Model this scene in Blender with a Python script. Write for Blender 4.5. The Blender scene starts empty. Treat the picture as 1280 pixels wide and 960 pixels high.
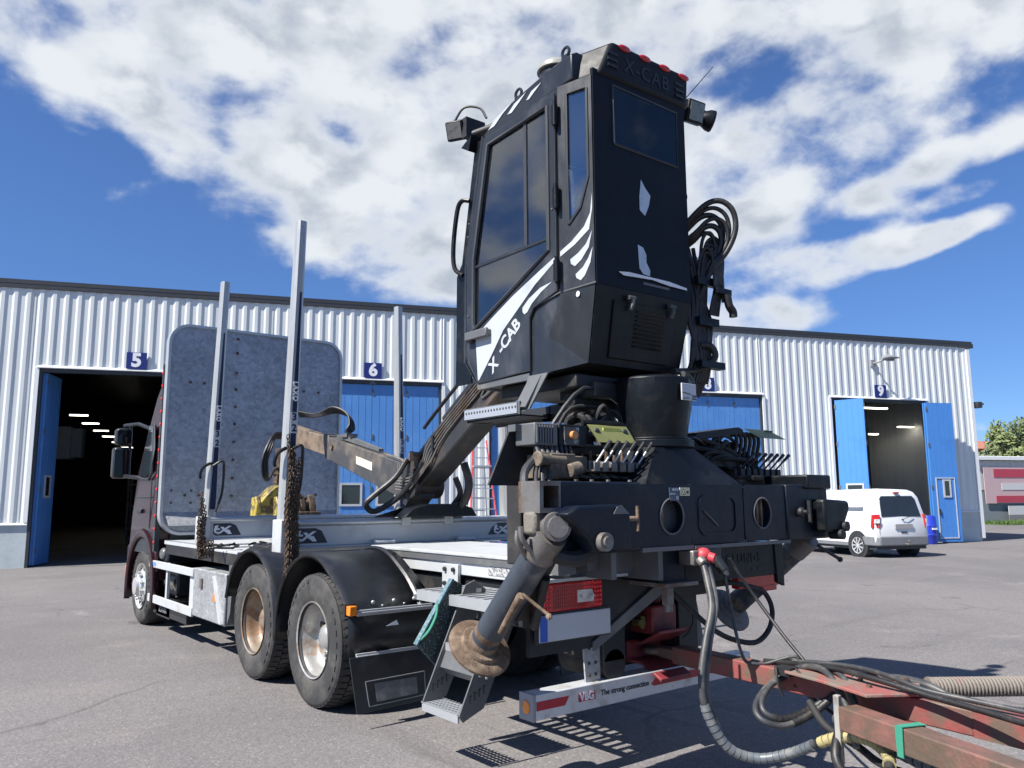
import bpy, bmesh, math, random
from mathutils import Vector, Matrix, Quaternion
random.seed(7)
S = bpy.context.scene
COL = S.collection
R = math.radians

# ---------------------------------------------------------------- camera
cam_d = bpy.data.cameras.new("camera")
cam = bpy.data.objects.new("camera", cam_d)
COL.objects.link(cam)
cam_d.sensor_width = 36.0
cam_d.lens = 36.0 * 991.8 / 1280.0
cam_d.clip_start = 0.05
cam_d.clip_end = 3000
YAW, PITCH, ROLL = 0.66506, 0.14407, -0.00652
Fv = Vector((math.sin(YAW) * math.cos(PITCH), math.cos(YAW) * math.cos(PITCH), math.sin(PITCH)))
Rv = Vector((math.cos(YAW), -math.sin(YAW), 0))
Uv = Rv.cross(Fv)
R2 = Rv * math.cos(ROLL) + Uv * math.sin(ROLL)
U2 = -Rv * math.sin(ROLL) + Uv * math.cos(ROLL)
m = Matrix((R2, U2, -Fv)).transposed().to_4x4()
m.translation = Vector((-4.0819, -6.2417, 1.6419))
cam.matrix_world = m
S.camera = cam

# ---------------------------------------------------------------- sun and sky
SUN_EL, SUN_DOWN = 50.0, 3.0            # shadows run along +X, turned SUN_DOWN degrees towards -Y
sd = Vector((math.cos(R(SUN_DOWN)) * math.cos(R(SUN_EL)), -math.sin(R(SUN_DOWN)) * math.cos(R(SUN_EL)), -math.sin(R(SUN_EL))))
sun_d = bpy.data.lights.new("sun", 'SUN')
sun_d.energy = 5.0
sun_d.angle = R(0.53)
sun_d.color = (1.0, 0.955, 0.89)
sun = bpy.data.objects.new("sun", sun_d)
COL.objects.link(sun)
sun.rotation_euler = sd.to_track_quat('-Z', 'Y').to_euler()
S.view_settings.view_transform = 'Standard'
S.view_settings.look = 'None'
S.view_settings.exposure = 0.95
S.view_settings.gamma = 1.0
S.view_settings.use_curve_mapping = False

W = bpy.data.worlds.new("World")
S.world = W
W.use_nodes = True
nt = W.node_tree
nt.nodes.clear()
def nd(t, typ, **kw):
    n = t.nodes.new(typ)
    for k, v in kw.items():
        setattr(n, k, v)
    return n
def mth(t, op, a, b=None, c=None, clamp=False):
    n = t.nodes.new('ShaderNodeMath'); n.operation = op; n.use_clamp = clamp
    for i, v in enumerate((a, b, c)):
        if v is None: continue
        if isinstance(v, (int, float)): n.inputs[i].default_value = v
        else: t.links.new(v, n.inputs[i])
    return n.outputs[0]
def mixc(t, fac, a, b, mode='MIX'):
    n = t.nodes.new('ShaderNodeMix'); n.data_type = 'RGBA'; n.blend_type = mode
    for sock, v in ((n.inputs[0], fac), (n.inputs[6], a), (n.inputs[7], b)):
        if hasattr(v, 'is_output'): t.links.new(v, sock)
        elif isinstance(v, (int, float)): sock.default_value = v
        else: sock.default_value = (v[0], v[1], v[2], 1)
    return n.outputs[2]
def noise(t, vec, scale, detail=6, rough=.55, dist=0.0):
    n = t.nodes.new('ShaderNodeTexNoise'); n.inputs['Scale'].default_value = scale
    n.inputs['Detail'].default_value = detail; n.inputs['Roughness'].default_value = rough
    n.inputs['Distortion'].default_value = dist
    if vec is not None: t.links.new(vec, n.inputs['Vector'])
    return n.outputs['Fac']
def sstep(t, v, lo, hi):
    n = t.nodes.new('ShaderNodeMapRange'); n.interpolation_type = 'SMOOTHSTEP'
    t.links.new(v, n.inputs[0]); n.inputs[1].default_value = lo; n.inputs[2].default_value = hi
    return n.outputs[0]

sky = nd(nt, 'ShaderNodeTexSky', sky_type='NISHITA', sun_disc=False)
sky.sun_elevation = R(SUN_EL)
sky.sun_rotation = math.atan2(-sd.x, -sd.y)
sky.air_density = 0.85; sky.dust_density = 0.0; sky.ozone_density = 3.0
tc = nd(nt, 'ShaderNodeTexCoord')
sep = nd(nt, 'ShaderNodeSeparateXYZ')
nt.links.new(tc.outputs['Generated'], sep.inputs[0])
azr = mth(nt, 'ARCTAN2', sep.outputs[0], sep.outputs[1])
az = mth(nt, 'MULTIPLY', azr, 57.29578)
el = mth(nt, 'MULTIPLY', mth(nt, 'ARCSINE', sep.outputs[2]), 57.29578)
# cloud banks: (azimuth, elevation, half width, half height, tilt, weight), degrees
banks = [(6.5,27.4,9.5,4.2,-10,.62),(15.5,31.0,23.0,6.6,-8,.92),(24.8,21.6,11.5,6.2,-16,.95),(32.5,19.6,7.5,6.6,0,.75),(36.0,32.2,14.0,8.5,0,.70),
 (51.7,31.0,14.5,7.8,0,.62),(67.5,25.6,7.5,4.8,0,.62),(73.0,30.1,8.0,4.6,0,.62),(56.5,21.8,8.0,4.2,0,.50),(46.0,24.0,5.0,5.0,0,.5),
 (67.3,20.4,6.8,1.4,14,.70),(68.8,18.7,3.0,.7,10,.7),(51.5,17.4,7.2,3.0,0,.86),(59.6,15.2,9.8,1.7,9,.74),
 (67.4,16.3,4.4,1.0,18,.75),(55.0,12.2,8.6,1.3,0,.92),(34.8,15.9,2.0,1.3,0,.5),(8.2,22.6,1.8,.5,0,.2),(69.3,4.3,2.3,.4,0,.5),
 (4.0,16.5,9.0,5.6,0,-.40),(16.0,13.8,8.0,3.2,0,-.30),(64.0,11.5,5.0,2.0,0,-.2),
 (100,20,18,9,0,.6),(130,35,22,9,0,.5),(-38,22,20,9,0,.55),(-80,18,22,6,0,.5),(-130,30,26,10,0,.6),(-165,40,20,9,0,.5)]
tot = None
for (a, e, sa, se, tl, w) in banks:
    da = mth(nt, 'SUBTRACT', az, a); de = mth(nt, 'SUBTRACT', el, e)
    c, s_ = math.cos(R(tl)), math.sin(R(tl))
    u = mth(nt, 'ADD', mth(nt, 'MULTIPLY', da, c / sa), mth(nt, 'MULTIPLY', de, s_ / sa))
    v = mth(nt, 'ADD', mth(nt, 'MULTIPLY', da, -s_ / se), mth(nt, 'MULTIPLY', de, c / se))
    r2 = mth(nt, 'ADD', mth(nt, 'MULTIPLY', u, u), mth(nt, 'MULTIPLY', v, v))
    g = mth(nt, 'MULTIPLY', mth(nt, 'EXPONENT', mth(nt, 'MULTIPLY', mth(nt, 'MULTIPLY', r2, r2), -0.9)), w)
    tot = g if tot is None else mth(nt, 'ADD', tot, g)
tot = mth(nt, 'MINIMUM', tot, 1.0)
mp = nd(nt, 'ShaderNodeMapping'); mp.inputs['Scale'].default_value = (1, 1, 1.55); mp.inputs['Location'].default_value = (.31, .12, .2)
nt.links.new(tc.outputs['Generated'], mp.inputs[0])
n1 = noise(nt, mp.outputs[0], 9.0, 10, .56, .1)
n2 = noise(nt, mp.outputs[0], 3.4, 2, .5)
# puffs: smooth cell distance gives the rounded heads of cumulus
vo = nt.nodes.new('ShaderNodeTexVoronoi'); vo.feature = 'SMOOTH_F1'; vo.inputs['Scale'].default_value = 11.; vo.inputs['Smoothness'].default_value = .6
wob = nt.nodes.new('ShaderNodeMixRGB'); wob.inputs[0].default_value = .10
nz = nt.nodes.new('ShaderNodeTexNoise'); nz.inputs['Scale'].default_value = 12; nz.inputs['Detail'].default_value = 5
nt.links.new(mp.outputs[0], nz.inputs[0]); nt.links.new(mp.outputs[0], wob.inputs[1]); nt.links.new(nz.outputs['Color'], wob.inputs[2]); nt.links.new(wob.outputs[0], vo.inputs['Vector'])
puff = mth(nt, 'SUBTRACT', .42, vo.outputs['Distance'])
detail = mth(nt, 'ADD', mth(nt, 'MULTIPLY', mth(nt, 'SUBTRACT', n1, .5), 1.9), mth(nt, 'MULTIPLY', puff, 1.0))
detail = mth(nt, 'ADD', detail, mth(nt, 'MULTIPLY', mth(nt, 'SUBTRACT', n2, .5), .6))
dens = mth(nt, 'ADD', tot, detail)
cov = sstep(nt, dens, .24, .90)
thick = sstep(nt, dens, .60, 1.20)
n3 = noise(nt, mp.outputs[0], 6.0, 6, .55)
shade = mth(nt, 'MULTIPLY', thick, sstep(nt, mth(nt, 'SUBTRACT', n3, mth(nt, 'MULTIPLY', puff, .55)), .40, .60))
ccol = mixc(nt, shade, (6.3, 6.6, 6.95), (3.7, 4.15, 4.75))
tint = mixc(nt, sstep(nt, el, 0., 26.), (.44, .61, .88), (.62, .82, 1.12))
warm = mixc(nt, 1.0, sky.outputs[0], tint, 'MULTIPLY')
final = mixc(nt, mth(nt, 'MULTIPLY', cov, .97), warm, ccol)
bg = nd(nt, 'ShaderNodeBackground'); bg.inputs[1].default_value = 0.069
nt.links.new(final, bg.inputs[0])
wo = nd(nt, 'ShaderNodeOutputWorld')
nt.links.new(bg.outputs[0], wo.inputs[0])
try:
    W.cycles.sampling_method = 'MANUAL'; W.cycles.sample_map_resolution = 512
except Exception:
    pass
try:
    S.cycles.max_bounces = 8; S.cycles.transparent_max_bounces = 12
except Exception:
    pass

# ---------------------------------------------------------------- materials
MATS = {}
def M(name, col, rough=.5, metal=0., col2=None, s=3., lo=.5, hi=.68, var=.18, bump=0., bs=70., coat=0., emit=0., stretch=None, fine=0., rv=.12, spec=.5):
    if name in MATS: return MATS[name]
    mat = bpy.data.materials.new(name); mat.use_nodes = True
    t = mat.node_tree; b = t.nodes['Principled BSDF']
    tcn = nd(t, 'ShaderNodeTexCoord'); vec = tcn.outputs['Object']
    if stretch:
        mpn = nd(t, 'ShaderNodeMapping'); mpn.inputs['Scale'].default_value = stretch
        t.links.new(vec, mpn.inputs[0]); vec = mpn.outputs[0]
    c = col
    if col2 is not None:
        c = mixc(t, sstep(t, noise(t, vec, s, 8, .62), lo, hi), col, col2)
    v = mth(t, 'ADD', mth(t, 'MULTIPLY', noise(t, vec, s * 2.3, 6, .6), 2 * var), 1 - var)
    if fine: v = mth(t, 'ADD', v, mth(t, 'MULTIPLY', mth(t, 'SUBTRACT', noise(t, vec, bs * 2, 2, .5), .5), fine))
    vm = nd(t, 'ShaderNodeCombineXYZ')
    for i in range(3): t.links.new(v, vm.inputs[i])
    c = mixc(t, 1.0, c, vm.outputs[0], 'MULTIPLY')
    t.links.new(c, b.inputs['Base Color'])
    b.inputs['Metallic'].default_value = metal
    rr = mth(t, 'ADD', mth(t, 'MULTIPLY', mth(t, 'SUBTRACT', noise(t, vec, s * 4, 5, .6), .5), 2 * rv), rough, clamp=True)
    t.links.new(rr, b.inputs['Roughness'])
    b.inputs['Coat Weight'].default_value = coat; b.inputs['Coat Roughness'].default_value = .08
    b.inputs['Specular IOR Level'].default_value = spec
    if bump:
        bn = nd(t, 'ShaderNodeBump'); bn.inputs['Strength'].default_value = bump; bn.inputs['Distance'].default_value = .01
        t.links.new(noise(t, vec, bs, 4, .6), bn.inputs['Height']); t.links.new(bn.outputs[0], b.inputs['Normal'])
    if emit:
        b.inputs['Emission Color'].default_value = (col[0], col[1], col[2], 1); b.inputs['Emission Strength'].default_value = emit
    MATS[name] = mat
    return mat

def glassmat(name, tint, refl=.08, rough=.02):
    mat = bpy.data.materials.new(name); mat.use_nodes = True
    t = mat.node_tree; t.nodes.clear()
    o = nd(t, 'ShaderNodeOutputMaterial')
    tr = nd(t, 'ShaderNodeBsdfTransparent'); tr.inputs[0].default_value = (*tint, 1)
    gl = nd(t, 'ShaderNodeBsdfGlossy'); gl.inputs[1].default_value = rough; gl.inputs[0].default_value = (.9, .92, .95, 1)
    fr = nd(t, 'ShaderNodeFresnel'); fr.inputs[0].default_value = 1.5
    df = nd(t, 'ShaderNodeBsdfDiffuse'); df.inputs[0].default_value = (.24, .26, .28, 1)
    tcn = nd(t, 'ShaderNodeTexCoord')
    dirt = mth(t, 'MULTIPLY', sstep(t, noise(t, tcn.outputs['Object'], 1.6, 3, .5), .35, .8), .06)
    ms = nd(t, 'ShaderNodeMixShader'); t.links.new(mth(t, 'ADD', fr.outputs[0], refl - .04, clamp=True), ms.inputs[0])
    t.links.new(tr.outputs[0], ms.inputs[1]); t.links.new(gl.outputs[0], ms.inputs[2])
    m2 = nd(t, 'ShaderNodeMixShader'); t.links.new(dirt, m2.inputs[0])
    t.links.new(ms.outputs[0], m2.inputs[1]); t.links.new(df.outputs[0], m2.inputs[2])
    t.links.new(m2.outputs[0], o.inputs[0])
    return mat

def galvmat(name, base=(.36, .39, .43), metal=.55, rough=.42, vs=26.):
    mat = bpy.data.materials.new(name); mat.use_nodes = True
    t = mat.node_tree; b = t.nodes['Principled BSDF']
    tcn = nd(t, 'ShaderNodeTexCoord'); vec = tcn.outputs['Object']
    vo = nd(t, 'ShaderNodeTexVoronoi'); vo.inputs['Scale'].default_value = vs
    nm = nd(t, 'ShaderNodeMixRGB'); nm.inputs[0].default_value = .05
    nx = nd(t, 'ShaderNodeTexNoise'); nx.inputs['Scale'].default_value = 9; t.links.new(vec, nx.inputs[0])
    t.links.new(vec, nm.inputs[1]); t.links.new(nx.outputs['Color'], nm.inputs[2]); t.links.new(nm.outputs[0], vo.inputs['Vector'])
    sp = nd(t, 'ShaderNodeSeparateColor'); t.links.new(vo.outputs['Color'], sp.inputs[0])
    v = mth(t, 'ADD', mth(t, 'MULTIPLY', sp.outputs[0], .26), .68)
    v = mth(t, 'ADD', v, mth(t, 'MULTIPLY', mth(t, 'SUBTRACT', noise(t, vec, 1.6, 7, .62), .5), .75))
    mpn = nd(t, 'ShaderNodeMapping'); mpn.inputs['Scale'].default_value = (3.0, 3.0, 16.); mpn.inputs['Rotation'].default_value = (0, .35, 0); t.links.new(vec, mpn.inputs[0])
    v = mth(t, 'ADD', v, mth(t, 'MULTIPLY', sstep(t, noise(t, mpn.outputs[0], 2.2, 7, .70), .57, .70), .50))
    v = mth(t, 'SUBTRACT', v, mth(t, 'MULTIPLY', sstep(t, noise(t, vec, 3.4, 6, .7, .8), .60, .74), .30))
    cx = nd(t, 'ShaderNodeCombineXYZ')
    for i in range(3): t.links.new(v, cx.inputs[i])
    t.links.new(mixc(t, 1., base, cx.outputs[0], 'MULTIPLY'), b.inputs['Base Color'])
    b.inputs['Metallic'].default_value = metal
    t.links.new(mth(t, 'ADD', mth(t, 'MULTIPLY', sp.outputs[1], .22), rough), b.inputs['Roughness'])
    return mat
# ---------------------------------------------------------------- materials in use
BLACK = M('black_paint', (.004, .006, .009), .42, col2=(.022, .021, .019), s=3.6, lo=.50, hi=.72, bump=.10, bs=70, spec=.26, var=.4, rv=.25)
CABBLK = M('cab_paint', (.019, .022, .027), .34, col2=(.072, .075, .080), s=2.4, lo=.50, hi=.78, coat=.12, spec=.4, var=.3, rv=.2, stretch=(1, 1, .45))
BLUEBLK = M('blue_black_paint', (.004, .008, .018), .40, col2=(.026, .025, .023), s=3.4, lo=.50, hi=.74, bump=.12, bs=60, spec=.28, var=.4, rv=.25)
PLAST = M('black_plastic', (.016, .018, .021), .34, col2=(.07, .07, .072), s=3.5, lo=.55, hi=.85, bump=.08, bs=60, var=.25)
RUB = M('rubber', (.018, .018, .019), .75, col2=(.055, .052, .048), s=4, lo=.48, hi=.75, bump=.2, bs=90)
DUSTRUB = M('dusty_rubber', (.030, .030, .031), .8, col2=(.085, .08, .073), s=5, lo=.42, hi=.75, bump=.15, bs=110)
HOSE = M('hose_rubber', (.014, .014, .015), .5, col2=(.06, .056, .052), s=7, lo=.48, hi=.75, bump=.15, bs=60)
GREYHOSE = M('grey_hose', (.036, .039, .043), .5, col2=(.12, .115, .105), s=6, lo=.45, hi=.7, bump=.1, bs=60)
ALU = M('aluminium', (.47, .49, .51), .38, .5, col2=(.42, .42, .41), s=3, lo=.5, hi=.8, var=.12, bump=.03, bs=40)
ALUW = M('pale_aluminium', (.50, .52, .53), .45, .2, col2=(.36, .35, .33), s=2.6, lo=.52, hi=.8, var=.1, bump=.04, bs=50)
STEEL = M('dirty_steel', (.20, .19, .18), .5, .5, col2=(.13, .085, .055), s=5, lo=.45, hi=.7, bump=.2, bs=60, var=.3)
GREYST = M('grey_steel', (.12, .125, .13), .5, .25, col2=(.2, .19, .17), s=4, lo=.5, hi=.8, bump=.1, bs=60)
DKST = M('dark_chassis', (.018, .019, .021), .55, .1, col2=(.06, .054, .047), s=4, lo=.5, hi=.75, bump=.15, bs=60)
RUST = M('rust', (.10, .065, .042), .85, .1, col2=(.22, .165, .115), s=9, lo=.4, hi=.66, bump=.5, bs=60, var=.35)
DKRUST = M('dark_rust', (.06, .042, .03), .8, .15, col2=(.13, .085, .055), s=16, lo=.42, hi=.62, bump=.5, bs=80, var=.4)
LEG = M('worn_leg_paint', (.045, .056, .072), .42, .1, col2=(.15, .15, .15), s=7, lo=.52, hi=.70, bump=.15, bs=60, var=.3, stretch=(1, 1, .6))
GALV = galvmat('galvanised_sheet', (.36, .40, .46), .5, .45)
GALVB = galvmat('galvanised_box', (.42, .43, .44), .45, .45, 40.)
ALUSTK = M('stake_aluminium', (.44, .45, .45), .42, .45, col2=(.36, .36, .34), s=10, lo=.45, hi=.75, var=.2, bump=.15, bs=50, stretch=(1, 1, .12))
NAVY = M('navy_sticker', (.012, .022, .06), .35)
WHITE = M('white_print', (.74, .76, .78), .4, col2=(.6, .6, .6), s=6, lo=.55, hi=.8, var=.06)
MAROON = M('maroon_paint', (.024, .006, .010), .30, .1, col2=(.032, .015, .017), s=2, lo=.6, hi=.95, coat=.25, spec=.4,  var=.05, rv=.03)
REDP = M('worn_red_paint', (.23, .06, .055), .6, 0, col2=(.12, .085, .062), s=6, lo=.38, hi=.60, bump=.25, bs=50, var=.3)
DKRED = M('coupling_red', (.20, .03, .034), .5, 0, col2=(.05, .03, .026), s=5, lo=.5, hi=.72, bump=.2, bs=50, var=.25)
BRAKERED = M('coupling_cap_red', (.5, .05, .06), .5)
BROWNP = M('brown_red_steel', (.20, .095, .075), .6, .1, col2=(.11, .08, .058), s=5, lo=.36, hi=.60, bump=.35, bs=50, var=.3)
YEL = M('yellow_paint', (.40, .31, .05), .5, 0, col2=(.08, .065, .045), s=8, lo=.40, hi=.58, bump=.25, bs=50, var=.2)
LENSR = M('red_lens', (.42, .008, .012), .15, coat=.5, var=.2)
LENSRL = M('red_lens_cells', (.78, .025, .03), .2, coat=.4, var=.15, s=20)
LENSA = M('amber_lens', (.75, .22, .02), .2, coat=.4)
LENSW = M('clear_lens', (.6, .6, .58), .12, .2, col2=(.3, .3, .3), s=30, coat=.5)
LAMPG = M('lamp_glass', (.15, .155, .155), .2, .2, col2=(.09, .09, .09), s=20, coat=.4)
RIMS = M('silver_rim', (.40, .40, .385), .38, .5, col2=(.28, .19, .12), s=6, lo=.52, hi=.70, var=.15, bump=.1, bs=40)
RIMR = M('rusty_rim', (.27, .23, .18), .5, .3, col2=(.20, .12, .07), s=6, lo=.42, hi=.62, var=.25, bump=.2, bs=40)
SIGNY = M('yellow_label', (.20, .21, .075), .45, col2=(.22, .23, .10), s=9, lo=.48, hi=.68)
CREAM = M('cream_label', (.62, .60, .48), .5, col2=(.4, .38, .3), s=20)
PLATE = M('number_plate', (.48, .50, .52), .4, var=.05)
EUBLUE = M('blue_strip', (.03, .10, .45), .4)
SPECK = M('speckled_rubber', (.02, .028, .03), .75, col2=(.10, .20, .22), s=75, lo=.52, hi=.62, bump=.35, bs=90, var=.2)
SUNTEAL = M('sunlit_teal_edge', (.06, .13, .16), .8, col2=(.16, .23, .24), s=60, lo=.45, hi=.6, bump=.3, bs=90)  # pad rubber in a lighter tone, so its outward edge reads as sunlit
GREENS = M('green_strap', (.04, .24, .16), .6)
DARKG = glassmat('tinted_glass', (.22, .25, .28), .05)
CLEARG = glassmat('cab_glass', (.84, .87, .88), .16)
VANW = M('white_van_paint', (.66, .67, .68), .25, coat=.5, var=.03, s=1)
VANG = M('grey_bumper', (.16, .17, .18), .5)
BLUED = M('blue_door_paint', (.072, .220, .52), .45, col2=(.095, .255, .56), s=1.1, lo=.4, hi=.7, var=.08, bump=.03, bs=8, rv=.06)
BLUEW = M('worn_blue_door', (.060, .215, .56), .45, col2=(.035, .14, .44), s=1.6, lo=.5, hi=.85, var=.08, bump=.03, bs=8)
SIGNB = M('sign_blue', (.010, .022, .16), .4, var=.05)
SHEET = M('white_sheet', (.64, .67, .67), .42, col2=(.55, .58, .575), s=.8, lo=.4, hi=.75, var=.06, stretch=(6, 6, .4), coat=.1)
PLINTH = M('plinth_grey', (.46, .52, .53), .6, col2=(.36, .40, .40), s=1.2, lo=.45, hi=.75, var=.1, bump=.1, bs=30)
TRIM = M('white_trim', (.72, .74, .74), .4, var=.06)
FASCIA = M('dark_fascia', (.035, .038, .042), .45, var=.15)
DKFR = M('dark_frame', (.03, .034, .04), .5)
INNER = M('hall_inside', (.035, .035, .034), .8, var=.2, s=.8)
CONC = M('hall_concrete', (.16, .155, .15), .7, col2=(.09, .09, .088), s=.8, lo=.45, hi=.7)
TUBEL = M('lit_tube', (1., .93, .78), .5, emit=4.0, var=0.0)
GREYPL = M('grey_plastic', (.24, .25, .26), .5)
SEATM = M('seat_fabric', (.05, .05, .055), .9)

# ---------------------------------------------------------------- mesh helpers
def cat(pts, n=6):
    pts = [Vector(p) for p in pts]
    if len(pts) < 3: return pts
    out = []
    P = [pts[0] * 2 - pts[1]] + pts + [pts[-1] * 2 - pts[-2]]
    for i in range(1, len(P) - 2):
        p0, p1, p2, p3 = P[i - 1], P[i], P[i + 1], P[i + 2]
        for k in range(n):
            t = k / n
            out.append(.5 * ((2 * p1) + (p2 - p0) * t + (2 * p0 - 5 * p1 + 4 * p2 - p3) * t * t + (3 * p1 - p0 - 3 * p2 + p3) * t ** 3))
    out.append(pts[-1])
    return out

class MB:
    def __init__(self): self.v = []; self.f = []; self.c = []
    def add(self, vs, fs):
        b = len(self.v); self.c.append((b, len(vs), len(self.f), len(fs))); self.v += [tuple(x) for x in vs]; self.f += [tuple(b + i for i in f) for f in fs]; return self
    def box(self, x0, x1, y0, y1, z0, z1):
        vs = [(x0,y0,z0),(x1,y0,z0),(x1,y1,z0),(x0,y1,z0),(x0,y0,z1),(x1,y0,z1),(x1,y1,z1),(x0,y1,z1)]
        return self.add(vs, [(0,3,2,1),(4,5,6,7),(0,1,5,4),(1,2,6,5),(2,3,7,6),(3,0,4,7)])
    def beam(self, p0, p1, w, h, up=(0, 0, 1), w1=None, h1=None):
        p0, p1 = Vector(p0), Vector(p1); d = (p1 - p0).normalized(); u = Vector(up)
        s = d.cross(u).normalized(); u = s.cross(d).normalized()
        w1 = w if w1 is None else w1; h1 = h if h1 is None else h1
        vs = []
        for p, a, b in ((p0, w, h), (p1, w1, h1)):
            vs += [p - s * a / 2 - u * b / 2, p + s * a / 2 - u * b / 2, p + s * a / 2 + u * b / 2, p - s * a / 2 + u * b / 2]
        return self.add(vs, [(0,3,2,1),(4,5,6,7),(0,1,5,4),(1,2,6,5),(2,3,7,6),(3,0,4,7)])
    def prism(self, pts, vec):
        n = len(pts); vec = Vector(vec); pts = [Vector(p) for p in pts]
        nn = Vector((0, 0, 0))
        for i in range(n): nn += pts[i].cross(pts[(i + 1) % n])
        if nn.dot(vec) > 0: pts = pts[::-1]
        vs = pts + [p + vec for p in pts]
        fs = [tuple(range(n)), tuple(range(2 * n - 1, n - 1, -1))]
        fs += [(i, n + i, n + (i + 1) % n, (i + 1) % n) for i in range(n)]
        fs = [f[::-1] if False else f for f in fs]
        return self.add(vs, fs)
    def tube(self, pts, r, n=8, smooth=5, caps=True):
        P = cat(pts, smooth) if smooth else [Vector(p) for p in pts]
        m = len(P); rr = r if callable(r) else (lambda t: r)
        T = [(P[min(i + 1, m - 1)] - P[max(i - 1, 0)]).normalized() for i in range(m)]
        a = T[0].orthogonal().normalized(); vs = []; fs = []
        for i in range(m):
            a = (a - T[i] * a.dot(T[i])).normalized(); b = T[i].cross(a); q = rr(i / (m - 1))
            for k in range(n):
                an = 2 * math.pi * k / n
                vs.append(P[i] + a * math.cos(an) * q + b * math.sin(an) * q)
        for i in range(m - 1):
            for k in range(n):
                k2 = (k + 1) % n
                fs.append((i * n + k, i * n + k2, (i + 1) * n + k2, (i + 1) * n + k))
        if caps: fs += [tuple(range(n - 1, -1, -1)), tuple((m - 1) * n + k for k in range(n))]
        return self.add(vs, fs)
    def cyl(self, p0, p1, r0, r1=None, n=20):
        r1 = r0 if r1 is None else r1
        p0, p1 = Vector(p0), Vector(p1); d = (p1 - p0).normalized(); a = d.orthogonal().normalized(); b = d.cross(a)
        vs = []
        for p, r in ((p0, r0), (p1, r1)):
            for k in range(n):
                an = 2 * math.pi * k / n; vs.append(p + a * math.cos(an) * r + b * math.sin(an) * r)
        fs = [(k, (k + 1) % n, n + (k + 1) % n, n + k) for k in range(n)] + [tuple(range(n - 1, -1, -1)), tuple(range(n, 2 * n))]
        return self.add(vs, fs)
    def lathe(self, prof, c, ax, n=40, close=False):
        """prof: (radius, height along ax)"""
        c, ax = Vector(c), Vector(ax).normalized(); a = ax.orthogonal().normalized(); b = ax.cross(a)
        vs = []; fs = []; m = len(prof)
        for (r, h) in prof:
            for k in range(n):
                an = 2 * math.pi * k / n; vs.append(c + ax * h + a * math.cos(an) * r + b * math.sin(an) * r)
        for i in range(m if close else m - 1):
            j = (i + 1) % m
            for k in range(n):
                k2 = (k + 1) % n
                fs.append((i * n + k, i * n + k2, j * n + k2, j * n + k))
        return self.add(vs, fs)
    def ell(self, c, rx, ry, rz, nu=20, nv=10, rot=None):
        c = Vector(c); vs = []; fs = []
        for i in range(nv + 1):
            th = math.pi * i / nv
            for k in range(nu):
                ph = 2 * math.pi * k / nu
                q = Vector((rx * math.sin(th) * math.cos(ph), ry * math.sin(th) * math.sin(ph), rz * math.cos(th)))
                if rot: q = rot @ q
                vs.append(c + q)
        for i in range(nv):
            for k in range(nu):
                k2 = (k + 1) % nu
                fs.append((i * nu + k, (i + 1) * nu + k, (i + 1) * nu + k2, i * nu + k2))
        return self.add(vs, fs)
    def ring(self, outer, inner):
        n = len(outer)
        return self.add(list(outer) + list(inner), [(i, (i + 1) % n, n + (i + 1) % n, n + i) for i in range(n)])
    def quad(self, *p):
        return self.add(p, [tuple(range(len(p)))])
    def torus(self, c, ax, R_, r, n=20, k=8, a0=0., a1=2 * math.pi):
        c, ax = Vector(c), Vector(ax).normalized(); a = ax.orthogonal().normalized(); b = ax.cross(a)
        full = abs(a1 - a0) > 6.28
        pts = [c + (a * math.cos(a0 + (a1 - a0) * i / n) + b * math.sin(a0 + (a1 - a0) * i / n)) * R_ for i in range(n + 1)]
        return self.tube(pts, r, k, 0, not full)

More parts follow.
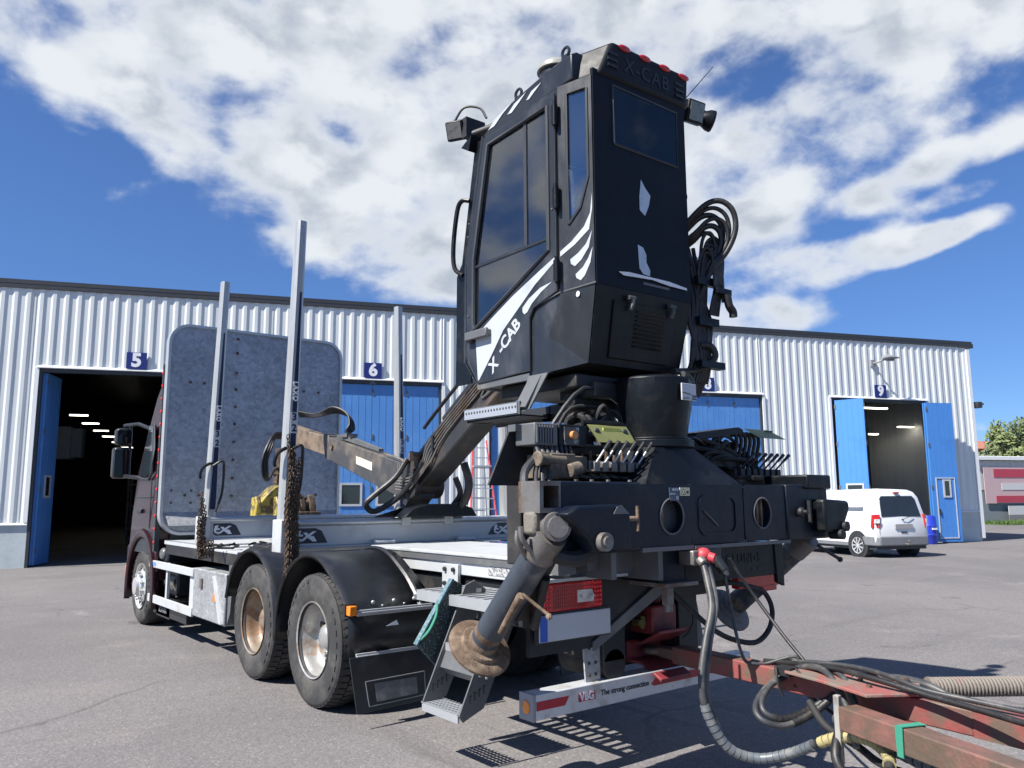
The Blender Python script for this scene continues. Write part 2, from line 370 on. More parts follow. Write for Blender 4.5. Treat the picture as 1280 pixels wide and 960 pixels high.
def setp(o, label=None, cat_=None, group=None, kind=None):
    if label: o['label'] = label
    if cat_: o['category'] = cat_
    if group: o['group'] = group
    if kind: o['kind'] = kind
    return o
ORG = {}
EACH = set('outrigger_sleeve clamp hole_rim inner_rib hole_back jamb_flashing hinge lever lever_grip mount_web guard_upright grapple_hose boom_pipe stick_hose stick_pipe hose hose_loop hose_coil knuckle_hose pipe_clamp added_partition front_pillar pivot_pin pipe_stub knob step cross_bar grille_slat walkway_slat platform_bracket panel_gap sheet_joint tension_strap tube storage_upright hinge_arm glass_bar window sign_band pale_band hose_bracket steel_stay front_arch'.split())
STUFF = set('bolt bolt_hole rivet door_hinge light_cell lens_grid rib step_hole cut_slot wheel_nut hand_hole tread_rib embossed_bar screw chain_link step_tread label_print'.split())
def build(mb, name, mat, parent=None, bevel=0., smooth=35., solid=0., seg=2, label=None, cat_=None, group=None, kind=None, weld=True):
    if name in STUFF and parent is not None and kind is None: kind = 'stuff'
    if name in EACH and len(mb.c) > 1:
        o = None
        for (v0, nv, f0, nf) in mb.c:
            q = MB(); q.v = mb.v[v0:v0 + nv]; q.f = [tuple(i - v0 for i in f) for f in mb.f[f0:f0 + nf]]; q.c = [(0, nv, 0, nf)]
            o = build(q, name, mat, parent, bevel, smooth, solid, seg, label, cat_, group, kind, weld)
        return o
    me = bpy.data.meshes.new(name)
    me.from_pydata([tuple(v) for v in mb.v], [], mb.f)
    bm = bmesh.new(); bm.from_mesh(me)
    if weld: bmesh.ops.remove_doubles(bm, verts=bm.verts, dist=1e-5)
    bmesh.ops.recalc_face_normals(bm, faces=bm.faces)
    bm.to_mesh(me); bm.free()
    if smooth:
        me.polygons.foreach_set('use_smooth', [True] * len(me.polygons))
        me.set_sharp_from_angle(angle=R(smooth))
    me.materials.append(mat)
    o = bpy.data.objects.new(name, me); COL.objects.link(o)
    if parent is not None:
        o.parent = parent
        if parent.type == 'EMPTY' and parent.get('_world'):
            o.location = -parent.location
    if solid:
        md = o.modifiers.new('solidify', 'SOLIDIFY'); md.thickness = solid; md.offset = 0
    if bevel:
        md = o.modifiers.new('bevel', 'BEVEL'); md.width = bevel; md.segments = seg; md.limit_method = 'ANGLE'; md.angle_limit = R(40)
    return setp(o, label, cat_, group, kind)
def thing(name, label, cat_, loc=(0, 0, 0), rotz=0., group=None, world=False):
    o = bpy.data.objects.new(name, None); COL.objects.link(o)
    o.location = loc; o.rotation_euler = (0, 0, rotz); o.empty_display_size = .2
    if world: o['_world'] = 1
    return setp(o, label, cat_, group)
def copy_tree(o, parent=None):
    c = o.copy(); COL.objects.link(c)
    if parent is not None: c.parent = parent
    for ch in [x for x in bpy.data.objects if x.parent == o]:
        copy_tree(ch, c)
    return c
def text(s, size, mat, parent, mtx, name='lettering', depth=.002, bold=0., align='CENTER', spacing=1.):
    cu = bpy.data.curves.new(name, 'FONT'); cu.body = s; cu.size = size; cu.extrude = depth; cu.offset = bold
    cu.align_x = align; cu.align_y = 'CENTER'; cu.resolution_u = 3; cu.space_character = spacing
    ob = bpy.data.objects.new(name, cu); COL.objects.link(ob)
    dg = bpy.context.evaluated_depsgraph_get()
    me = bpy.data.meshes.new_from_object(ob.evaluated_get(dg))
    bpy.data.objects.remove(ob); bpy.data.curves.remove(cu)
    me.transform(mtx); me.materials.clear(); me.materials.append(mat)
    o = bpy.data.objects.new(name, me); COL.objects.link(o)
    if parent is not None:
        o.parent = parent
        if parent.type == 'EMPTY' and parent.get('_world'): o.location = -parent.location
    return o
def frame_mtx(o, xd, yd):
    x = Vector(xd).normalized(); y = Vector(yd); y = (y - x * y.dot(x)).normalized(); z = x.cross(y)
    mm = Matrix((x, y, z)).transposed().to_4x4(); mm.translation = Vector(o); return mm
# ---------------------------------------------------------------- ground
def asphalt():
    mat = bpy.data.materials.new('asphalt'); mat.use_nodes = True
    t = mat.node_tree; b = t.nodes['Principled BSDF']
    g = nd(t, 'ShaderNodeNewGeometry'); vec = g.outputs['Position']
    big = noise(t, vec, .16, 6, .6, .4)
    mid = noise(t, vec, .9, 7, .62)
    mpn = nd(t, 'ShaderNodeMapping'); mpn.inputs['Rotation'].default_value = (0, 0, R(22)); mpn.inputs['Scale'].default_value = (.25, 2.2, 1)
    t.links.new(vec, mpn.inputs[0])
    streak = noise(t, mpn.outputs[0], .8, 6, .6)
    c = mixc(t, sstep(t, big, .38, .64), (.140, .133, .133), (.176, .166, .163))
    c = mixc(t, sstep(t, mid, .50, .75), c, (.190, .175, .167))
    c = mixc(t, mth(t, 'MULTIPLY', sstep(t, streak, .55, .75), .55), c, (.115, .108, .108))
    st = sstep(t, noise(t, vec, .55, 5, .7, 1.2), .655, .70)
    c = mixc(t, mth(t, 'MULTIPLY', st, .6), c, (.075, .07, .07))
    oil = sstep(t, noise(t, vec, 2.3, 4, .6, .6), .70, .76)
    c = mixc(t, mth(t, 'MULTIPLY', oil, .6), c, (.06, .056, .056))
    rd = nd(t, 'ShaderNodeMapping'); rd.inputs['Rotation'].default_value = (0, 0, R(-8)); rd.inputs['Scale'].default_value = (1.6, .05, 1)
    t.links.new(vec, rd.inputs[0])
    tyre = mth(t, 'MULTIPLY', sstep(t, noise(t, rd.outputs[0], 1.3, 4, .6, .3), .60, .70), sstep(t, noise(t, vec, .3, 4, .6), .46, .62))
    c = mixc(t, mth(t, 'MULTIPLY', tyre, .55), c, (.085, .08, .08))
    pale = sstep(t, noise(t, vec, .42, 6, .65, .9), .64, .72)
    c = mixc(t, mth(t, 'MULTIPLY', pale, .55), c, (.245, .225, .21))
    # stones in the surface
    vo = nd(t, 'ShaderNodeTexVoronoi'); vo.inputs['Scale'].default_value = 85; t.links.new(vec, vo.inputs['Vector'])
    sp = nd(t, 'ShaderNodeSeparateColor'); t.links.new(vo.outputs['Color'], sp.inputs[0])
    v = mth(t, 'ADD', mth(t, 'MULTIPLY', sp.outputs[0], .34), .83)
    v = mth(t, 'ADD', v, mth(t, 'MULTIPLY', sstep(t, sp.outputs[1], .96, .99), .55))
    v = mth(t, 'ADD', v, mth(t, 'MULTIPLY', mth(t, 'SUBTRACT', noise(t, vec, 14, 4, .7), .5), .5))
    cx = nd(t, 'ShaderNodeCombineXYZ')
    for i in range(3): t.links.new(v, cx.inputs[i])
    c = mixc(t, 1., c, cx.outputs[0], 'MULTIPLY')
    # fine cracks
    v2 = nd(t, 'ShaderNodeTexVoronoi'); v2.feature = 'DISTANCE_TO_EDGE'; v2.inputs['Scale'].default_value = .28
    nm = nd(t, 'ShaderNodeMixRGB'); nm.inputs[0].default_value = .35
    nx = nd(t, 'ShaderNodeTexNoise'); nx.inputs['Scale'].default_value = 1.3; nx.inputs['Detail'].default_value = 6; t.links.new(vec, nx.inputs[0])
    t.links.new(vec, nm.inputs[1]); t.links.new(nx.outputs['Color'], nm.inputs[2]); t.links.new(nm.outputs[0], v2.inputs['Vector'])
    cr = mth(t, 'SUBTRACT', 1., sstep(t, v2.outputs['Distance'], .001, .006))
    cr = mth(t, 'MULTIPLY', cr, sstep(t, noise(t, vec, .35, 3, .5), .50, .62))
    c = mixc(t, mth(t, 'MULTIPLY', cr, .4), c, (.05, .047, .046))
    t.links.new(c, b.inputs['Base Color'])
    b.inputs['Roughness'].default_value = .82
    b.inputs['Specular IOR Level'].default_value = .3
    bn = nd(t, 'ShaderNodeBump'); bn.inputs['Strength'].default_value = .55; bn.inputs['Distance'].default_value = .012
    t.links.new(mth(t, 'ADD', sp.outputs[2], mth(t, 'MULTIPLY', noise(t, vec, 30, 3, .6), 1.5)), bn.inputs['Height']); t.links.new(bn.outputs[0], b.inputs['Normal'])
    return mat
g = MB().quad((-400, -400, 0), (700, -400, 0), (700, 700, 0), (-400, 700, 0))
build(g, 'ground', asphalt(), kind='structure', smooth=0)

# ---------------------------------------------------------------- workshop building (local: x along the front, y into the hall)
BO = Vector((4.18436, 15.44794, 0)); BW = -0.36412
bld = thing('workshop_building', 'long white corrugated metal workshop with blue folding doors and dark roof edge', 'building', BO, BW)
H, ZP, ZD = 7.16, 1.07, 5.08
def corr(s0, s1, z0, z1, per=.30, dep=.026):
    mb = MB(); ss = []
    k = math.floor(s0 / per) - 1
    while k * per < s1 + per:
        b = k * per
        for o, y in ((0, 0), (.11, 0), (.165, -dep), (.245, -dep)): ss.append((b + o, y))
        k += 1
    ss = [(s0, 0)] + [q for q in ss if s0 + .002 < q[0] < s1 - .002] + [(s1, 0)]
    n = len(ss)
    vs = [(s, y, z0) for s, y in ss] + [(s, y, z1) for s, y in ss]
    fs = [(i, i + 1, n + i + 1, n + i) for i in range(n - 1)]
    return mb.add(vs, fs)
DOORS = [(-5.72, -1.18), (.86, 4.98), (6.45, 10.62), (11.95, 16.14), (18.95, 23.12)]
edges = [-15.0] + [q for d in DOORS for q in d] + [25.22]
for i in range(0, len(edges), 2):
    a, b_ = edges[i], edges[i + 1]
    build(corr(a, b_, ZP + .02, H + .10), 'wall_sheet', SHEET, bld, smooth=20)
    build(MB().box(a, b_, -.02, .12, 0, ZP), 'plinth', PLINTH, bld)
    build(MB().prism([(a, -.07, ZP - .005), (a, -.07, ZP + .02), (a, .0, ZP + .05), (a, .0, ZP - .005)], (b_ - a, 0, 0)), 'plinth_flashing', TRIM, bld)
for a, b_ in DOORS:
    build(corr(a, b_, ZD + .10, H + .10), 'wall_sheet', SHEET, bld, smooth=20)
    build(MB().prism([(a - .06, -.085, ZD + .035), (a - .06, -.085, ZD + .06), (a - .06, 0, ZD + .12), (a - .06, 0, ZD + .035)], (b_ - a + .12, 0, 0)), 'lintel_flashing', TRIM, bld)
    fr = MB().box(a, a + .07, -.03, .14, 0, ZD).box(b_ - .07, b_, -.03, .14, 0, ZD).box(a, b_, -.028, .138, ZD - .07, ZD + .033)
    build(fr, 'door_frame', DKFR, bld)
    build(MB().box(a - .10, a - .002, -.062, .0, ZP + .06, ZD + .03).box(b_ + .002, b_ + .10, -.062, .0, ZP + .06, ZD + .03), 'jamb_flashing', TRIM, bld)
for s_ in [q * 1.2 - 14.4 for q in range(34)]:
    if all(not (a - .05 < s_ < b_ + .05) for a, b_ in DOORS):
        build(MB().box(s_ - .004, s_ + .004, -.030, -.024, ZP + .06, H - .03), 'sheet_joint', M('joint_line', (.34, .36, .36), .6), bld)
# body of the hall
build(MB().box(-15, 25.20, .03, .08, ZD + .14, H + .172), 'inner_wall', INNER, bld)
build(MB().box(-15.1, -15.0, .0, 36, 0, H + .172), 'side_wall', SHEET, bld)
build(MB().box(25.20, 25.30, .06, 36, 0, H + .172), 'side_wall', SHEET, bld)
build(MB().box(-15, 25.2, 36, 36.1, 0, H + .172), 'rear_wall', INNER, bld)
build(MB().box(-15.3, 25.55, -.02, 36.3, H + .17, H + .30), 'roof', FASCIA, bld)
build(MB().box(-15.3, 25.42, -.055, -.021, H + .06, H + .21), 'roof_edge', FASCIA, bld, bevel=.01)
build(MB().box(-15.3, 25.0, -.06, -.025, H + .18, H + .25).box(24.9, 25.56, -.062, .2, H + .05, H + .215), 'roof_edge', FASCIA, bld)
build(MB().box(25.18, 25.33, -.075, .1, .12, H - .02), 'corner_flashing', TRIM, bld)
build(MB().box(25.33, 25.45, .5, .62, .1, 6.4), 'downpipe', TRIM, bld)
build(MB().box(17.3, 17.4, .15, 30, 0, H).box(-.6, -.5, .15, 36, 0, H).box(17.4, 25.2, 10.5, 10.6, 0, H).box(5.6, 5.7, .15, 30, 0, H).box(11.2, 11.3, .15, 30, 0, H), 'added_partition', INNER, bld)  # dividers added between bays to limit light inside; cross wall closes the end bay
fl = MB().box(-15, 25.2, .02, 36, -.05, .012)
o = build(fl, 'hall_floor', CONC, bld)
# blue folding doors
def leaf(mb_parent, x0, x1, y, name='door_leaf', window=None, wicket=False, mat=BLUED, mtx=None, z0=.05, z1=ZD - .08, handles=False):
    mb = MB().box(x0 + .006, x1 - .006, y, y + .06, z0, z1)
    w = x1 - x0; n = 5
    for k in range(1, n):
        q = x0 + w * k / n
        mb.box(q - .006, q + .006, y - .005, y + .002, z0 + .05, z1 - .05)
    l = build(mb, name, mat, mb_parent, smooth=0)
    if window:
        a, b2, c, d = window
        f = MB()
        for bx in ((a, b2, c, c + .06), (a, b2, d - .06, d), (a, a + .06, c + .06, d - .06), (b2 - .06, b2, c + .06, d - .06)):
            f.box(bx[0], bx[1], y - .028, y - .001, bx[2], bx[3])
        build(f, 'window_frame', ALUW, l)
        build(MB().box(a + .05, b2 - .05, y - .014, y - .006, c + .05, d - .05), 'pane', PANE, l)
    if wicket:
        a, b2 = x0 + .17, x1 - .15
        f = MB()
        for bx in ((a, b2, 2.27, 2.31), (a, b2, .16, .20), (a, a + .035, .2, 2.27), (b2 - .035, b2, .2, 2.27)):
            f.box(bx[0], bx[1], y - .02, y - .001, bx[2], bx[3])
        build(f, 'wicket_frame', ALUW, l)
        build(MB().box(a + .05, a + .09, y - .05, y - .001, 1.0, 1.2), 'wicket_lock', DKST, l)
    hb = MB()
    for z in (.35, 1.9, 3.4, 4.7): hb.box(x0 - .01, x0 + .045, y - .02, y - .001, z, z + .14)
    build(hb, 'hinge', GREYST, l)
    if mtx is not None:
        for q in [l] : q.matrix_local = mtx
    return l
PANE = M('dark_pane', (.02, .025, .028), .06, coat=.6, var=.3)
for di in (1, 2, 3):
    a, b_ = DOORS[di]
    a += .07; b_ -= .07; w = (b_ - a) / 4
    for k in range(4):
        x0 = a + k * w
        win = (x0 + .12, x0 + .76, 1.47, 2.13) if k == 1 else ((x0 + .16, x0 + .8, 1.47, 2.13) if k == 2 else None)
        leaf(bld, x0, x0 + w, .03, window=win)
    build(MB().cyl((a + 2 * w, .02, ZD - .02), (a + 2 * w, -.045, ZD - .02), .05).box(a + 2 * w - .1, a + 2 * w + .1, -.03, .0, ZD - .075, ZD - .03), 'door_runner', GREYST, bld)
# door 9: two folded pairs standing open, door 5: one pair swung in
def rz(x, y, a):
    return Matrix.Translation((x, y, 0)) @ Matrix.Rotation(a, 4, 'Z')
leaf(bld, 0, .98, 0, mat=BLUEW, window=(.22, .82, 1.5, 2.1), mtx=rz(19.03, -.10, R(-58)))
leaf(bld, 0, .98, 0, mat=BLUEW, mtx=rz(19.57, -.92, R(66)))
leaf(bld, 0, 1.10, 0, mat=BLUEW, wicket=True, window=(.45, .77, 1.60, 2.24), mtx=rz(22.72, -.40, R(-6)))
leaf(bld, 0, 1.13, 0, mat=BLUEW, mtx=rz(23.86, -.40, R(171)))
leaf(bld, 0, 1.02, 0, window=(.3, .72, 1.75, 2.35), mtx=rz(-5.55, .12, R(84)))
leaf(bld, 0, 1.02, 0, mtx=rz(-5.62, 1.1, R(-93)))

# number plates over the doors
for s, ch, w in ((-3.42, '5', 'above the open bay behind the maroon truck cab'), (2.92, '6', 'above the closed blue doors behind the stakes'), (14.03, '8', 'above the closed blue doors beside the crane column'), (21.09, '9', 'above the open bay beside the white van')):
    t_ = thing('number_sign', 'small blue sign with white number %s %s' % (ch, w), 'sign', BO + Matrix.Rotation(BW, 3, 'Z') @ Vector((s, -.07, 5.40)), BW, 'door number signs')
    build(MB().box(-.25, .25, -.012, .02, -.225, .225), 'sign_board', SIGNB, t_)
    text(ch, .50, WHITE, t_, frame_mtx((0, -.015, 0), (1, 0, 0), (0, 0, 1)), bold=.022)

# wall lamp above door 9
lp = thing('wall_lamp', 'grey street lamp head on the white wall above door 9', 'lamp', BO + Matrix.Rotation(BW, 3, 'Z') @ Vector((20.86, -.05, 6.42)), BW)
build(MB().box(-.09, .09, -.03, .04, -.12, .12).tube([(0, 0, 0), (.02, -.22, .0), (.10, -.40, .06), (.22, -.46, .10)], .03), 'bracket', GREYPL, lp)
prof = []
hd = MB()
for k, (u, w, h0, h1) in enumerate([(-.05, .05, .05, .16), (.08, .10, .03, .24), (.25, .15, .05, .25), (.42, .14, .09, .22), (.62, .09, .12, .19), (.72, .03, .14, .17)]):
    prof.append((u, w, h0, h1))
vs = []
for (u, w, h0, h1) in prof:
    for an in range(10):
        q = 2 * math.pi * an / 10
        vs.append((.05 + u, -.46 - w * 1.0 * math.cos(q), (h0 + h1) / 2 + (h1 - h0) / 2 * math.sin(q)))
fs = [(i * 10 + k, i * 10 + (k + 1) % 10, (i + 1) * 10 + (k + 1) % 10, (i + 1) * 10 + k) for i in range(len(prof) - 1) for k in range(10)]
fs += [tuple(range(10)), tuple(range((len(prof) - 1) * 10, len(prof) * 10))]
build(MB().add(vs, fs), 'lamp_head', GREYPL, lp)
build(MB().ell((.33, -.46, .06), .22, .10, .05, 16, 8), 'lamp_lens', LAMPG, lp)
cl = thing('corner_lamp', 'small black lamp on the outer corner of the workshop', 'lamp', BO + Matrix.Rotation(BW, 3, 'Z') @ Vector((25.33, -.02, 5.02)), BW)
build(MB().box(.0, .12, -.04, .04, -.05, .05), 'bracket', DKFR, cl)
build(MB().box(.10, .32, -.14, .12, -.10, .13), 'lamp_body', DKFR, cl, bevel=.015)
build(MB().box(.13, .42, -.11, .09, .02, .08), 'visor', DKFR, cl)

# lit strip lights in the open bays
bm4 = Matrix.Translation(BO) @ Matrix.Rotation(BW, 4, 'Z')
def striplight(s, y, z, ln, ax, label):
    t_ = thing('ceiling_light', label, 'light', bm4 @ Vector((s, y, z)), BW, 'lit strip lights in the workshop bays')
    hx, hy = (ln / 2, .10) if ax == 0 else (.10, ln / 2)
    build(MB().box(-hx, hx, -hy, hy, .03, .09), 'housing', GREYPL, t_)
    if ax == 0:
        build(MB().box(-hx, hx, -.07, -.02, -.01, .029).box(-hx, hx, .02, .07, -.01, .029), 'tube', TUBEL, t_)
    else:
        build(MB().box(-.07, -.02, -hy, hy, -.01, .029).box(.02, .07, -hy, hy, -.01, .029), 'tube', TUBEL, t_)
for k, y in enumerate((10.4, 13.9, 17.6, 21.2, 25.4, 30.0)):
    striplight(-6.85 - k * .25, y, 4.9, .62, 0, ('lit double strip light inside bay 5, %s of the row' % ('first', 'second', 'third', 'fourth', 'fifth', 'last')[k]))
striplight(23.9, 4.0, 4.22, 1.15, 0, 'lit strip light inside bay 9 showing beside the blue door leaf over the van')
striplight(24.72, 2.7, 4.42, .72, 0, 'lit strip light inside bay 9 near the folded wicket door')
striplight(22.4, 2.0, 5.05, 1.6, 0, 'lit strip light high under the door head of bay 9')
# heater cabinet, racks and hoses in the bays
hc = thing('heater_cabinet', 'grey heater cabinet hanging high inside bay 5', 'cabinet', bm4 @ Vector((-6.15, 6.0, 3.05)), BW)
build(MB().box(-.7, 0, 0, .7, 0, 1.05), 'cabinet_body', M('cabinet_grey', (.30, .31, .31), .6), hc, bevel=.01)
build(MB().box(.001, .32, .1, .6, .05, 1.0), 'cabinet_side', M('cabinet_grey2', (.24, .25, .26), .6), hc, bevel=.01)
rk = thing('storage_rack', 'dim storage rack standing deep inside bay 5', 'rack', bm4 @ Vector((-5.4, 13, .012)), BW)
for x in (0, 1.3, 2.6):
    build(MB().box(x, x + .08, 0, .08, 0, 2.6).box(x, x + .08, .8, .88, 0, 2.6), 'storage_upright', STEEL, rk)
for z in (.5, 1.4, 2.3): build(MB().box(0, 2.68, -.01, .9, z, z + .06), 'shelf', STEEL, rk)
for x, z, w, h in ((.2, .56, .6, .5), (1.5, .56, .8, .6), (.3, 1.46, .7, .45), (1.6, 1.46, .5, .6), (.9, 2.36, .9, .4)):
    tb = build(MB().box(0, w, 0, .6, 0, h), 'storage_box', M('box_brown', (.16, .12, .07), .8), None, bevel=.01)
    tb.location = bm4 @ Vector((-5.4 + x, 13.1, .013 + z)); tb.rotation_euler = (0, 0, BW)
    setp(tb, 'brown box on the dim rack inside bay 5, ' + {(.2, .56): 'smaller one on the lowest shelf', (1.5, .56): 'larger one on the lowest shelf', (.3, 1.46): 'wide one on the middle shelf', (1.6, 1.46): 'tall one on the middle shelf', (.9, 2.36): 'alone on the top shelf'}[(x, z)], 'box', 'boxes on the rack')
pt = thing('wash_hose', 'dark hose hanging on the rear wall of bay 9', 'hose', bm4 @ Vector((23.6, 10.4, 0)), BW)
build(MB().tube([(3.2-2, -.1, 2.3), (2.2-2, -.1, 2.35), (1.4-2, -.12, 1.9), (1.2-2, -.15, 1.0), (1.5-2, -.3, .1)], .05), 'hose_line', RUB, pt)
sc = build(MB().box(-.14, .14, -.1, .1, 0, 7.0), 'steel_column', DKFR, None)
sc.location = bm4 @ Vector((22.9, 3.0, .012)); sc.rotation_euler = (0, 0, BW); setp(sc, 'dark steel column standing inside bay 9', 'column')
br = thing('blue_barrel', 'bright blue plastic barrel behind the white van', 'barrel', bm4 @ Vector((22.18, -.62, 0)), BW)
build(MB().lathe([(0, 0), (.25, 0), (.27, .04), (.28, .3), (.295, .32), (.28, .34), (.28, .6), (.295, .62), (.28, .64), (.27, .9), (.23, .98), (0, .98)], (0, 0, 0), (0, 0, 1), 24), 'barrel_body', M('barrel_blue', (.02, .045, .42), .4), br)
build(MB().box(.27, .30, -.1, .1, .5, .56).box(-.1, .1, -.31, -.28, .5, .56), 'barrel_label', WHITE, br)

# step ladder by door 7
ld = thing('step_ladder', 'aluminium step ladder with red rails in front of the workshop wall', 'ladder', bm4 @ Vector((5.98, -1.0, 0)), BW)
LH = 3.35
REDR = M('red_rail', (.62, .08, .09), .45)
for sx in (-1, 1):
    build(MB().beam((sx * .47, -.35, 0), (sx * .20, .30, LH), .035, .07, (0, 1, 0)), 'rail', REDR, ld)
    build(MB().beam((sx * .47 - sx*.04, .95, 0), (sx * .17, .36, LH - .75), .03, .05, (0, 1, 0)), 'rear_rail', ALU, ld)
for k in range(11):
    f = (k + .6) / 11.4; hw = .47 + (.20 - .47) * f; y = -.35 + .65 * f
    build(MB().box(-hw, hw, y - .04, y + .04, LH * f, LH * f + .03), 'step', ALU, ld)
for k in range(6):
    f = (k + .5) / 7; hw = .43 + (.17 - .43) * f; y = .95 + (.36 - .95) * f
    build(MB().box(-hw, hw, y - .012, y + .012, (LH - .75) * f, (LH - .75) * f + .03), 'cross_bar', ALU, ld)
build(MB().box(-.26, .26, -.06, .36, LH - .78, LH - .74), 'platform', ALU, ld)

# ---------------------------------------------------------------- low building, grass, house and trees beyond the corner
lb = thing('low_building', 'low grey shed with a pale roof edge beyond the workshop corner', 'building', bm4 @ Vector((40.2, 14.2, 0)), BW)
build(MB().box(0, 30, 0, 9, 0, 2.0), 'lower_wall', M('shed_dark', (.20, .225, .24), .6), lb)
build(corr(0, 30, 2.0, 3.75, .5, .03), 'upper_wall', M('shed_light', (.50, .51, .50), .6), lb)
build(MB().box(0.02, 29.9, .02, 8.9, 2.0, 3.76), 'wall_core', M('shed_light', (.50, .51, .50), .6), lb)
build(MB().box(-.15, 30.2, -.22, 9.2, 3.78, 4.02), 'roof', TRIM, lb, bevel=.02)
sg = thing('shop_sign', 'large red and pale lettered panel on the low grey shed', 'sign', bm4 @ Vector((41.1, 14.08, 0)), BW)
PINK = M('sign_pink', (.52, .37, .38), .5, var=.1, s=.6); SRED = M('sign_red', (.42, .05, .08), .5, var=.1, s=.6); SPALE = M('sign_pale', (.55, .55, .55), .5, var=.1)
SGREY = M('sign_grey', (.20, .20, .21), .5)
build(MB().box(0, 14, 0, .03, 1.2, 3.35), 'panel', PINK, sg)
build(MB().box(.75, 14, -.02, -.001, 2.75, 3.25), 'red_band', SRED, sg)
build(MB().box(1.3, 3.4, -.02, -.001, 2.0, 2.4).box(4.2, 14, -.02, -.001, 1.9, 2.45), 'pale_band', SPALE, sg)
build(MB().box(.8, 14, -.02, -.001, 1.25, 1.65), 'lower_red_band', SRED, sg)
build(MB().box(1.5, 13, -.16, -.13, .52, 1.05), 'pale_board', SPALE, sg)
build(MB().box(1.5, 13, -.16, -.13, .1, .5), 'grey_board', SGREY, sg)
# grass strip
gm = M('grass_blades', (.055, .11, .022), .7, col2=(.10, .15, .04), s=2, lo=.4, hi=.7, var=.3)
mb = MB(); rnd = random.Random(3)
for k in range(9000):
    s = 40 + rnd.random() * 28; y = 11.9 + rnd.random() * 2.2
    p = bm4 @ Vector((s, y, 0)); h = .10 + rnd.random() * .22; a = rnd.random() * 6.28; w = .035
    q = Vector((math.cos(a), math.sin(a), 0)); tip = p + Vector((rnd.gauss(0, .07), rnd.gauss(0, .07), h))
    mb.add([p - q * w, p + q * w, tip], [(0, 1, 2)])
build(mb, 'grass', gm, kind='stuff', smooth=0, weld=False)
gv = bm4 @ Vector((54, 13, .004))
go = build(MB().box(-14, 14, -1.1, 1.1, 0, .03), 'verge_ground', M('turf', (.06, .10, .03), .9, var=.3), kind='structure', smooth=0); go.location = gv; go.rotation_euler = (0, 0, BW)
# brick house
bh = thing('brick_house', 'orange brick house with a tiled roof among the trees', 'house', (-4.08 + math.sin(R(68.9)) * 98, -6.24 + math.cos(R(68.9)) * 98, 0), R(-25))
build(MB().box(-6, 4, -4, 4, 0, 6.3), 'wall', M('orange_brick', (.42, .16, .09), .8, col2=(.36, .13, .08), s=3, var=.15), bh)
build(MB().prism([(-6.3, -4.4, 6.3), (-6.3, 4.4, 6.3), (-6.3, 0, 7.4)], (10.6, 0, 0)), 'roof', M('roof_tile', (.34, .14, .085), .8), bh)
for x in (-4.5, -2, .5): build(MB().box(x, x + 1.1, -4.06, -3.99, 4.6, 6.0), 'window', PANE, bh)
# trees
LEAFM = M('birch_leaves', (.13, .165, .055), .6, col2=(.17, .20, .08), s=.6, lo=.4, hi=.7, var=.3)
LEAFD = M('dark_leaves', (.08, .11, .04), .6, col2=(.12, .145, .06), s=.6, lo=.4, hi=.7, var=.3)
BARK = M('bark', (.20, .18, .15), .8, col2=(.08, .07, .06), s=3)
def tree(x, y, h, r, seed, lm, label, n=3200, dens=.62):
    rnd = random.Random(seed)
    t_ = thing('deciduous_tree', label, 'tree', (x, y, 0), 0, 'trees beyond the low shed')
    tk = MB().tube([(0, 0, -.2), (rnd.gauss(0, .1), rnd.gauss(0, .1), h * .4), (rnd.gauss(0, .2), rnd.gauss(0, .2), h * .92)], lambda q: .22 * (1 - q) + .04, 8, 5)
    cl = []
    for k in range(26):
        a = rnd.random() * 6.28; f = rnd.random() ** .8; z = h * (.28 + .70 * f)
        rr = r * (math.sin(math.pi * min(.98, .22 + f * .78)) ** .8) * (.35 + .65 * rnd.random())
        c = Vector((math.cos(a) * rr, math.sin(a) * rr, z)); cl.append((c, r * (.20 + .22 * rnd.random())))
        tk.tube([(0, 0, z * .62), tuple(c * .5 + Vector((0, 0, z * .38))), tuple(c)], lambda q: .06 * (1 - q) + .012, 5, 3)
    build(tk, 'trunk', BARK, t_)
    lv = MB()
    for k in range(n):
        c, s = cl[rnd.randrange(len(cl))]
        d = Vector((rnd.gauss(0, 1), rnd.gauss(0, 1), rnd.gauss(0, .8))).normalized() * s * rnd.random() ** .45
        p = c + d; w = .08 + rnd.random() * .08
        u = Vector((rnd.gauss(0, 1), rnd.gauss(0, 1), rnd.gauss(0, 1))).normalized(); v = u.orthogonal().normalized()
        lv.add([p + u * w * 1.5, p + v * w, p - u * w * 1.5, p - v * w], [(0, 1, 2, 3)])
    build(lv, 'crown', lm, t_, smooth=0, weld=False)
for k, (az_, d_, h_, r_, lm, lb_) in enumerate([
    (69.5, 82, 7.9, 1.9, LEAFM, 'airy light green birch beside the orange brick house'),
    (70.05, 78, 6.6, 2.2, LEAFM, 'bushy light green tree standing between birch and dark tree'),
    (70.75, 80, 8.6, 2.6, LEAFD, 'darker tall tree behind the shed roof, farthest from the workshop')]):
    a = R(az_); tree(-4.08 + math.sin(a) * d_, -6.24 + math.cos(a) * d_, h_, r_, 11 + k, lm, lb_, n=(1100 if k == 0 else 2000))
# ---------------------------------------------------------------- timber truck (world = truck axes: +Y forward, rear axle at the origin)
tr = thing('timber_truck', 'maroon timber truck with galvanised headboard, bare stakes and black rear mudguards', 'truck', (0, 0, 0))
def both(fn):
    fn(-1); fn(1)
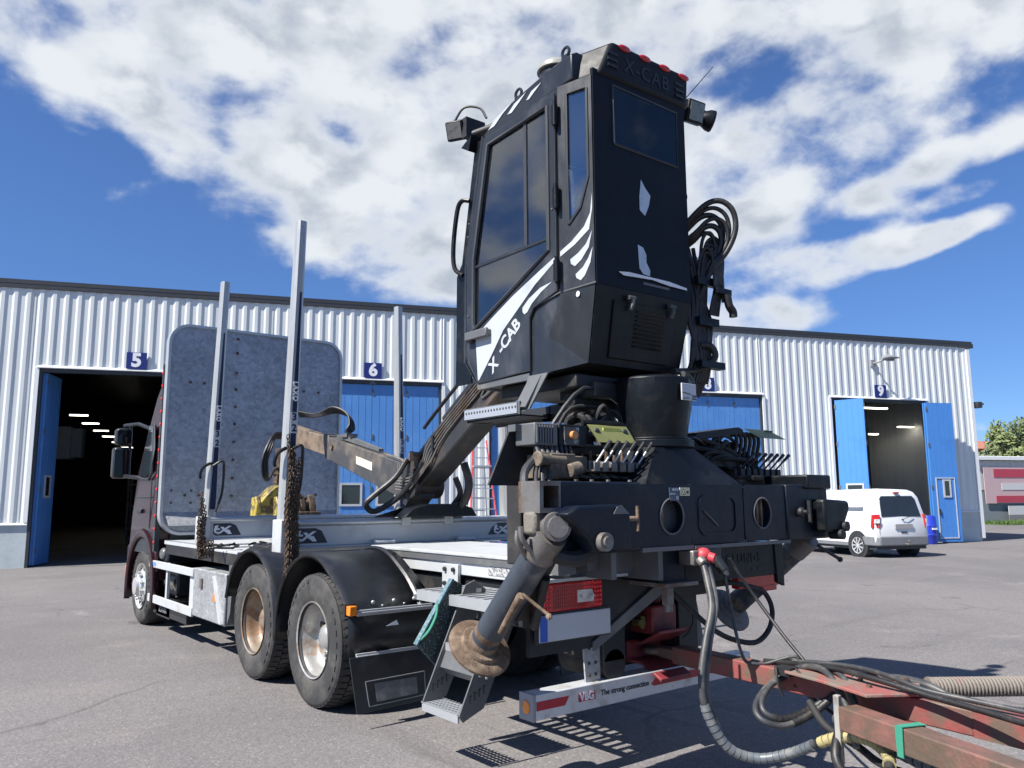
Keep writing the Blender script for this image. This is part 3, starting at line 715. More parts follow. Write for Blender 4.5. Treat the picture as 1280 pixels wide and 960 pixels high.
# chassis
ch = MB()
for s in (-1, 1):
    ch.box(s * .42 - .04, s * .42 + .04, -2.35, 6.6, .74, 1.03)
for y in (-2.2, -.7, .67, 2.1, 3.4, 4.9): ch.box(-.40, .40, y - .05, y + .05, .78, 1.0)
build(ch, 'chassis_frame', DKST, tr, bevel=.008)
ax = MB()
for y in (0, 1.33): ax.cyl((-.95, y, .53), (.95, y, .53), .09).ell((0, y, .53), .26, .26, .24)
ax.cyl((-.95, 5.6, .48), (.95, 5.6, .48), .07)
build(ax, 'axle', DKST, tr)
# wheels
def tyre_mb(rad, w, lugs, rim_r):
    mb = MB(); h = w / 2
    prof = [(rim_r - .01, -h * .80), (rim_r + .012, -h * .93), (rim_r + .06, -h * 1.0), (rad * .80, -h * 1.04), (rad * .90, -h * 1.0), (rad * .955, -h * .90),
            (rad * .972, -h * .80), (rad * .972, h * .80), (rad * .955, h * .90), (rad * .90, h), (rad * .80, h * 1.04), (rim_r + .06, h), (rim_r + .012, h * .93), (rim_r - .01, h * .8)]
    mb.lathe(prof, (0, 0, 0), (1, 0, 0), 64)
    if lugs:
        for k in range(lugs):
            for row, (a, b) in enumerate(((-.90, -.34), (-.26, .26), (.34, .90))):
                an = 2 * math.pi * (k + .5 * (row == 1)) / lugs; da = 2 * math.pi / lugs * .40
                ri = rad * .968; ro0 = rad
                vs = []
                for rr in (ri, ro0):
                    for xx in (a * h, b * h):
                        r2 = rr - (.022 if (abs(xx) > .85 * h and rr == ro0) else 0)
                        for q in (an - da, an + da): vs.append((xx, math.cos(q) * r2, math.sin(q) * r2))
                mb.add(vs, [(0, 1, 3, 2), (4, 6, 7, 5), (0, 4, 5, 1), (1, 5, 7, 3), (3, 7, 6, 2), (2, 6, 4, 0)])
    else:
        for xx in (-.55, -.2, .2, .55):
            mb.lathe([(rad * .985, xx * h - .035), (rad, xx * h - .028), (rad, xx * h + .028), (rad * .985, xx * h + .035)], (0, 0, 0), (1, 0, 0), 64)
    # raised sidewall letters band
    for k in range(26):
        if k % 13 > 7: continue
        an = 2 * math.pi * k / 26 * .8; r1, r2 = rad * .84, rad * .88
        vs = []
        for rr in (r1, r2):
            for q in (an - .045, an + .045):
                for xx in (-h * 1.035, -h * 1.06): vs.append((xx, math.cos(q) * rr, math.sin(q) * rr))
        mb.add(vs, [(0, 1, 3, 2), (4, 6, 7, 5), (0, 4, 5, 1), (1, 5, 7, 3), (3, 7, 6, 2), (2, 6, 4, 0)])
    return mb
def rear_wheel(y, rimmat, label=None):
    w = thing('wheel', None, None, (0, y, .525)); w.parent = tr
    if label: w['label'] = label
    for xo, out in ((-1.115, True), (-.76, False)):
        ty = build(tyre_mb(.535, .30, 54 if out else 0, .29), 'tyre', DUSTRUB, w, smooth=40); ty.location = (xo, 0, 0)
    rim = MB()
    prof = [(.290, -.145), (.301, -.152), (.303, -.145), (.292, -.12), (.276, -.10), (.268, -.06), (.262, .0), (.235, .025), (.17, .035), (.135, .025), (.12, .0), (.10, -.04), (.055, -.065), (0, -.07)]
    rim.lathe(prof, (-1.115, 0, 0), (1, 0, 0), 48)
    build(rim, 'rim', rimmat, w, smooth=50)
    nb = MB()
    for k in range(10):
        a = 2 * math.pi * k / 10; nb.cyl((-1.115 + .035, math.cos(a) * .155, math.sin(a) * .155), (-1.115 - .005, math.cos(a) * .155, math.sin(a) * .155), .016, .014, 6)
    build(nb, 'wheel_nut', DKRUST, w)
    hb = MB()
    for k in range(8):
        a = 2 * math.pi * (k + .5) / 8; hb.ell((-1.115 + .022, math.cos(a) * .212, math.sin(a) * .212), .004, .026, .026, 12, 6)
    build(hb, 'hand_hole', DKFR, w)
    return w
wA = rear_wheel(0, RIMS)
wB = rear_wheel(1.33, RIMR, 'rusty rimmed rear wheel')
for o_ in (wA, wB):
    c = copy_tree(o_); c.parent = tr; c.rotation_euler = (0, 0, math.pi)
def front_wheel(sx):
    w = thing('wheel', None, None, (0, 5.6, .51)); w.parent = tr
    ty = build(tyre_mb(.512, .34, 0, .29), 'tyre', DUSTRUB, w, smooth=40); ty.location = (-1.07, 0, 0)
    rim = MB().lathe([(.290, -.17), (.302, -.178), (.300, -.165), (.283, -.14), (.27, -.10), (.25, -.13), (.20, -.165), (.16, -.175), (.155, -.20), (.12, -.215), (.11, -.25), (.0, -.255)], (-1.07, 0, 0), (1, 0, 0), 48)
    build(rim, 'rim', M('bright_rim', (.66, .66, .64), .3, .6, var=.1), w, smooth=45)
    hh = MB()
    for k in range(10):
        a = 2 * math.pi * k / 10; hh.ell((-1.07 - .150, math.cos(a) * .232, math.sin(a) * .232), .012, .030, .030, 12, 6)
    build(hh, 'hand_hole', DKFR, w)
    nb = MB()
    for k in range(10):
        a = 2 * math.pi * (k + .5) / 10; nb.cyl((-1.235, math.cos(a) * .175, math.sin(a) * .175), (-1.29, math.cos(a) * .175, math.sin(a) * .175), .018, .013, 6)
    build(nb, 'wheel_nut', ALU, w)
    if sx > 0: w.rotation_euler = (0, 0, math.pi)
front_wheel(-1); front_wheel(1)

# mudguards
def arcpts(yc, zc, r, a0, a1, n=18):
    return [(yc + r * math.cos(R(a0 + (a1 - a0) * k / n)), zc + r * math.sin(R(a0 + (a1 - a0) * k / n))) for k in range(n + 1)]
def guard(pts, x0, x1, sgn, name='mudguard'):
    xs = [(x0, -.035), (x0 - .012, -.012), (x0 + .012, 0.0), (x0 + .045, .006), (x0 + .09, 0), (x1, 0)]
    mb = MB(); n = len(pts); vs = []
    for i, (y, z) in enumerate(pts):
        p0 = Vector(pts[max(i - 1, 0)]); p1 = Vector(pts[min(i + 1, n - 1)]); t = (p1 - p0).normalized(); nn = Vector((t.y, -t.x))
        if nn.dot(Vector((y, z)) - Vector((pts[n // 2][0], .4))) < 0: nn = -nn
        for x, off in xs: vs.append((sgn * x * -1, y + nn.x * off, z + nn.y * off))
    m_ = len(xs)
    fs = [(i * m_ + k, i * m_ + k + 1, (i + 1) * m_ + k + 1, (i + 1) * m_ + k) for i in range(n - 1) for k in range(m_ - 1)]
    return build(mb.add(vs, fs), name, PLAST, tr, smooth=50, solid=.008)
gA = arcpts(0, .53, .685, -8, 118) + [(-.52, 1.02), (-.66, .90), (-.745, .80), (-.765, .66), (-.765, .50)]
gB = arcpts(1.33, .53, .665, 14, 186)
for s in (-1, 1):
    g1 = guard(gA, -1.305, -.60, s)
    guard(gB, -1.305, -.60, s)
    if s < 0:
        # bright strips, rivets, strap over the rear mudguard
        for z in (.815, .505): build(MB().box(-1.27, -.615, -.792, -.775, z - .022, z + .022).box(-1.27, -.615, -.800, -.775, z - .006, z + .006), 'clamp_strip', ALU, g1, bevel=.003)
        rv = MB()
        for x in (-1.1, -.92, -.74):
            rv.ell((x, -.715, .875), .016, .012, .016, 10, 6)
        for x in (-1.02, -.83): rv.ell((x, -.72, .845), .010, .008, .010, 8, 5)
        build(rv, 'rivet', ALU, g1)
        st = MB(); pts = [(y * 1.0, z) for y, z in arcpts(0, .53, .700, 30, 118)] + [(-.53, 1.03), (-.67, .91), (-.752, .815)]
        st_pts = [(-.70, y, z) for y, z in pts]
        build(MB().tube(st_pts, .022, 6, 2), 'seam_strap', PLAST, g1)
        build(MB().box(-.74, -.66, -.745, -.70, .87, .905), 'strap_buckle', STEEL, g1)
        tri = build(MB().prism([(-1.02, -.777, .70), (-.93, -.777, .735), (-.91, -.777, .70)], (0, -.002, 0)), 'sticker', WHITE, g1)
        am = build(MB().box(-1.335, -1.275, -.80, -.74, .80, .87), 'side_marker', LENSA, tr, bevel=.006)
        build(MB().box(-1.345, -1.265, -.74, -.715, .79, .88), 'marker_base', PLAST, am)
for s in (-1, 1):
    x0, x1 = (-1.33, -.63) if s < 0 else (.63, 1.33)
    fl_ = build(MB().prism([(x0, -.79, .505), (x1, -.79, .505), (x1 + .015, -.83, .135), (x0 + .05, -.83, .115)], (0, -.012, 0)), 'mud_flap', PLAST, tr, bevel=.003)
    if s < 0:
        fo = [(-1.21, -.8275, .33), (-.71, -.8275, .34), (-.70, -.836, .17), (-1.18, -.8385, .155)]
        fr = MB()
        for i in range(4): fr.tube([fo[i], fo[(i + 1) % 4]], .004, 4, 0)
        build(fr, 'printed_border', M('faded_print', (.22, .23, .24), .6), fl_)
        build(MB().prism([(-1.14, -.8275, .31), (-.78, -.8275, .31), (-.77, -.836, .19), (-1.12, -.8385, .18)], (0, -.002, 0)), 'printed_patch', M('faded_patch', (.11, .115, .12), .6, col2=(.2, .2, .2), s=9), fl_)
# aluminium underframe deck behind the bunks
dk = build(MB().box(-.52, .52, -2.25, .42, 1.205, 1.232).box(-.50, .50, -2.2, .40, 1.06, 1.204), 'sub_frame', ALUW, tr, bevel=.006)
build(MB().box(-.515, -.501, -2.2, .38, 1.155, 1.20), 'flange_line', GREYST, dk)
build(MB().box(-.505, -.502, -1.72, -1.38, 1.085, 1.145), 'type_label', M('label_print', (.42, .43, .43), .5, col2=(.15, .15, .15), s=60, lo=.45, hi=.55), dk)
bk = MB().box(-.535, -.505, -1.02, -.80, .92, 1.14)
build(bk, 'bolt_plate', ALUW, dk, bevel=.004)
bb = MB()
for y in (-.97, -.85):
    for z in (.99, 1.10): bb.cyl((-.535, y, z), (-.555, y, z), .018, .018, 6)
build(bb, 'bolt', DKST, dk)
# perforated walkway
wk = MB()
wks = MB()
for k in range(14): wks.box(-.97, -.55, -2.39 + k * .09, -2.39 + k * .09 + .045, .985, 1.0)
build(wks, 'walkway_slat', ALU, tr)
wk.box(-1.0, -.97, -2.4, -1.18, .93, 1.0).box(-.55, -.52, -2.4, -1.18, .93, 1.0).box(-.78, -.75, -2.4, -1.18, .95, .99)
build(wk, 'walkway_frame', ALU, tr)

# load bunks with stakes
def bunk(y, full):
    b = thing('bunk', None, None, (0, y, 0)); b.parent = tr
    web = MB().box(-1.27, 1.30, -.055, .055, 1.235, 1.425).box(-1.27, 1.30, -.085, .085, 1.215, 1.234)
    build(web, 'beam', ALUW, b, bevel=.006)
    build(MB().cyl((-1.27, -.045, 1.44), (1.30, -.045, 1.44), .032, n=14).box(-1.27, 1.3, -.03, .055, 1.425, 1.45), 'top_tube', ALU, b)
    for s in (-1, 1):
        e = MB().box(s * 1.29 - .05, s * 1.29 + .05, -.10, .10, 1.19, 1.475)
        if s > 0: e.prism([(1.25, -.06, 1.475), (1.335, -.06, 1.475), (1.335, -.06, 1.53), (1.315, -.06, 1.60), (1.29, -.06, 1.60)], (0, .12, 0))
        build(e, 'end_socket', ALUW, b, bevel=.008)
        # dark logo patch with the white maker's mark
        x0, x1 = (-1.22, -.88) if s < 0 else (.93, 1.235)
        if s < 0: pts = [(x0, 1.395), (x0 + .22, 1.395), (x0 + .28, 1.37), (x1, 1.262), (x0 + .06, 1.262), (x0, 1.30)]
        else: pts = [(x1, 1.395), (x0 + .13, 1.395), (x0 + .06, 1.36), (x0, 1.275), (x1 - .05, 1.275), (x1, 1.30)]
        build(MB().prism([(x, -.0575, z) for x, z in pts], (0, -.001, 0)), 'logo_patch', M('logo_dark', (.028, .034, .046), .4), b)
        ox = x0 + .045 if s < 0 else x0 + .085
        sh = [[(0, .10), (.04, .105), (.03, .07), (.06, .068), (.055, .052), (.018, .052), (.012, .035), (.05, .03), (.045, .012), (0, .02), (-.012, .05)],
              [(.055, .088), (.10, .085), (.105, .068), (.15, .095), (.185, .095), (.125, .053), (.16, .052), (.19, .005), (.15, .005), (.10, .04), (.06, .01), (.02, .004), (.085, .055)]]
        for k, p in enumerate(sh):
            build(MB().prism([(ox + u, -.059, 1.272 + v) for u, v in p], (0, -.001, 0)), 'logo_mark', WHITE, b)
    cl = MB()
    for x in ((-.32, .62) if full else ()):
        cl.box(x - .08, x + .08, -.10, -.06, 1.215, 1.265).cyl((x - .11, -.10, 1.245), (x + .11, -.10, 1.245), .026, n=10)
    for x in ((-.07, .42) if full else ()):
        cl.box(x - .05, x + .05, -.09, .06, 1.39, 1.475)
    if cl.v: build(cl, 'clamp', ALUW, b, bevel=.006)
    return b
b1 = bunk(2.87, False); b2 = bunk(.63, True)
def stake(x, y, face, ztop):
    s = thing('stake', None, None, (x, y, 0)); s.parent = tr
    z0, z1 = 1.20, ztop
    def sect(z, k):
        w, d = .052 * k, .058 * k
        c = .022 * k
        return [(-w, -d + c, z), (-w + c, -d, z), (w - c, -d, z), (w, -d + c, z), (w, d - c, z), (w - c, d, z), (-w + c, d, z), (-w, d - c, z)]
    lean = .07 * (1 if x < 0 else -1)
    a = sect(z0, 1.12); b_ = [(q[0] + lean, q[1], q[2]) for q in sect(z1, .86)]
    st = MB().add(a + b_, [(i, (i + 1) % 8, 8 + (i + 1) % 8, 8 + i) for i in range(8)] + [tuple(range(8)), tuple(range(15, 7, -1))])
    build(st, 'post', ALUSTK, s, smooth=20)
    def off(z): return lean * (z - z0) / (z1 - z0), (1.12 + (.86 - 1.12) * (z - z0) / (z1 - z0))
    # dark grooved strip on the rear face, with lettering
    q = []
    for z in (1.55, 3.55):
        o_, k = off(z); hw = .032 if z < 3 else .008
        q.append((o_ + .012 - hw, -.0585 * k - .0015, z)); q.append((o_ + .012 + hw, -.0585 * k - .0015, z))
    strip = build(MB().prism([q[0], q[1], q[3], q[2]], (0, -.003, 0)), 'dark_strip', NAVY, s)
    o_, k = off(2.52)
    text('LAXO', .062, WHITE, s, frame_mtx((o_ + .012, -.0585 * k - .006, 2.62), (0, 0, -1), (1, 0, 0)), bold=.003, spacing=1.15)
    o_, k = off(2.32)
    pl = build(MB().box(o_ + .012 - .034, o_ + .012 + .034, -.0585 * k - .008, -.0585 * k - .0045, 2.24, 2.43), 'number_label', PLATE, s)
    text('3', .09, NAVY, s, frame_mtx((o_ + .012, -.0585 * k - .0095, 2.385), (1, 0, 0), (0, 0, 1)), bold=.003)
    text('2', .09, NAVY, s, frame_mtx((o_ + .012, -.0585 * k - .0095, 2.285), (1, 0, 0), (0, 0, 1)), bold=.003)
    if x < 0:
        zk = 1.98 if y > 2 else 2.03
        o_, k = off(zk)
        build(MB().tube([(o_ - .01, -.075, zk + .08), (o_ - .06, -.07, zk + .07), (o_ - .12, -.05, zk + .02), (o_ - .14, -.04, zk - .06), (o_ - .13, -.04, zk - .09)], .016, 8), 'hook', BLACK, s)
        build(MB().tube([(o_ - .02, -.09, zk + .05), (o_ + .06, -.12, zk + .10), (o_ + .11, -.06, zk + .05), (o_ + .11, -.03, zk - .25), (o_ + .03, -.09, zk - .45)], .014, 6), 'tension_lever', DKST, s)
    return s
stake(-1.275, .63, 0, 4.24); stake(-1.235, 2.87, 0, 4.16)
stake(1.22, .63, 0, 4.24); stake(1.20, 2.87, 0, 4.20)

# headboard
hbm = thing('headboard', None, None, (0, 4.70, 0)); hbm.parent = tr
def rr(x0, x1, z0, z1, r, n=8):
    out = []
    for cx, cz, a0 in ((x1 - r, z1 - r, 0), (x0 + r, z1 - r, 90), (x0 + r, z0 + r, 180), (x1 - r, z0 + r, 270)):
        for k in range(n + 1):
            a = R(a0 + 90 * k / n); out.append((cx + r * math.cos(a), cz + r * math.sin(a)))
    return out
HP = rr(-1.27, 1.20, 1.22, 3.99, .26)
build(MB().prism([(x, 0, z) for x, z in HP], (0, .02, 0)), 'plate', GALV, hbm, smooth=20)
HO = rr(-1.285, 1.215, 1.205, 4.005, .27); HI = rr(-1.25, 1.18, 1.24, 3.97, .24)
rim = MB()
rim.ring([(x, -.03, z) for x, z in HO], [(x, -.03, z) for x, z in HI]).ring([(x, .10, z) for x, z in HO], [(x, -.03, z) for x, z in HO]).ring([(x, -.03, z) for x, z in HI], [(x, -.002, z) for x, z in HI])
build(rim, 'edge_rim', ALU, hbm, smooth=50)
build(MB().prism([(-1.22, -.001, 1.50), (1.16, -.001, 1.50), (1.13, -.10, 1.34), (-1.19, -.10, 1.34)], (0, -.012, -.01)), 'kick_plate', GALVB, hbm)
bolts = MB()
for z in (3.88, 3.68, 3.40, 3.17, 2.93, 2.69, 2.44, 2.20, 1.95, 1.71):
    for x in (-.37, .37): bolts.ell((x, -.012, z), .020, .014, .020, 10, 6)
for x in (-.98, -.80, .62, .85):
    for z in (3.22, 1.72): bolts.ell((x, -.012, z), .018, .012, .018, 10, 6)
for x in (-1.15, -.9): 
    for z in (1.78, 1.62): bolts.ell((x, -.012, z), .015, .01, .015, 8, 5)
build(bolts, 'bolt', DKRUST, hbm)
# platform under the headboard
pf = build(MB().box(-1.21, 1.15, 3.3, 4.66, 1.10, 1.145), 'deck_plate', ALUW, tr, bevel=.004)
rd = MB()
for k in range(22): rd.box(-1.213, -1.18, 3.32 + k * .06, 3.35 + k * .06, 1.146, 1.152)
build(rd, 'tread_rib', ALU, pf)
build(MB().box(-1.205, 1.14, 1.9, 4.6, .985, 1.098), 'deck_edge', DKST, tr)
build(MB().box(-1.20, -.6, 2.0, 3.29, 1.099, 1.125), 'deck_plate', ALUW, tr, bevel=.004)

# side guards, toolbox, tanks
for z0, z1 in ((.795, .885), (.355, .455)):
    build(MB().box(-1.265, -1.235, 3.22, 5.12, z0, z1), 'side_rail', ALUW, tr, bevel=.006)
build(MB().box(-1.267, -1.2655, 4.78, 5.02, .815, .865), 'blue_sticker', M('pale_blue', (.12, .25, .55), .4), tr)
build(MB().box(-1.233, -1.20, 4.35, 4.42, .36, .88).box(-1.233, -1.19, 3.24, 3.42, .36, .88), 'guard_upright', ALUW, tr)
tb = build(MB().box(-1.262, -.70, 2.13, 3.20, .375, .90), 'tool_box', GALVB, tr, bevel=.015)
build(MB().prism([(-1.263, 2.42, .83), (-1.263, 2.46, .86), (-1.263, 2.20, .40), (-1.263, 2.14, .40)], (-.03, 0, 0)), 'box_edge', ALUW, tb)
build(MB().box(-1.28, -1.263, 2.85, 2.93, .70, .80), 'latch', STEEL, tb)
build(MB().box(-1.285, -1.263, 2.36, 2.44, .60, .68), 'side_marker', LENSA, tb, bevel=.005)
build(MB().prism([(-1.24, 2.10, .99), (-1.24, 1.96, .99), (-1.24, 2.02, .52), (-1.24, 2.10, .40)], (.5, 0, 0)), 'inner_mudguard', GREYST, tr)
tk = MB().cyl((-.95, 3.3, .60), (-.95, 3.75, .60), .19, n=24).ell((-.95, 3.3, .60), .19, .06, .19).ell((-.95, 3.75, .60), .19, .06, .19)
build(tk, 'air_tank', DKST, tr, smooth=40)
cl_ = MB()
for k in range(10):
    y = 4.45 + k * .05; cl_.tube([(-1.08, y, .5 + .03 * (k % 3)), (-1.12, y + .05, .62), (-1.05, y + .02, .78)], .012, 6)
build(cl_, 'pipe_coil', STEEL, tr)
build(MB().box(-1.1, -.5, 4.4, 5.0, .45, .80).box(-1.18, -.6, 4.62, 4.95, .84, 1.02), 'equipment_box', PLAST, tr, bevel=.03)
build(MB().ell((-1.18, 4.78, .97), .05, .09, .08), 'work_lamp', LAMPG, tr)
build(MB().box(-1.2, .9, 4.3, 4.9, .20, .40).box(-1.20, -1.17, 3.6, 5.05, .22, .35), 'lower_panel', PLAST, tr)
text('SCANIA', .10, M('faded_print', (.22, .23, .24), .6), tr, frame_mtx((-1.203, 4.6, .285), (0, -1, 0), (0, 0, 1)))

# cab
cabp = thing('driver_cab', None, None, (0, 0, 0)); cabp.parent = tr
side = [(4.88, .62), (4.86, 1.3), (4.85, 2.6), (4.85, 3.3), (4.90, 3.50), (5.25, 3.40), (5.58, 3.10), (5.80, 2.70), (6.10, 2.08), (6.28, 1.5), (6.38, .9), (6.40, .42), (6.31, .42), (6.27, .75), (6.12, 1.05), (5.85, 1.22), (5.6, 1.26), (5.35, 1.22), (5.1, 1.05), (4.96, .8), (4.93, .62)]
cb = MB(); n = len(side); vs = []
def cw(z): return 1.245 - max(0, z - 2.0) * .07
for sgn in (-1, 1):
    for y, z in side: vs.append((sgn * cw(z), y, z))
cb.add(vs, [tuple(range(n)), tuple(range(2 * n - 1, n - 1, -1))] + [(i, (i + 1) % n, n + (i + 1) % n, n + i) for i in range(n)])
build(cb, 'cab_shell', MAROON, cabp, smooth=30, bevel=.03, seg=3)
build(MB().prism([(-1.225, 5.33, 2.66), (-1.225, 5.33, 2.05), (-1.225, 5.66, 1.98), (-1.225, 6.00, 2.02), (-1.20, 5.70, 2.70)], (-.022, 0, 0)), 'side_window', PANE, cabp)
build(MB().tube([(-1.25, 5.31, 2.68), (-1.25, 5.31, 2.03), (-1.25, 5.66, 1.95), (-1.25, 6.05, 1.99)], .018, 6, 2), 'window_seal', DKFR, cabp)
build(MB().prism([(-1.255, 5.25, 2.7), (-1.255, 5.31, 2.7), (-1.255, 5.31, 2.1), (-1.255, 5.18, 2.35)], (-.006, 0, 0)), 'rear_quarter_pane', PANE, cabp)
dl = MB()
for a, b_ in (((5.30, 1.28), (5.30, 1.95)), ((5.0, 1.35), (5.0, 3.0)), ((5.30, 1.70), (6.15, 1.70))):
    dl.tube([(-1.247, a[0], a[1]), (-1.247 + .07 * max(0, b_[1] - 2), b_[0], b_[1])], .008, 5, 0)
build(dl, 'panel_gap', DKFR, cabp)
build(MB().box(-1.275, -1.245, 5.70, 5.92, 1.48, 1.54), 'door_handle', DKFR, cabp, bevel=.01)
ap = arcpts(5.6, .51, .66, 0, 176)
def fender(pts, w):
    vs = []; mb = MB(); k = len(pts)
    for i, (y, z) in enumerate(pts):
        c = Vector((y - 5.6, z - .51)).normalized()
        for x, d in ((-1.10, 0), (-1.265, 0), (-1.285, .03), (-1.275, .085), (-1.20, .10)): vs.append((x, y + c.x * d, z + c.y * d))
    return mb.add(vs, [(i * 5 + j, i * 5 + j + 1, (i + 1) * 5 + j + 1, (i + 1) * 5 + j) for i in range(k - 1) for j in range(4)])
fp = [(4.94, .30)] + ap[::-1] + [(6.26, .30)]
build(fender(fp, .2), 'wheel_arch', MAROON, cabp, smooth=50, solid=.01)
build(MB().box(-1.25, 1.25, 6.32, 6.46, .30, 1.05), 'front_bumper', MAROON, cabp, bevel=.06, seg=3)
build(MB().box(-1.262, -1.246, 6.345, 6.43, .58, .74), 'turn_signal', LENSA, cabp)
build(MB().box(-1.262, -1.24, 6.30, 6.40, .28, .36), 'step', PLAST, cabp)
build(MB().box(-1.24, -.6, 4.90, 6.3, .95, 1.25).box(-1.0, 1.0, 4.9, 6.3, 1.0, 1.3), 'inner_arch', DKFR, cabp)
build(MB().prism([(-1.235, 4.89, 1.0), (-1.235, 4.815, 1.0), (-1.235, 4.81, 3.45), (-1.235, 4.87, 3.45)], (-.06, 0, 0)), 'rear_edge_trim', DKFR, cabp)
lam = MB().box(-1.1, 1.1, 4.78, 4.88, 1.1, 3.3)
build(lam, 'rear_panel', DKFR, cabp)
for k in range(14):
    z = 1.12 + k * .170
    q = build(MB().ell((-1.298, 4.84, z), .010, .018, .020, 10, 6), 'marker_lamp', LENSRL, cabp)
build(MB().prism([(-1.245 + .07 * 1.0 - .004, 4.95, 3.02), (-1.245 + .07 * 1.0 - .004, 5.25, 3.02), (-1.245 + .07 * 1.18 - .004, 5.25, 3.20), (-1.245 + .07 * 1.18 - .004, 4.95, 3.20)], (-.004, 0, 0)), 'cab_sticker', M('sticker_yellow', (.22, .25, .12), .5), cabp)
# mirrors
mi = thing('wing_mirror', None, None, (.11, 0, 0)); mi.parent = tr
build(MB().box(-1.60, -1.37, 6.52, 6.72, 1.98, 2.44), 'main_mirror', PLAST, mi, bevel=.05, seg=3)
build(MB().box(-1.585, -1.385, 6.515, 6.521, 2.02, 2.40), 'mirror_face', M('mirror_face', (.05, .055, .06), .05, .8), mi)
build(MB().box(-1.58, -1.36, 6.52, 6.72, 2.47, 2.72), 'wide_mirror', PLAST, mi, bevel=.05, seg=3)
build(MB().box(-1.565, -1.375, 6.515, 6.521, 2.50, 2.69), 'mirror_face', M('mirror_face', (.05, .055, .06), .05, .8), mi)
build(MB().tube([(-1.28, 5.80, 2.66), (-1.36, 6.2, 2.76), (-1.46, 6.60, 2.76)], .028, 8, 0).tube([(-1.33, 6.10, 1.98), (-1.46, 6.60, 2.02)], .028, 8, 0).tube([(-1.36, 6.66, 2.0), (-1.36, 6.66, 2.78)], .025, 8, 0), 'mirror_arm', PLAST, mi)

# folding steps beside the rear mudguard, with the speckled pad
sp_ = thing('access_steps', None, None, (0, 0, 0)); sp_.parent = tr
for y in (-1.64, -2.06):
    pl = [(-1.235, .34), (-1.205, .30), (-1.05, .36), (-.72, 1.02), (-.82, 1.09), (-.90, 1.06)]
    build(MB().prism([(x, y, z) for x, z in pl], (0, -.012, 0)), 'side_plate', GREYST, sp_, bevel=.002)
    cut = MB()
    for k, (du, dz) in enumerate(((0, 0), (.035, .015), (.07, .03), (.105, .045))):
        x = -1.16 + du; z = .405 + dz
        cut.box(x, x + .008, y - .0145, y - .012, z, z + .045).box(x, x + .02, y - .0145, y - .012, z + .04, z + .047)
    build(cut, 'cut_slot', DKFR, sp_)
def tread(x0, x1, z, name='tread'):
    t_ = MB().box(x0, x0 + .012, -2.052, -1.642, z - .05, z)
    n = 5
    for k in range(n):
        x = x0 + .014 + (x1 - x0 - .014) * k / n
        t_.box(x, x + (x1 - x0) / n * .45, -2.052, -1.642, z - .006, z)
    for k in range(12):
        y = -2.05 + k * .037; t_.box(x0, x1, y, y + .012, z - .003, z + .003)
    build(t_, name, ALU, sp_)
tread(-1.232, -1.06, .345); tread(-1.06, -.90, .70)
build(MB().prism([(-1.10, -1.645, .55), (-1.05, -1.645, .50), (-.95, -1.645, .72), (-1.0, -1.645, .78)], (0, -.40, 0)), 'cross_plate', GREYST, sp_)
pd_ = [(-1.245, .70), (-1.075, .53), (-.90, .93), (-.885, 1.06), (-.965, 1.10)]
pad = build(MB().prism([(x, -1.555, z) for x, z in pd_], (0, -.045, 0)), 'pad', SPECK, sp_, bevel=.008)
build(MB().prism([(-1.250, -1.555, .70), (-.970, -1.555, 1.105), (-.955, -1.555, 1.10), (-1.235, -1.555, .69)], (0, -.045, 0)), 'pad_edge', SUNTEAL, sp_)
build(MB().tube([(-1.225, -1.59, .72), (-1.165, -1.61, .78), (-1.11, -1.61, .87), (-1.085, -1.59, .945)], .010, 6), 'green_strap', GREENS, sp_)
bo_ = MB()
for x, z in ((-1.08, .56), (-1.03, .54), (-.80, 1.0), (-.86, .93)): bo_.ell((x, -2.075, z), .012, .008, .012, 8, 5)
build(bo_, 'bolt', ALU, sp_)
build(MB().beam((-.80, -1.66, 1.02), (-.70, -1.5, 1.0), .05, .03).beam((-.80, -2.05, 1.02), (-.62, -2.1, 1.0), .05, .03), 'hinge_arm', GREYST, sp_)

# tail: cross plate, lamps, plate, underrun bar, towing jaw
build(MB().prism([(-1.16, -2.66, 1.17), (.10, -2.66, 1.17), (.06, -2.66, 1.10), (-.47, -2.66, .86), (-.68, -2.66, .76), (-1.16, -2.66, .76)], (0, .03, 0)), 'tail_plate', DKST, tr)
build(MB().prism([(.12, -2.68, 1.16), (.06, -2.68, 1.085), (-.68, -2.68, .74), (-.68, -2.68, .80), (-.45, -2.68, .92), (.02, -2.68, 1.16)], (0, .02, 0)), 'tail_gusset', GREYST, tr, bevel=.004)
build(MB().box(-1.14, -.50, -2.80, -2.60, 1.178, 1.195), 'lamp_shelf', ALUW, tr)
tl = thing('tail_lamp', None, None, (0, 0, 0)); tl.parent = tr
build(MB().box(-1.135, -.650, -2.735, -2.66, 1.005, 1.165), 'lens', LENSR, tl, bevel=.012)
ce = MB()
for i in range(3):
    for k in range(6): ce.ell((-1.115 + i * .022, -2.736, 1.025 + k * .025), .009, .006, .010, 8, 5)
for i in range(3):
    for k in range(6): ce.ell((-.672 - i * .022, -2.736, 1.025 + k * .025), .009, .006, .010, 8, 5)
for i in range(4):
    for k in range(2): ce.ell((-.738 - i * .022, -2.736, 1.128 + k * .025), .009, .006, .010, 8, 5)
build(ce, 'light_cell', LENSRL, tl)
gl = MB()
for i in range(14): gl.box(-1.04 + i * .0165, -1.0385 + i * .0165, -2.7372, -2.7345, 1.02, 1.15)
for k in range(6): gl.box(-1.04, -.82, -2.7372, -2.7345, 1.03 + k * .022, 1.0315 + k * .022)
build(gl, 'lens_grid', DKRED, tl)
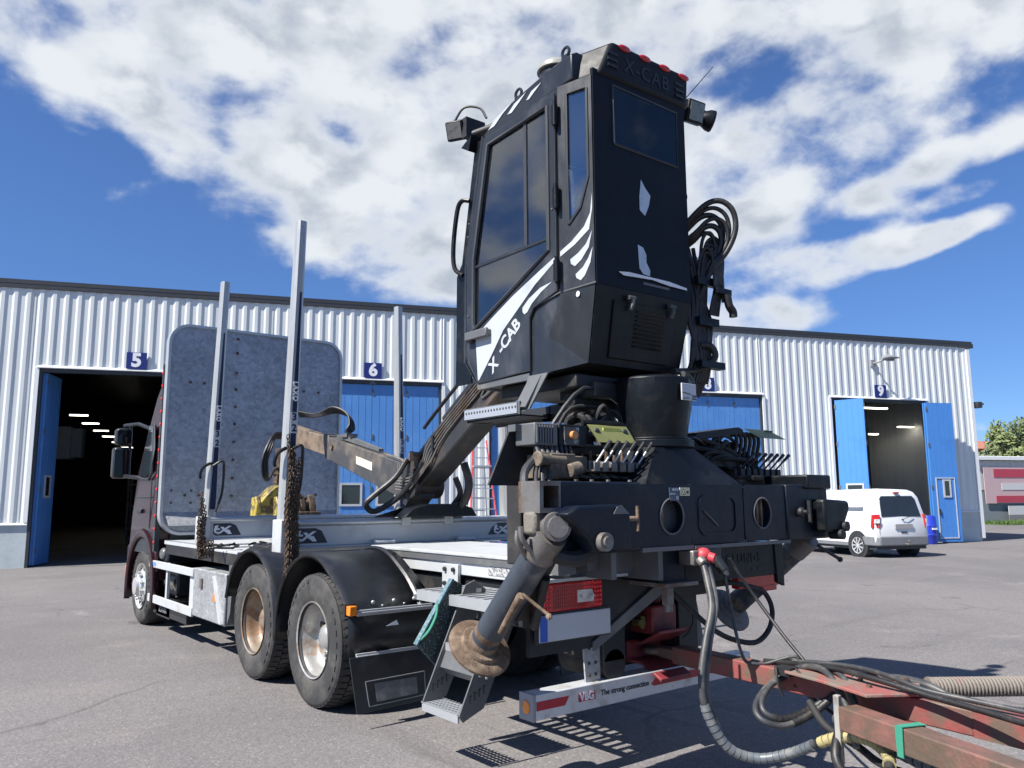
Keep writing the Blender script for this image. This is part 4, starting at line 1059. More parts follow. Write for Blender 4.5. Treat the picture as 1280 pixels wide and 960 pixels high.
build(MB().prism([(-.86, -2.735, 1.045), (-.86, -2.735, 1.115), (-.745, -2.735, 1.115), (-.725, -2.735, 1.075), (-.735, -2.735, 1.045)], (0, -.004, 0)), 'reversing_lens', LENSW, tl)
tl2 = build(MB().box(.68, 1.16, -2.735, -2.66, 1.005, 1.165), 'tail_lamp', LENSR, tr, bevel=.012)
build(MB().box(1.12, 1.30, -2.62, -2.54, .95, 1.07), 'side_lamp', LENSR, tr, bevel=.01)
npl = build(MB().box(-1.14, -.585, -2.728, -2.715, .845, .99), 'number_plate', PLATE, tr, bevel=.004)
build(MB().box(-1.138, -1.085, -2.7305, -2.7285, .848, .987), 'blue_strip', EUBLUE, npl)
build(MB().box(-1.15, -.575, -2.714, -2.69, .835, 1.0), 'plate_holder', DKFR, tr)
ub = thing('underrun_bar', None, None, (0, -2.545, .374)); ub.parent = tr
build(MB().box(-1.0235, 1.03, 0, .125, 0, .145), 'bar', M('bar_alu', (.60, .62, .64), .4, .35, col2=(.38, .36, .32), s=5, lo=.5, hi=.75, var=.12), ub, bevel=.006)
build(MB().box(-1.045, -1.024, -.004, .129, -.004, .149), 'end_cap', GREYPL, ub, bevel=.004)
build(MB().ell((-1.047, .062, .072), .010, .034, .040, 16, 8), 'marker_lamp', LENSA, ub)
REDST = M('red_stripe', (.40, .02, .035), .4, var=.1)
build(MB().prism([(-1.02, -.0015, .055), (-.80, -.0015, .055), (-.765, -.0015, .105), (-1.02, -.0015, .105)], (0, -.001, 0)), 'red_stripe', REDST, ub)
build(MB().prism([(-.02, -.0015, .055), (1.02, -.0015, .055), (1.02, -.0015, .105), (.0, -.0015, .105), (-.05, -.0015, .07)], (0, -.001, 0)), 'red_stripe', REDST, ub)
build(MB().box(-.69, -.55, -.0025, -.0008, .055, .105), 'maker_label', REDST, ub)
text('VBG', .062, WHITE, ub, frame_mtx((-.62, -.003, .08), (1, 0, 0), (0, 0, 1)), bold=.003, depth=.0006)
text('The strong connection', .047, DKFR, ub, frame_mtx((-.285, -.002, .08), (1, 0, 0), (0, 0, 1)), bold=.0012, depth=.0006)
pb = MB().prism([(-.58, 0, .48), (-.46, 0, .48), (-.46, 0, .92), (-.52, 0, .92), (-.60, 0, .75)], (0, .012, 0))
o = build(pb, 'bracket_plate', GALVB, tr); o.location = (0, -2.50, 0)
bl = MB()
for x in (-.555, -.50):
    for z in (.56, .63, .72, .80): bl.ell((x, -2.503, z), .011, .007, .011, 8, 5)
build(bl, 'bolt', DKST, tr)
build(MB().box(-.45, -.25, -2.52, -2.1, .62, 1.0).cyl((-.35, -2.52, .60), (-.35, -2.1, .60), .10, n=20), 'bracket_block', DKST, tr, bevel=.006)
build(MB().box(.3, .5, -2.5, -2.1, .5, 1.0).box(-.3, .4, -2.3, -2.05, .52, 1.0), 'tow_beam', DKST, tr, bevel=.006)
build(MB().prism([(.42, -2.38, 1.0), (.62, -2.38, 1.0), (.72, -2.38, .58), (.42, -2.38, .58)], (0, .03, 0)), 'gusset', GREYST, tr)
tj = thing('towing_jaw', None, None, (0, 0, 0)); tj.parent = tr
for s in (1, -1):
    p = [(-2.30, .62 + s * .05), (-2.44, .62 + s * .055), (-2.53, .62 + s * .10), (-2.61, .62 + s * .14)]
    q = [(y, z + s * .022) for y, z in p][::-1]
    build(MB().prism([(-.02, y, z) for y, z in p + q], (.30, 0, 0)), 'jaw_plate', DKRED, tj, bevel=.004)
build(MB().box(-.04, .30, -2.33, -2.28, .56, .68), 'jaw_back', DKRED, tj)
build(MB().box(.02, .26, -2.52, -2.30, .735, .93).cyl((.14, -2.42, .93), (.14, -2.42, .97), .05), 'lock_housing', DKRED, tj, bevel=.03, seg=3)
build(MB().cyl((-.01, -2.45, .78), (-.01, -2.45, .86), .02).box(-.06, .0, -2.47, -2.40, .80, .84), 'lock_pin', M('dirty_yellow', (.16, .12, .03), .6, col2=(.06, .05, .03), s=20), tj)
build(MB().box(-.9, .9, -2.5, -2.3, 1.0, 1.15).box(-.30, .6, -2.6, -2.35, .98, 1.14), 'rear_cross_member', DKST, tr, bevel=.005)
# brake coupling heads on the crane channel come with the hoses below
# ---------------------------------------------------------------- timber loader crane on the tail of the truck
cr = thing('loader_crane', 'black timber loader crane with tall operator cab mounted on the truck tail', 'crane', (0, -2.7, 1.3), world=True)
def sub(name, label=None):
    o = thing(name, label, None, (0, 0, 0)); o.parent = cr; o.location = -cr.location
    return o
# base beam: outer boxes, centre box, face plates with oval holes
base = sub('base_beam')
build(MB().box(-.64, .78, -3.0, -2.42, 1.36, 1.715), 'beam_body', BLUEBLK, base, bevel=.01)
def plate_with_oval(x0, x1, z0, z1, cx, cz, rx, rz, y):
    n = 32; inn = []; out = []
    for k in range(n):
        a = 2 * math.pi * k / n; c, s_ = math.cos(a), math.sin(a)
        inn.append((cx + rx * c, y, cz + rz * s_))
        hw = (x1 - cx) if c >= 0 else (cx - x0); hh = (z1 - cz) if s_ >= 0 else (cz - z0)
        t = min(hw / max(abs(c), 1e-6), hh / max(abs(s_), 1e-6)); out.append((cx + c * t, y, cz + s_ * t))
    mb = MB().ring(out, inn)
    mb.ring([(p[0], y, p[2]) for p in inn], [(p[0], y + .05, p[2]) for p in inn])
    return mb
face = plate_with_oval(-.66, -.20, 1.36, 1.725, -.38, 1.535, .105, .105, -3.055)
face.add(plate_with_oval(.33, .80, 1.36, 1.725, .525, 1.54, .095, .10, -3.055).v, []) if False else None
build(face, 'face_plate', BLUEBLK, base, smooth=30)
build(plate_with_oval(.33, .80, 1.36, 1.725, .525, 1.54, .095, .10, -3.055), 'face_plate', BLUEBLK, base, smooth=30)
build(MB().prism([(x, -3.052, z) for x, z in rr(-.195, .325, 1.362, 1.723, .004, 1)], (0, .05, 0)), 'face_plate', BLUEBLK, base)
fr_o = rr(-.13, .25, 1.41, 1.66, .07); fr_i = rr(-.112, .232, 1.428, 1.642, .055)
build(MB().ring([(x, -3.060, z) for x, z in fr_o], [(x, -3.060, z) for x, z in fr_i]).ring([(x, -3.052, z) for x, z in fr_o], [(x, -3.060, z) for x, z in fr_o]).ring([(x, -3.060, z) for x, z in fr_i], [(x, -3.052, z) for x, z in fr_i]), 'hatch_rim', BLUEBLK, base)
build(MB().beam((-.08, -3.056, 1.56), (.05, -3.056, 1.47), .006, .012, (0, 1, 0)), 'scratch', GREYST, base)
build(MB().tube([(-.38 + .105 * math.cos(2 * math.pi * k / 28), -3.058, 1.535 + .105 * math.sin(2 * math.pi * k / 28)) for k in range(29)], .006, 5, 0).tube([(.525 + .095 * math.cos(2 * math.pi * k / 28), -3.058, 1.54 + .10 * math.sin(2 * math.pi * k / 28)) for k in range(29)], .006, 5, 0), 'hole_rim', GREYST, base)
build(MB().box(-.49, -.28, -3.004, -3.002, 1.42, 1.65).box(.42, .63, -3.004, -3.002, 1.43, 1.65), 'hole_back', DKFR, base)
build(MB().box(-.44, -.425, -3.03, -3.0, 1.43, 1.64).box(.50, .52, -3.03, -3.0, 1.44, 1.64).box(.55, .565, -3.03, -3.0, 1.44, 1.64), 'inner_rib', RUST, base)
build(MB().box(-1.28, -.66, -3.075, -2.84, 1.345, 1.735).box(.80, 1.31, -3.07, -2.70, 1.35, 1.73), 'outrigger_sleeve', BLUEBLK, base, bevel=.012)
build(MB().box(-.655, -.20, -3.07, -3.04, 1.335, 1.36).box(-.2, .8, -3.08, -3.04, 1.335, 1.355), 'lower_edge', GREYST, base)
# yellow warning label and blue data label
wl = build(MB().box(-.305, -.215, -3.062, -3.0565, 1.655, 1.705), 'warning_label', M('warn_label', (.58, .55, .36), .5, var=.06), base)
build(MB().prism([(-.295, -3.063, 1.662), (-.255, -3.063, 1.662), (-.275, -3.063, 1.698)], (0, -.001, 0)), 'warning_mark', DKFR, base)
build(MB().prism([(-.287, -3.0645, 1.666), (-.263, -3.0645, 1.666), (-.275, -3.0645, 1.688)], (0, -.001, 0)), 'warning_inset', M('warn_label', (.6, .5, .15), .5), base)
build(MB().box(-.277, -.273, -3.0665, -3.066, 1.670, 1.681).box(-.246, -.228, -3.064, -3.063, 1.668, 1.684), 'warning_mark', DKFR, base)
build(MB().box(-.40, -.315, -3.062, -3.0565, 1.625, 1.705), 'data_label', M('data_label', (.05, .08, .13), .4), base)
build(MB().box(-.37, -.32, -3.064, -3.0625, 1.685, 1.70).box(-.345, -.32, -3.064, -3.0625, 1.632, 1.655).box(-.39, -.35, -3.064, -3.0625, 1.662, 1.672), 'label_print', M('label_grey', (.35, .38, .42), .5), base)
# clamp screw
build(MB().ell((-.86, -3.10, 1.53), .035, .03, .035, 10, 6).cyl((-.86, -3.1, 1.53), (-.76, -3.13, 1.53), .014).cyl((-.755, -3.13, 1.46), (-.755, -3.13, 1.60), .010), 'clamp_screw', RUST, base)
build(MB().ell((.93, -3.09, 1.54), .035, .03, .035, 10, 6).cyl((.93, -3.09, 1.54), (.93, -3.14, 1.54), .015).box(1.03, 1.05, -3.10, -3.07, 1.46, 1.62), 'clamp_screw', DKST, base)
bt = MB()
for x in (-1.05, -.93, -.8, -.62): bt.cyl((x, -2.95, 1.735), (x, -2.95, 1.75), .013, .013, 6)
build(bt, 'bolt', STEEL, base)
# left corner: square tube mouth, hood with slanted edge, discs
oo = [(-1.43, 1.735), (-1.285, 1.735), (-1.285, 1.57), (-1.43, 1.57)]; ii = [(-1.405, 1.71), (-1.30, 1.71), (-1.30, 1.595), (-1.405, 1.595)]
mouth = MB().ring([(x, -3.085, z) for x, z in oo], [(x, -3.085, z) for x, z in ii]).ring([(x, -2.93, z) for x, z in oo], [(x, -3.085, z) for x, z in oo]).ring([(x, -3.085, z) for x, z in ii], [(x, -2.93, z) for x, z in ii])
build(mouth, 'tube_mouth', STEEL, base)
build(MB().box(-1.43, -1.285, -2.93, -2.91, 1.57, 1.735), 'tube_end', DKRUST, base)
build(MB().prism([(-1.375, -3.10, 1.565), (-1.28, -3.10, 1.605), (-.98, -3.10, 1.61), (-.915, -3.10, 1.555), (-.915, -3.10, 1.37), (-1.17, -3.10, 1.365), (-1.23, -3.10, 1.44)], (0, -.13, 0)), 'leg_hood', BLUEBLK, base, bevel=.012)
build(MB().prism([(-1.02, -3.233, 1.60), (-.985, -3.233, 1.605), (-.93, -3.233, 1.56), (-1.05, -3.233, 1.56)], (0, -.004, 0)), 'worn_edge', GREYST, base)
build(MB().cyl((-1.135, -3.09, 1.42), (-1.135, -3.27, 1.42), .048, n=20).cyl((-1.135, -3.27, 1.42), (-1.135, -3.285, 1.42), .03, n=16), 'pivot_pin', STEEL, base)
build(MB().cyl((-1.30, -3.0, 1.50), (-1.36, -3.14, 1.50), .075, n=24).cyl((-1.36, -3.14, 1.50), (-1.367, -3.157, 1.50), .055, n=20), 'swivel_disc', STEEL, base)
build(MB().tube([(-1.30, -3.02, 1.36), (-1.22, -3.1, 1.33), (-1.1, -3.12, 1.36)], .045, 10), 'swivel_link', DKST, base)
build(MB().box(-1.44, -1.34, -3.05, -2.95, 1.455, 1.58).cyl((-1.39, -3.0, 1.46), (-1.39, -3.0, 1.38), .035), 'rotary_motor', M('dusty_motor', (.17, .155, .13), .8, col2=(.09, .085, .08), s=8, lo=.4, hi=.6, bump=.4), base, bevel=.02)
# right corner block
build(MB().box(1.02, 1.32, -3.10, -2.6, 1.70, 1.80), 'corner_block', BLACK, base, bevel=.012)
build(MB().prism([(1.10, -3.07, 1.63), (1.42, -3.07, 1.615), (1.435, -3.07, 1.56), (1.36, -3.07, 1.455), (1.28, -3.07, 1.40), (1.10, -3.07, 1.40)], (0, -.10, 0)), 'leg_hood', BLACK, base, bevel=.02)
build(MB().cyl((1.33, -3.1, 1.435), (1.33, -3.2, 1.435), .035).cyl((1.27, -3.1, 1.38), (1.27, -3.2, 1.38), .035), 'pivot_pin', DKST, base)
build(MB().cyl((1.18, -3.05, 1.30), (1.34, -3.12, 1.20), .012).ell((1.34, -3.12, 1.20), .02, .02, .02, 10, 6), 'locking_handle', DKST, base)
# channel below the beam
build(MB().box(-.20, .84, -2.98, -2.60, 1.12, 1.335), 'mounting_plate', BLACK, base, bevel=.008)
text('HÄGGLUNDS', .082, M('cut_letters', (.004, .005, .007), .6), base, frame_mtx((.30, -2.9815, 1.245), (1, 0, 0), (0, 0, 1)), bold=.002, spacing=1.25)
build(MB().ell((.50, -2.982, 1.175), .012, .004, .012, 8, 5).ell((.57, -2.982, 1.175), .012, .004, .012, 8, 5), 'bolt_hole', DKFR, base)
build(MB().prism([(.74, -2.99, 1.335), (.84, -2.99, 1.335), (.84, -2.99, 1.04), (.76, -2.99, 1.07)], (0, .03, 0)), 'side_gusset', BLACK, base, bevel=.004)
build(MB().box(-.84, -.80, -3.0, -2.6, 1.19, 1.345).box(-.45, -.41, -3.0, -2.6, 1.16, 1.345).box(-.82, -.43, -2.8, -2.77, 1.20, 1.34), 'mount_web', GREYST, base)  # pale webs given dark grey steel, painting the shade under the beam
build(MB().box(-.41, -.18, -2.98, -2.62, 1.14, 1.34), 'mount_box', BLUEBLK, base, bevel=.006)
build(MB().box(-.44, -.15, -3.05, -2.75, 1.12, 1.145).box(-.43, -.38, -3.05, -3.0, 1.02, 1.12).cyl((-.395, -3.02, 1.05), (-.395, -3.02, .98), .025), 'clamp_bracket', STEEL, base, bevel=.004)
build(MB().box(-1.1, -.97, -2.85, -2.6, 1.22, 1.34).box(-.93, -.83, -2.9, -2.65, 1.24, 1.335), 'mount_foot', GREYST, base)
# stabiliser legs
def leg(x, p0, p1, disc, dr):
    l = sub('stabiliser_leg')
    p0, p1 = Vector(p0), Vector(p1); d = (p1 - p0).normalized()
    build(MB().cyl(p0, p1, .083, n=28), 'leg_tube', LEG, l, smooth=50)
    build(MB().cyl(p0 - d * .02, p0 + d * .14, .090, n=28), 'leg_collar', STEEL, l)
    build(MB().cyl(p1 - d * .12, p1 + d * .02, .075, .062, n=24).cyl(p1 - d * .1, p1 - d * .06, .084, n=24), 'leg_neck', RUST, l)
    c = p1 + d * .03
    build(MB().lathe([(0, -.06), (.080, -.06), (.088, -.045), (.090, -.02), (.118, -.018), (.126, -.008), (.128, .004), (dr - .012, .008), (dr, .018), (dr, .034), (.12, .05), (0, .055)], c, d, 36), 'foot_plate', disc, l, smooth=40)
    return l
LL = leg(0, (-1.335, -3.05, 1.45), (-1.325, -2.45, .84), RUST, .190)
build(MB().beam((-1.25, -2.98, 1.36), (-1.20, -2.62, .98), .06, .05).cyl((-1.24, -2.9, 1.22), (-1.16, -2.70, .93), .026), 'leg_ram', DKST, LL)
build(MB().cyl((-1.41, -2.90, 1.14), (-1.41, -2.72, .93), .024, .016).cyl((-1.41, -2.91, 1.15), (-1.33, -3.02, 1.05), .009).ell((-1.33, -3.03, 1.04), .018, .018, .018, 8, 5), 'locking_pin', RUST, LL)
build(MB().prism([(-1.41, -3.03, 1.42), (-1.30, -3.08, 1.42), (-1.28, -3.02, 1.36), (-1.40, -2.97, 1.36)], (0, 0, .012)), 'leg_patch', RUST, LL)
leg(1, (1.25, -2.92, 1.34), (1.25, -2.25, .80), M('grey_rust', (.16, .15, .14), .7, col2=(.22, .18, .14), s=8, bump=.3), .185)
# slewing cone and column
slew = sub('slewing_column')
n = 24; bot = []; top = []
for k in range(n):
    a = 2 * math.pi * k / n; c, s_ = math.cos(a), math.sin(a); t = 1 / max(abs(c), abs(s_))
    bot.append((-.03 + .48 * c * t, -2.71 + .26 * s_ * t, 1.716)); top.append((-.09 + .25 * c, -2.68 + .23 * s_, 1.975))
build(MB().ring(bot, top), 'cone', BLACK, slew, smooth=25)
build(MB().cyl((-.09, -2.68, 1.965), (-.09, -2.68, 2.015), .258, n=36).cyl((-.09, -2.68, 2.015), (-.09, -2.68, 2.03), .24, n=36), 'slew_ring', BLACK, slew, bevel=.006)
build(MB().lathe([(.215, 2.02), (.23, 2.12), (.255, 2.24), (.262, 2.36), (.262, 2.425), (.2, 2.44), (0, 2.44)], (-.07, -2.66, 0), (0, 0, 1), 12), 'column', BLACK, slew, smooth=30, bevel=.01)
cl3 = build(MB().box(-.11, .03, -2.945, -2.935, 2.265, 2.375), 'column_label', PLATE, slew, bevel=.002)
text('22', .04, DKFR, slew, frame_mtx((.005, -2.947, 2.285), (1, 0, 0), (0, 0, 1)), bold=.001, depth=.0008)
build(MB().beam((-.11, -2.947, 2.315), (-.03, -2.947, 2.305), .003, .008, (0, 1, 0)).beam((-.11, -2.947, 2.275), (-.04, -2.947, 2.28), .003, .010, (0, 1, 0)), 'label_arrow', DKFR, slew)
build(MB().box(-.1, .40, -2.35, -1.6, 2.26, 2.36).box(.40, .47, -2.35, -1.9, 2.30, 3.1), 'boom_bracket', BLACK, slew, bevel=.02)
# valve stations with levers
def valves(name, mir):
    v = sub(name)
    f = (lambda x: x) if not mir else (lambda x: x)
    return v
va = sub('valve_station', 'valve station under the cab with ribbed grey box and yellow label')
rb = MB().box(-1.205, -1.03, -2.78, -2.60, 1.945, 2.075)
build(rb, 'ribbed_box', GREYST, va, bevel=.008)
r2 = MB()
for k in range(7): r2.box(-1.195 + k * .020, -1.185 + k * .020, -2.79, -2.775, 1.96, 2.062)
build(r2, 'rib', GREYST, va)
build(MB().box(-1.02, -.80, -2.78, -2.58, 1.945, 2.075), 'switch_box', BLACK, va, bevel=.008)
build(MB().box(-.985, -.87, -2.788, -2.779, 1.955, 2.06), 'worn_face', M('worn_face', (.05, .055, .06), .5, col2=(.32, .34, .33), s=16, lo=.5, hi=.6), va)
build(MB().cyl((-.925, -2.785, 2.012), (-.925, -2.815, 2.012), .024, n=16), 'orange_button', M('orange_button', (.55, .24, .08), .5), va)
build(MB().prism([(-.79, -2.78, 2.08), (-.46, -2.78, 2.085), (-.44, -2.84, 1.98), (-.755, -2.84, 1.975)], (0, .01, .004)), 'label_panel', SIGNY, va)
build(MB().box(-.68, -.53, -2.800, -2.792, 2.035, 2.068), 'yellow_strip', M('strip_yellow', (.50, .52, .08), .5), va)
build(MB().ell((-.735, -2.80, 2.045), .022, .01, .018).ell((-.495, -2.80, 2.05), .022, .01, .018), 'knob', DKFR, va)
build(MB().tube([(-.80, -2.74, 2.095), (-.6, -2.76, 2.10), (-.46, -2.76, 2.09), (-.42, -2.78, 2.03), (-.40, -2.80, 1.94)], .018, 8), 'guard_bar', BLACK, va)
vb = MB().box(-.80, -.36, -2.80, -2.60, 1.80, 1.865)
for k in range(6): vb.box(-.79 + k * .073, -.74 + k * .073, -2.83, -2.78, 1.80, 1.858)
build(vb, 'valve_block', STEEL, va, bevel=.005)
lv = MB(); lt = MB()
for k in range(6):
    x = -.765 + k * .073
    lv.cyl((x, -2.82, 1.855), (x + .055, -2.86, 1.955), .007)
    lt.cyl((x + .040, -2.85, 1.93), (x + .07, -2.875, 1.985), .011, .013, 10)
build(lv, 'lever', ALU, va); build(lt, 'lever_grip', PLAST, va)
build(MB().box(-1.12, -.93, -2.82, -2.60, 1.76, 1.90).cyl((-1.20, -2.80, 1.865), (-1.0, -2.80, 1.86), .032).cyl((-1.21, -2.80, 1.865), (-1.19, -2.80, 1.865), .045).box(-.93, -.82, -2.8, -2.65, 1.80, 1.89).cyl((-1.0, -2.84, 1.80), (-.92, -2.84, 1.82), .04), 'dirty_manifold', M('dirty_brass', (.16, .13, .095), .8, col2=(.08, .065, .05), s=14, lo=.4, hi=.6, bump=.4), va, bevel=.006)
hs = MB()
for k in range(5):
    x = -1.18 + k * .035
    hs.tube([(x, -2.76, 1.945), (x - .01, -2.80, 1.90), (x + .06, -2.81, 1.875), (x + .10, -2.79, 1.90), (x + .11, -2.77, 1.945)], .010, 6)
build(hs, 'hose_loop', GREYHOSE, va)
hs2 = MB()
for k, x in enumerate((-1.30, -1.22, -1.17, -1.12)):
    hs2.tube([(-1.16 + .03 * k, -2.74, 1.88), (x, -2.80, 1.78), (x - .03, -2.86, 1.6), (x, -2.90, 1.45), (x + .06, -2.92, 1.30)], .024 if k == 0 else .016, 8)
build(hs2, 'hose', GREYHOSE, va)
build(MB().tube([(-1.49, -3.0, 1.50), (-1.48, -3.0, 1.44), (-1.43, -3.0, 1.38)], .014, 8).tube([(-1.47, -2.95, 1.48), (-1.47, -2.95, 1.42), (-1.42, -2.95, 1.35)], .014, 8), 'pipe_stub', STEEL, va)
build(MB().prism([(-1.215, -2.58, 2.07), (-1.05, -2.58, 2.07), (-1.05, -2.58, 1.72), (-1.385, -2.58, 1.72)], (0, .015, 0)), 'rubber_flap', RUB, va)
build(MB().box(-1.25, -1.15, -2.66, -2.59, 2.03, 2.07), 'flap_clip', GREYST, va)
build(MB().torus((-.55, -2.42, 2.12), (1, .5, .2), .065, .022, 20, 8).torus((-.50, -2.42, 2.12), (1, .4, .1), .065, .022, 20, 8).torus((-.45, -2.42, 2.11), (1, .2, 0), .06, .022, 20, 8).torus((-.40, -2.42, 2.11), (1, .1, 0), .06, .022, 20, 8), 'hose_coil', RUB, va)
build(MB().box(-.98, -.48, -2.36, -2.22, 1.24, 1.96), 'rear_shield', RUB, va, bevel=.01)
# greasy tangle of hoses between the valve station and the column
rnd = random.Random(21)
for k in range(16):
    x0 = -1.0 + rnd.random() * .62; z0 = 1.80 + rnd.random() * .10
    x1 = -.42 + rnd.random() * .24; z1 = 1.86 + rnd.random() * .38
    build(MB().tube([(x0, -2.60, z0), (x0 + .03, -2.50 + rnd.gauss(0, .03), z0 + .10 + rnd.random() * .10), ((x0 + x1) / 2, -2.48 + rnd.gauss(0, .04), max(z0, z1) + rnd.random() * .12), (x1, -2.55, z1), (x1 + .06, -2.60, z1 - .10)], .012 + .006 * rnd.random(), 7), 'hose', RUB if k % 3 else HOSE, va, smooth=50)
for k in range(7):
    x0 = -1.06 + k * .085
    build(MB().tube([(x0, -2.70, 1.80), (x0 + .01, -2.76 - .02 * (k % 3), 1.775), (x0 + .07, -2.80, 1.765), (x0 + .13, -2.74, 1.80)], .011, 6), 'hose', HOSE, va, smooth=50)
vfit = MB()
for k in range(9): vfit.cyl((-1.0 + k * .07, -2.72, 1.86), (-1.0 + k * .07, -2.72, 1.93 - .02 * (k % 2)), .014, .010, 8)
build(vfit, 'bolt', DKRUST, va)
build(MB().box(-1.02, -.42, -2.60, -2.50, 1.75, 1.98).box(-.86, -.50, -2.68, -2.56, 1.90, 1.97), 'valve_body', BLACK, va, bevel=.01)
vb_ = sub('valve_station', 'dark valve station with black hood and row of thin levers')
build(MB().prism([(.38, -2.62, 2.04), (.42, -2.62, 2.10), (.92, -2.62, 2.165), (.97, -2.62, 2.15), (.97, -2.62, 2.12)], (0, .3, 0)), 'hood', BLACK, vb_, bevel=.006)
for k in range(14):
    x0 = .28 + rnd.random() * .5; z0 = 1.78 + rnd.random() * .2
    x1 = .75 + rnd.random() * .55; z1 = 1.80 + rnd.random() * .14
    build(MB().tube([(x0, -2.56, z0), (x0 + .05, -2.60 + rnd.gauss(0, .03), z0 + .12), ((x0 + x1) / 2, -2.60 + rnd.gauss(0, .03), max(z0, z1) + .10 * rnd.random()), (x1, -2.56, z1)], .012 + .008 * rnd.random(), 7), 'hose', RUB if k % 3 else HOSE, vb_, smooth=50)
build(MB().box(.42, .98, -2.55, -2.4, 1.80, 2.06).box(.55, .9, -2.6, -2.4, 1.86, 2.0), 'valve_body', BLACK, vb_, bevel=.01)
build(MB().prism([(.98, -2.62, 2.155), (1.30, -2.62, 2.155), (1.40, -2.70, 2.085), (1.06, -2.70, 2.085)], (0, .008, .004)), 'label_panel', SIGNY, vb_)
build(MB().box(1.24, 1.33, -2.63, -2.6, 2.10, 2.155), 'panel_end', BLACK, vb_)
vbk = MB().box(.85, 1.42, -2.62, -2.45, 1.78, 1.85)
for k in range(7): vbk.box(.88 + k * .076, .93 + k * .076, -2.65, -2.61, 1.78, 1.855)
build(vbk, 'valve_block', DKST, vb_, bevel=.005)
lv = MB(); lt = MB(); hh = MB()
for k in range(7):
    x = .90 + k * .076
    lv.cyl((x, -2.62, 1.85), (x + .10, -2.64, 1.93), .007); lt.cyl((x + .085, -2.637, 1.918), (x + .15, -2.65, 1.97), .010, .014, 10)
for k in range(6):
    x = .84 + k * .055
    hh.tube([(x, -2.55, 2.10), (x + .04, -2.60, 2.12), (x + .07, -2.60, 2.06), (x + .06, -2.58, 1.95), (x + .08, -2.56, 1.86)], .015, 7)
build(lv, 'lever', DKST, vb_); build(lt, 'lever_grip', PLAST, vb_)
build(hh, 'hose', HOSE, vb_)
build(MB().tube([(1.38, -2.55, 1.82), (1.47, -2.55, 1.79), (1.50, -2.56, 1.74), (1.50, -2.58, 1.71)], .013, 7).tube([(1.2, -2.5, 1.80), (1.32, -2.55, 1.77), (1.36, -2.58, 1.70)], .02, 7), 'hose', HOSE, vb_)
build(MB().box(.72, 1.05, -2.75, -2.5, 1.715, 1.77).box(.80, .95, -2.8, -2.5, 1.76, 1.80), 'valve_foot', DKRUST, vb_, bevel=.01)

# boom, knuckle and stick lying over the bunks
bo = sub('main_boom')
BM = M('boom_paint', (.030, .030, .032), .42, col2=(.10, .075, .055), s=3.5, lo=.46, hi=.70, bump=.15, bs=50, var=.3, stretch=(1, .8, .8))
BX0, BX1 = .10, .36
pts = [(-1.30, 3.20), (-1.15, 3.22), (-.31, 2.71), (-.17, 2.62), (.59, 2.14), (.80, 1.94), (.93, 1.60), (.86, 1.57), (.66, 1.73), (-.33, 2.33), (-.69, 2.55), (-1.30, 2.90)]
build(MB().prism([(BX0, y, z) for y, z in pts], (BX1 - BX0, 0, 0)), 'boom_box', BM, bo, bevel=.012)
build(MB().prism([(BX0 - .002, y, z) for y, z in [(-.60, 2.78), (-.12, 2.49), (-.10, 2.45), (-.15, 2.43), (-.60, 2.69)]], (-.008, 0, 0)), 'side_plate', BM, bo, bevel=.003)
build(MB().tube([(BX0 - .012, -.75, 2.78), (BX0 - .012, -.52, 2.62), (BX0 - .012, -.50, 2.55), (BX0 - .012, -.75, 2.66)], .012, 6, 3), 'grab_loop', GREYST, bo)
build(MB().cyl((.02, .60, 2.07), (.42, .60, 2.07), .045, n=16).cyl((.00, .60, 2.07), (.02, .60, 2.07), .052, n=16), 'boom_pin', RUST, bo)
build(MB().cyl((.23, -.5, 2.92), (.23, .30, 2.42), .055, n=18).cyl((.23, .30, 2.42), (.23, .70, 2.17), .03, n=14), 'boom_ram', DKST, bo)
build(MB().prism([(BX0 - .001, y, z) for y, z in [(.52, 2.10), (.68, 2.10), (.92, 1.86), (.92, 1.66), (.74, 1.76)]], (-.03, 0, 0)), 'knuckle_plate', BM, bo, bevel=.006)
hp = MB()
for k in range(5):
    o_ = k * .028
    hp.tube([(BX0 - .02, -.55 - o_, 2.80 - o_ * .6), (BX0 - .02, .20 - o_, 2.34 - o_ * .6), (BX0 - .03, .42 - o_, 2.16 - o_), (BX0 - .04, .50 - o_, 1.97), (BX0 - .06, .68, 1.86 - o_), (BX0 - .07, .95, 1.86 - o_)], .009, 6, 3)
build(hp, 'boom_pipe', STEEL, bo)
build(MB().box(BX0 - .05, BX0, .28, .31, 2.10, 2.26).box(BX0 - .06, BX0, .60, .63, 1.78, 1.95), 'pipe_clamp', DKST, bo)
build(MB().tube([(.05, .75, 2.05), (-.06, .80, 1.86), (-.22, .90, 1.70), (-.30, .95, 1.60), (-.20, .95, 1.53), (-.02, .82, 1.66), (.05, .65, 1.82), (.06, .45, 2.02)], .030, 9), 'knuckle_hose', HOSE, bo)
build(MB().tube([(.40, .25, 2.0), (.44, .22, 1.80), (.44, .30, 1.62), (.42, .45, 1.56)], .04, 9).tube([(.40, .40, 1.86), (.46, .40, 1.70), (.44, .5, 1.58)], .03, 9), 'knuckle_hose', HOSE, bo)
build(MB().tube([(-.03, -.75, 3.0), (0, -.40, 2.80), (.03, .15, 2.50), (.04, .42, 2.34)], .018, 7), 'boom_hose', HOSE, bo)
build(MB().prism([(-.22, .63, 1.478), (.62, .63, 1.478), (.56, .63, 1.56), (.40, .63, 1.60), (.05, .63, 1.60), (-.12, .63, 1.56)], (0, -.30, 0)).prism([(-.45, .55, 1.478), (-.1, .55, 1.478), (-.12, .55, 1.57)], (0, -.02, 0)), 'boom_rest', BLACK, bo, bevel=.02)
stk = sub('stick_boom')
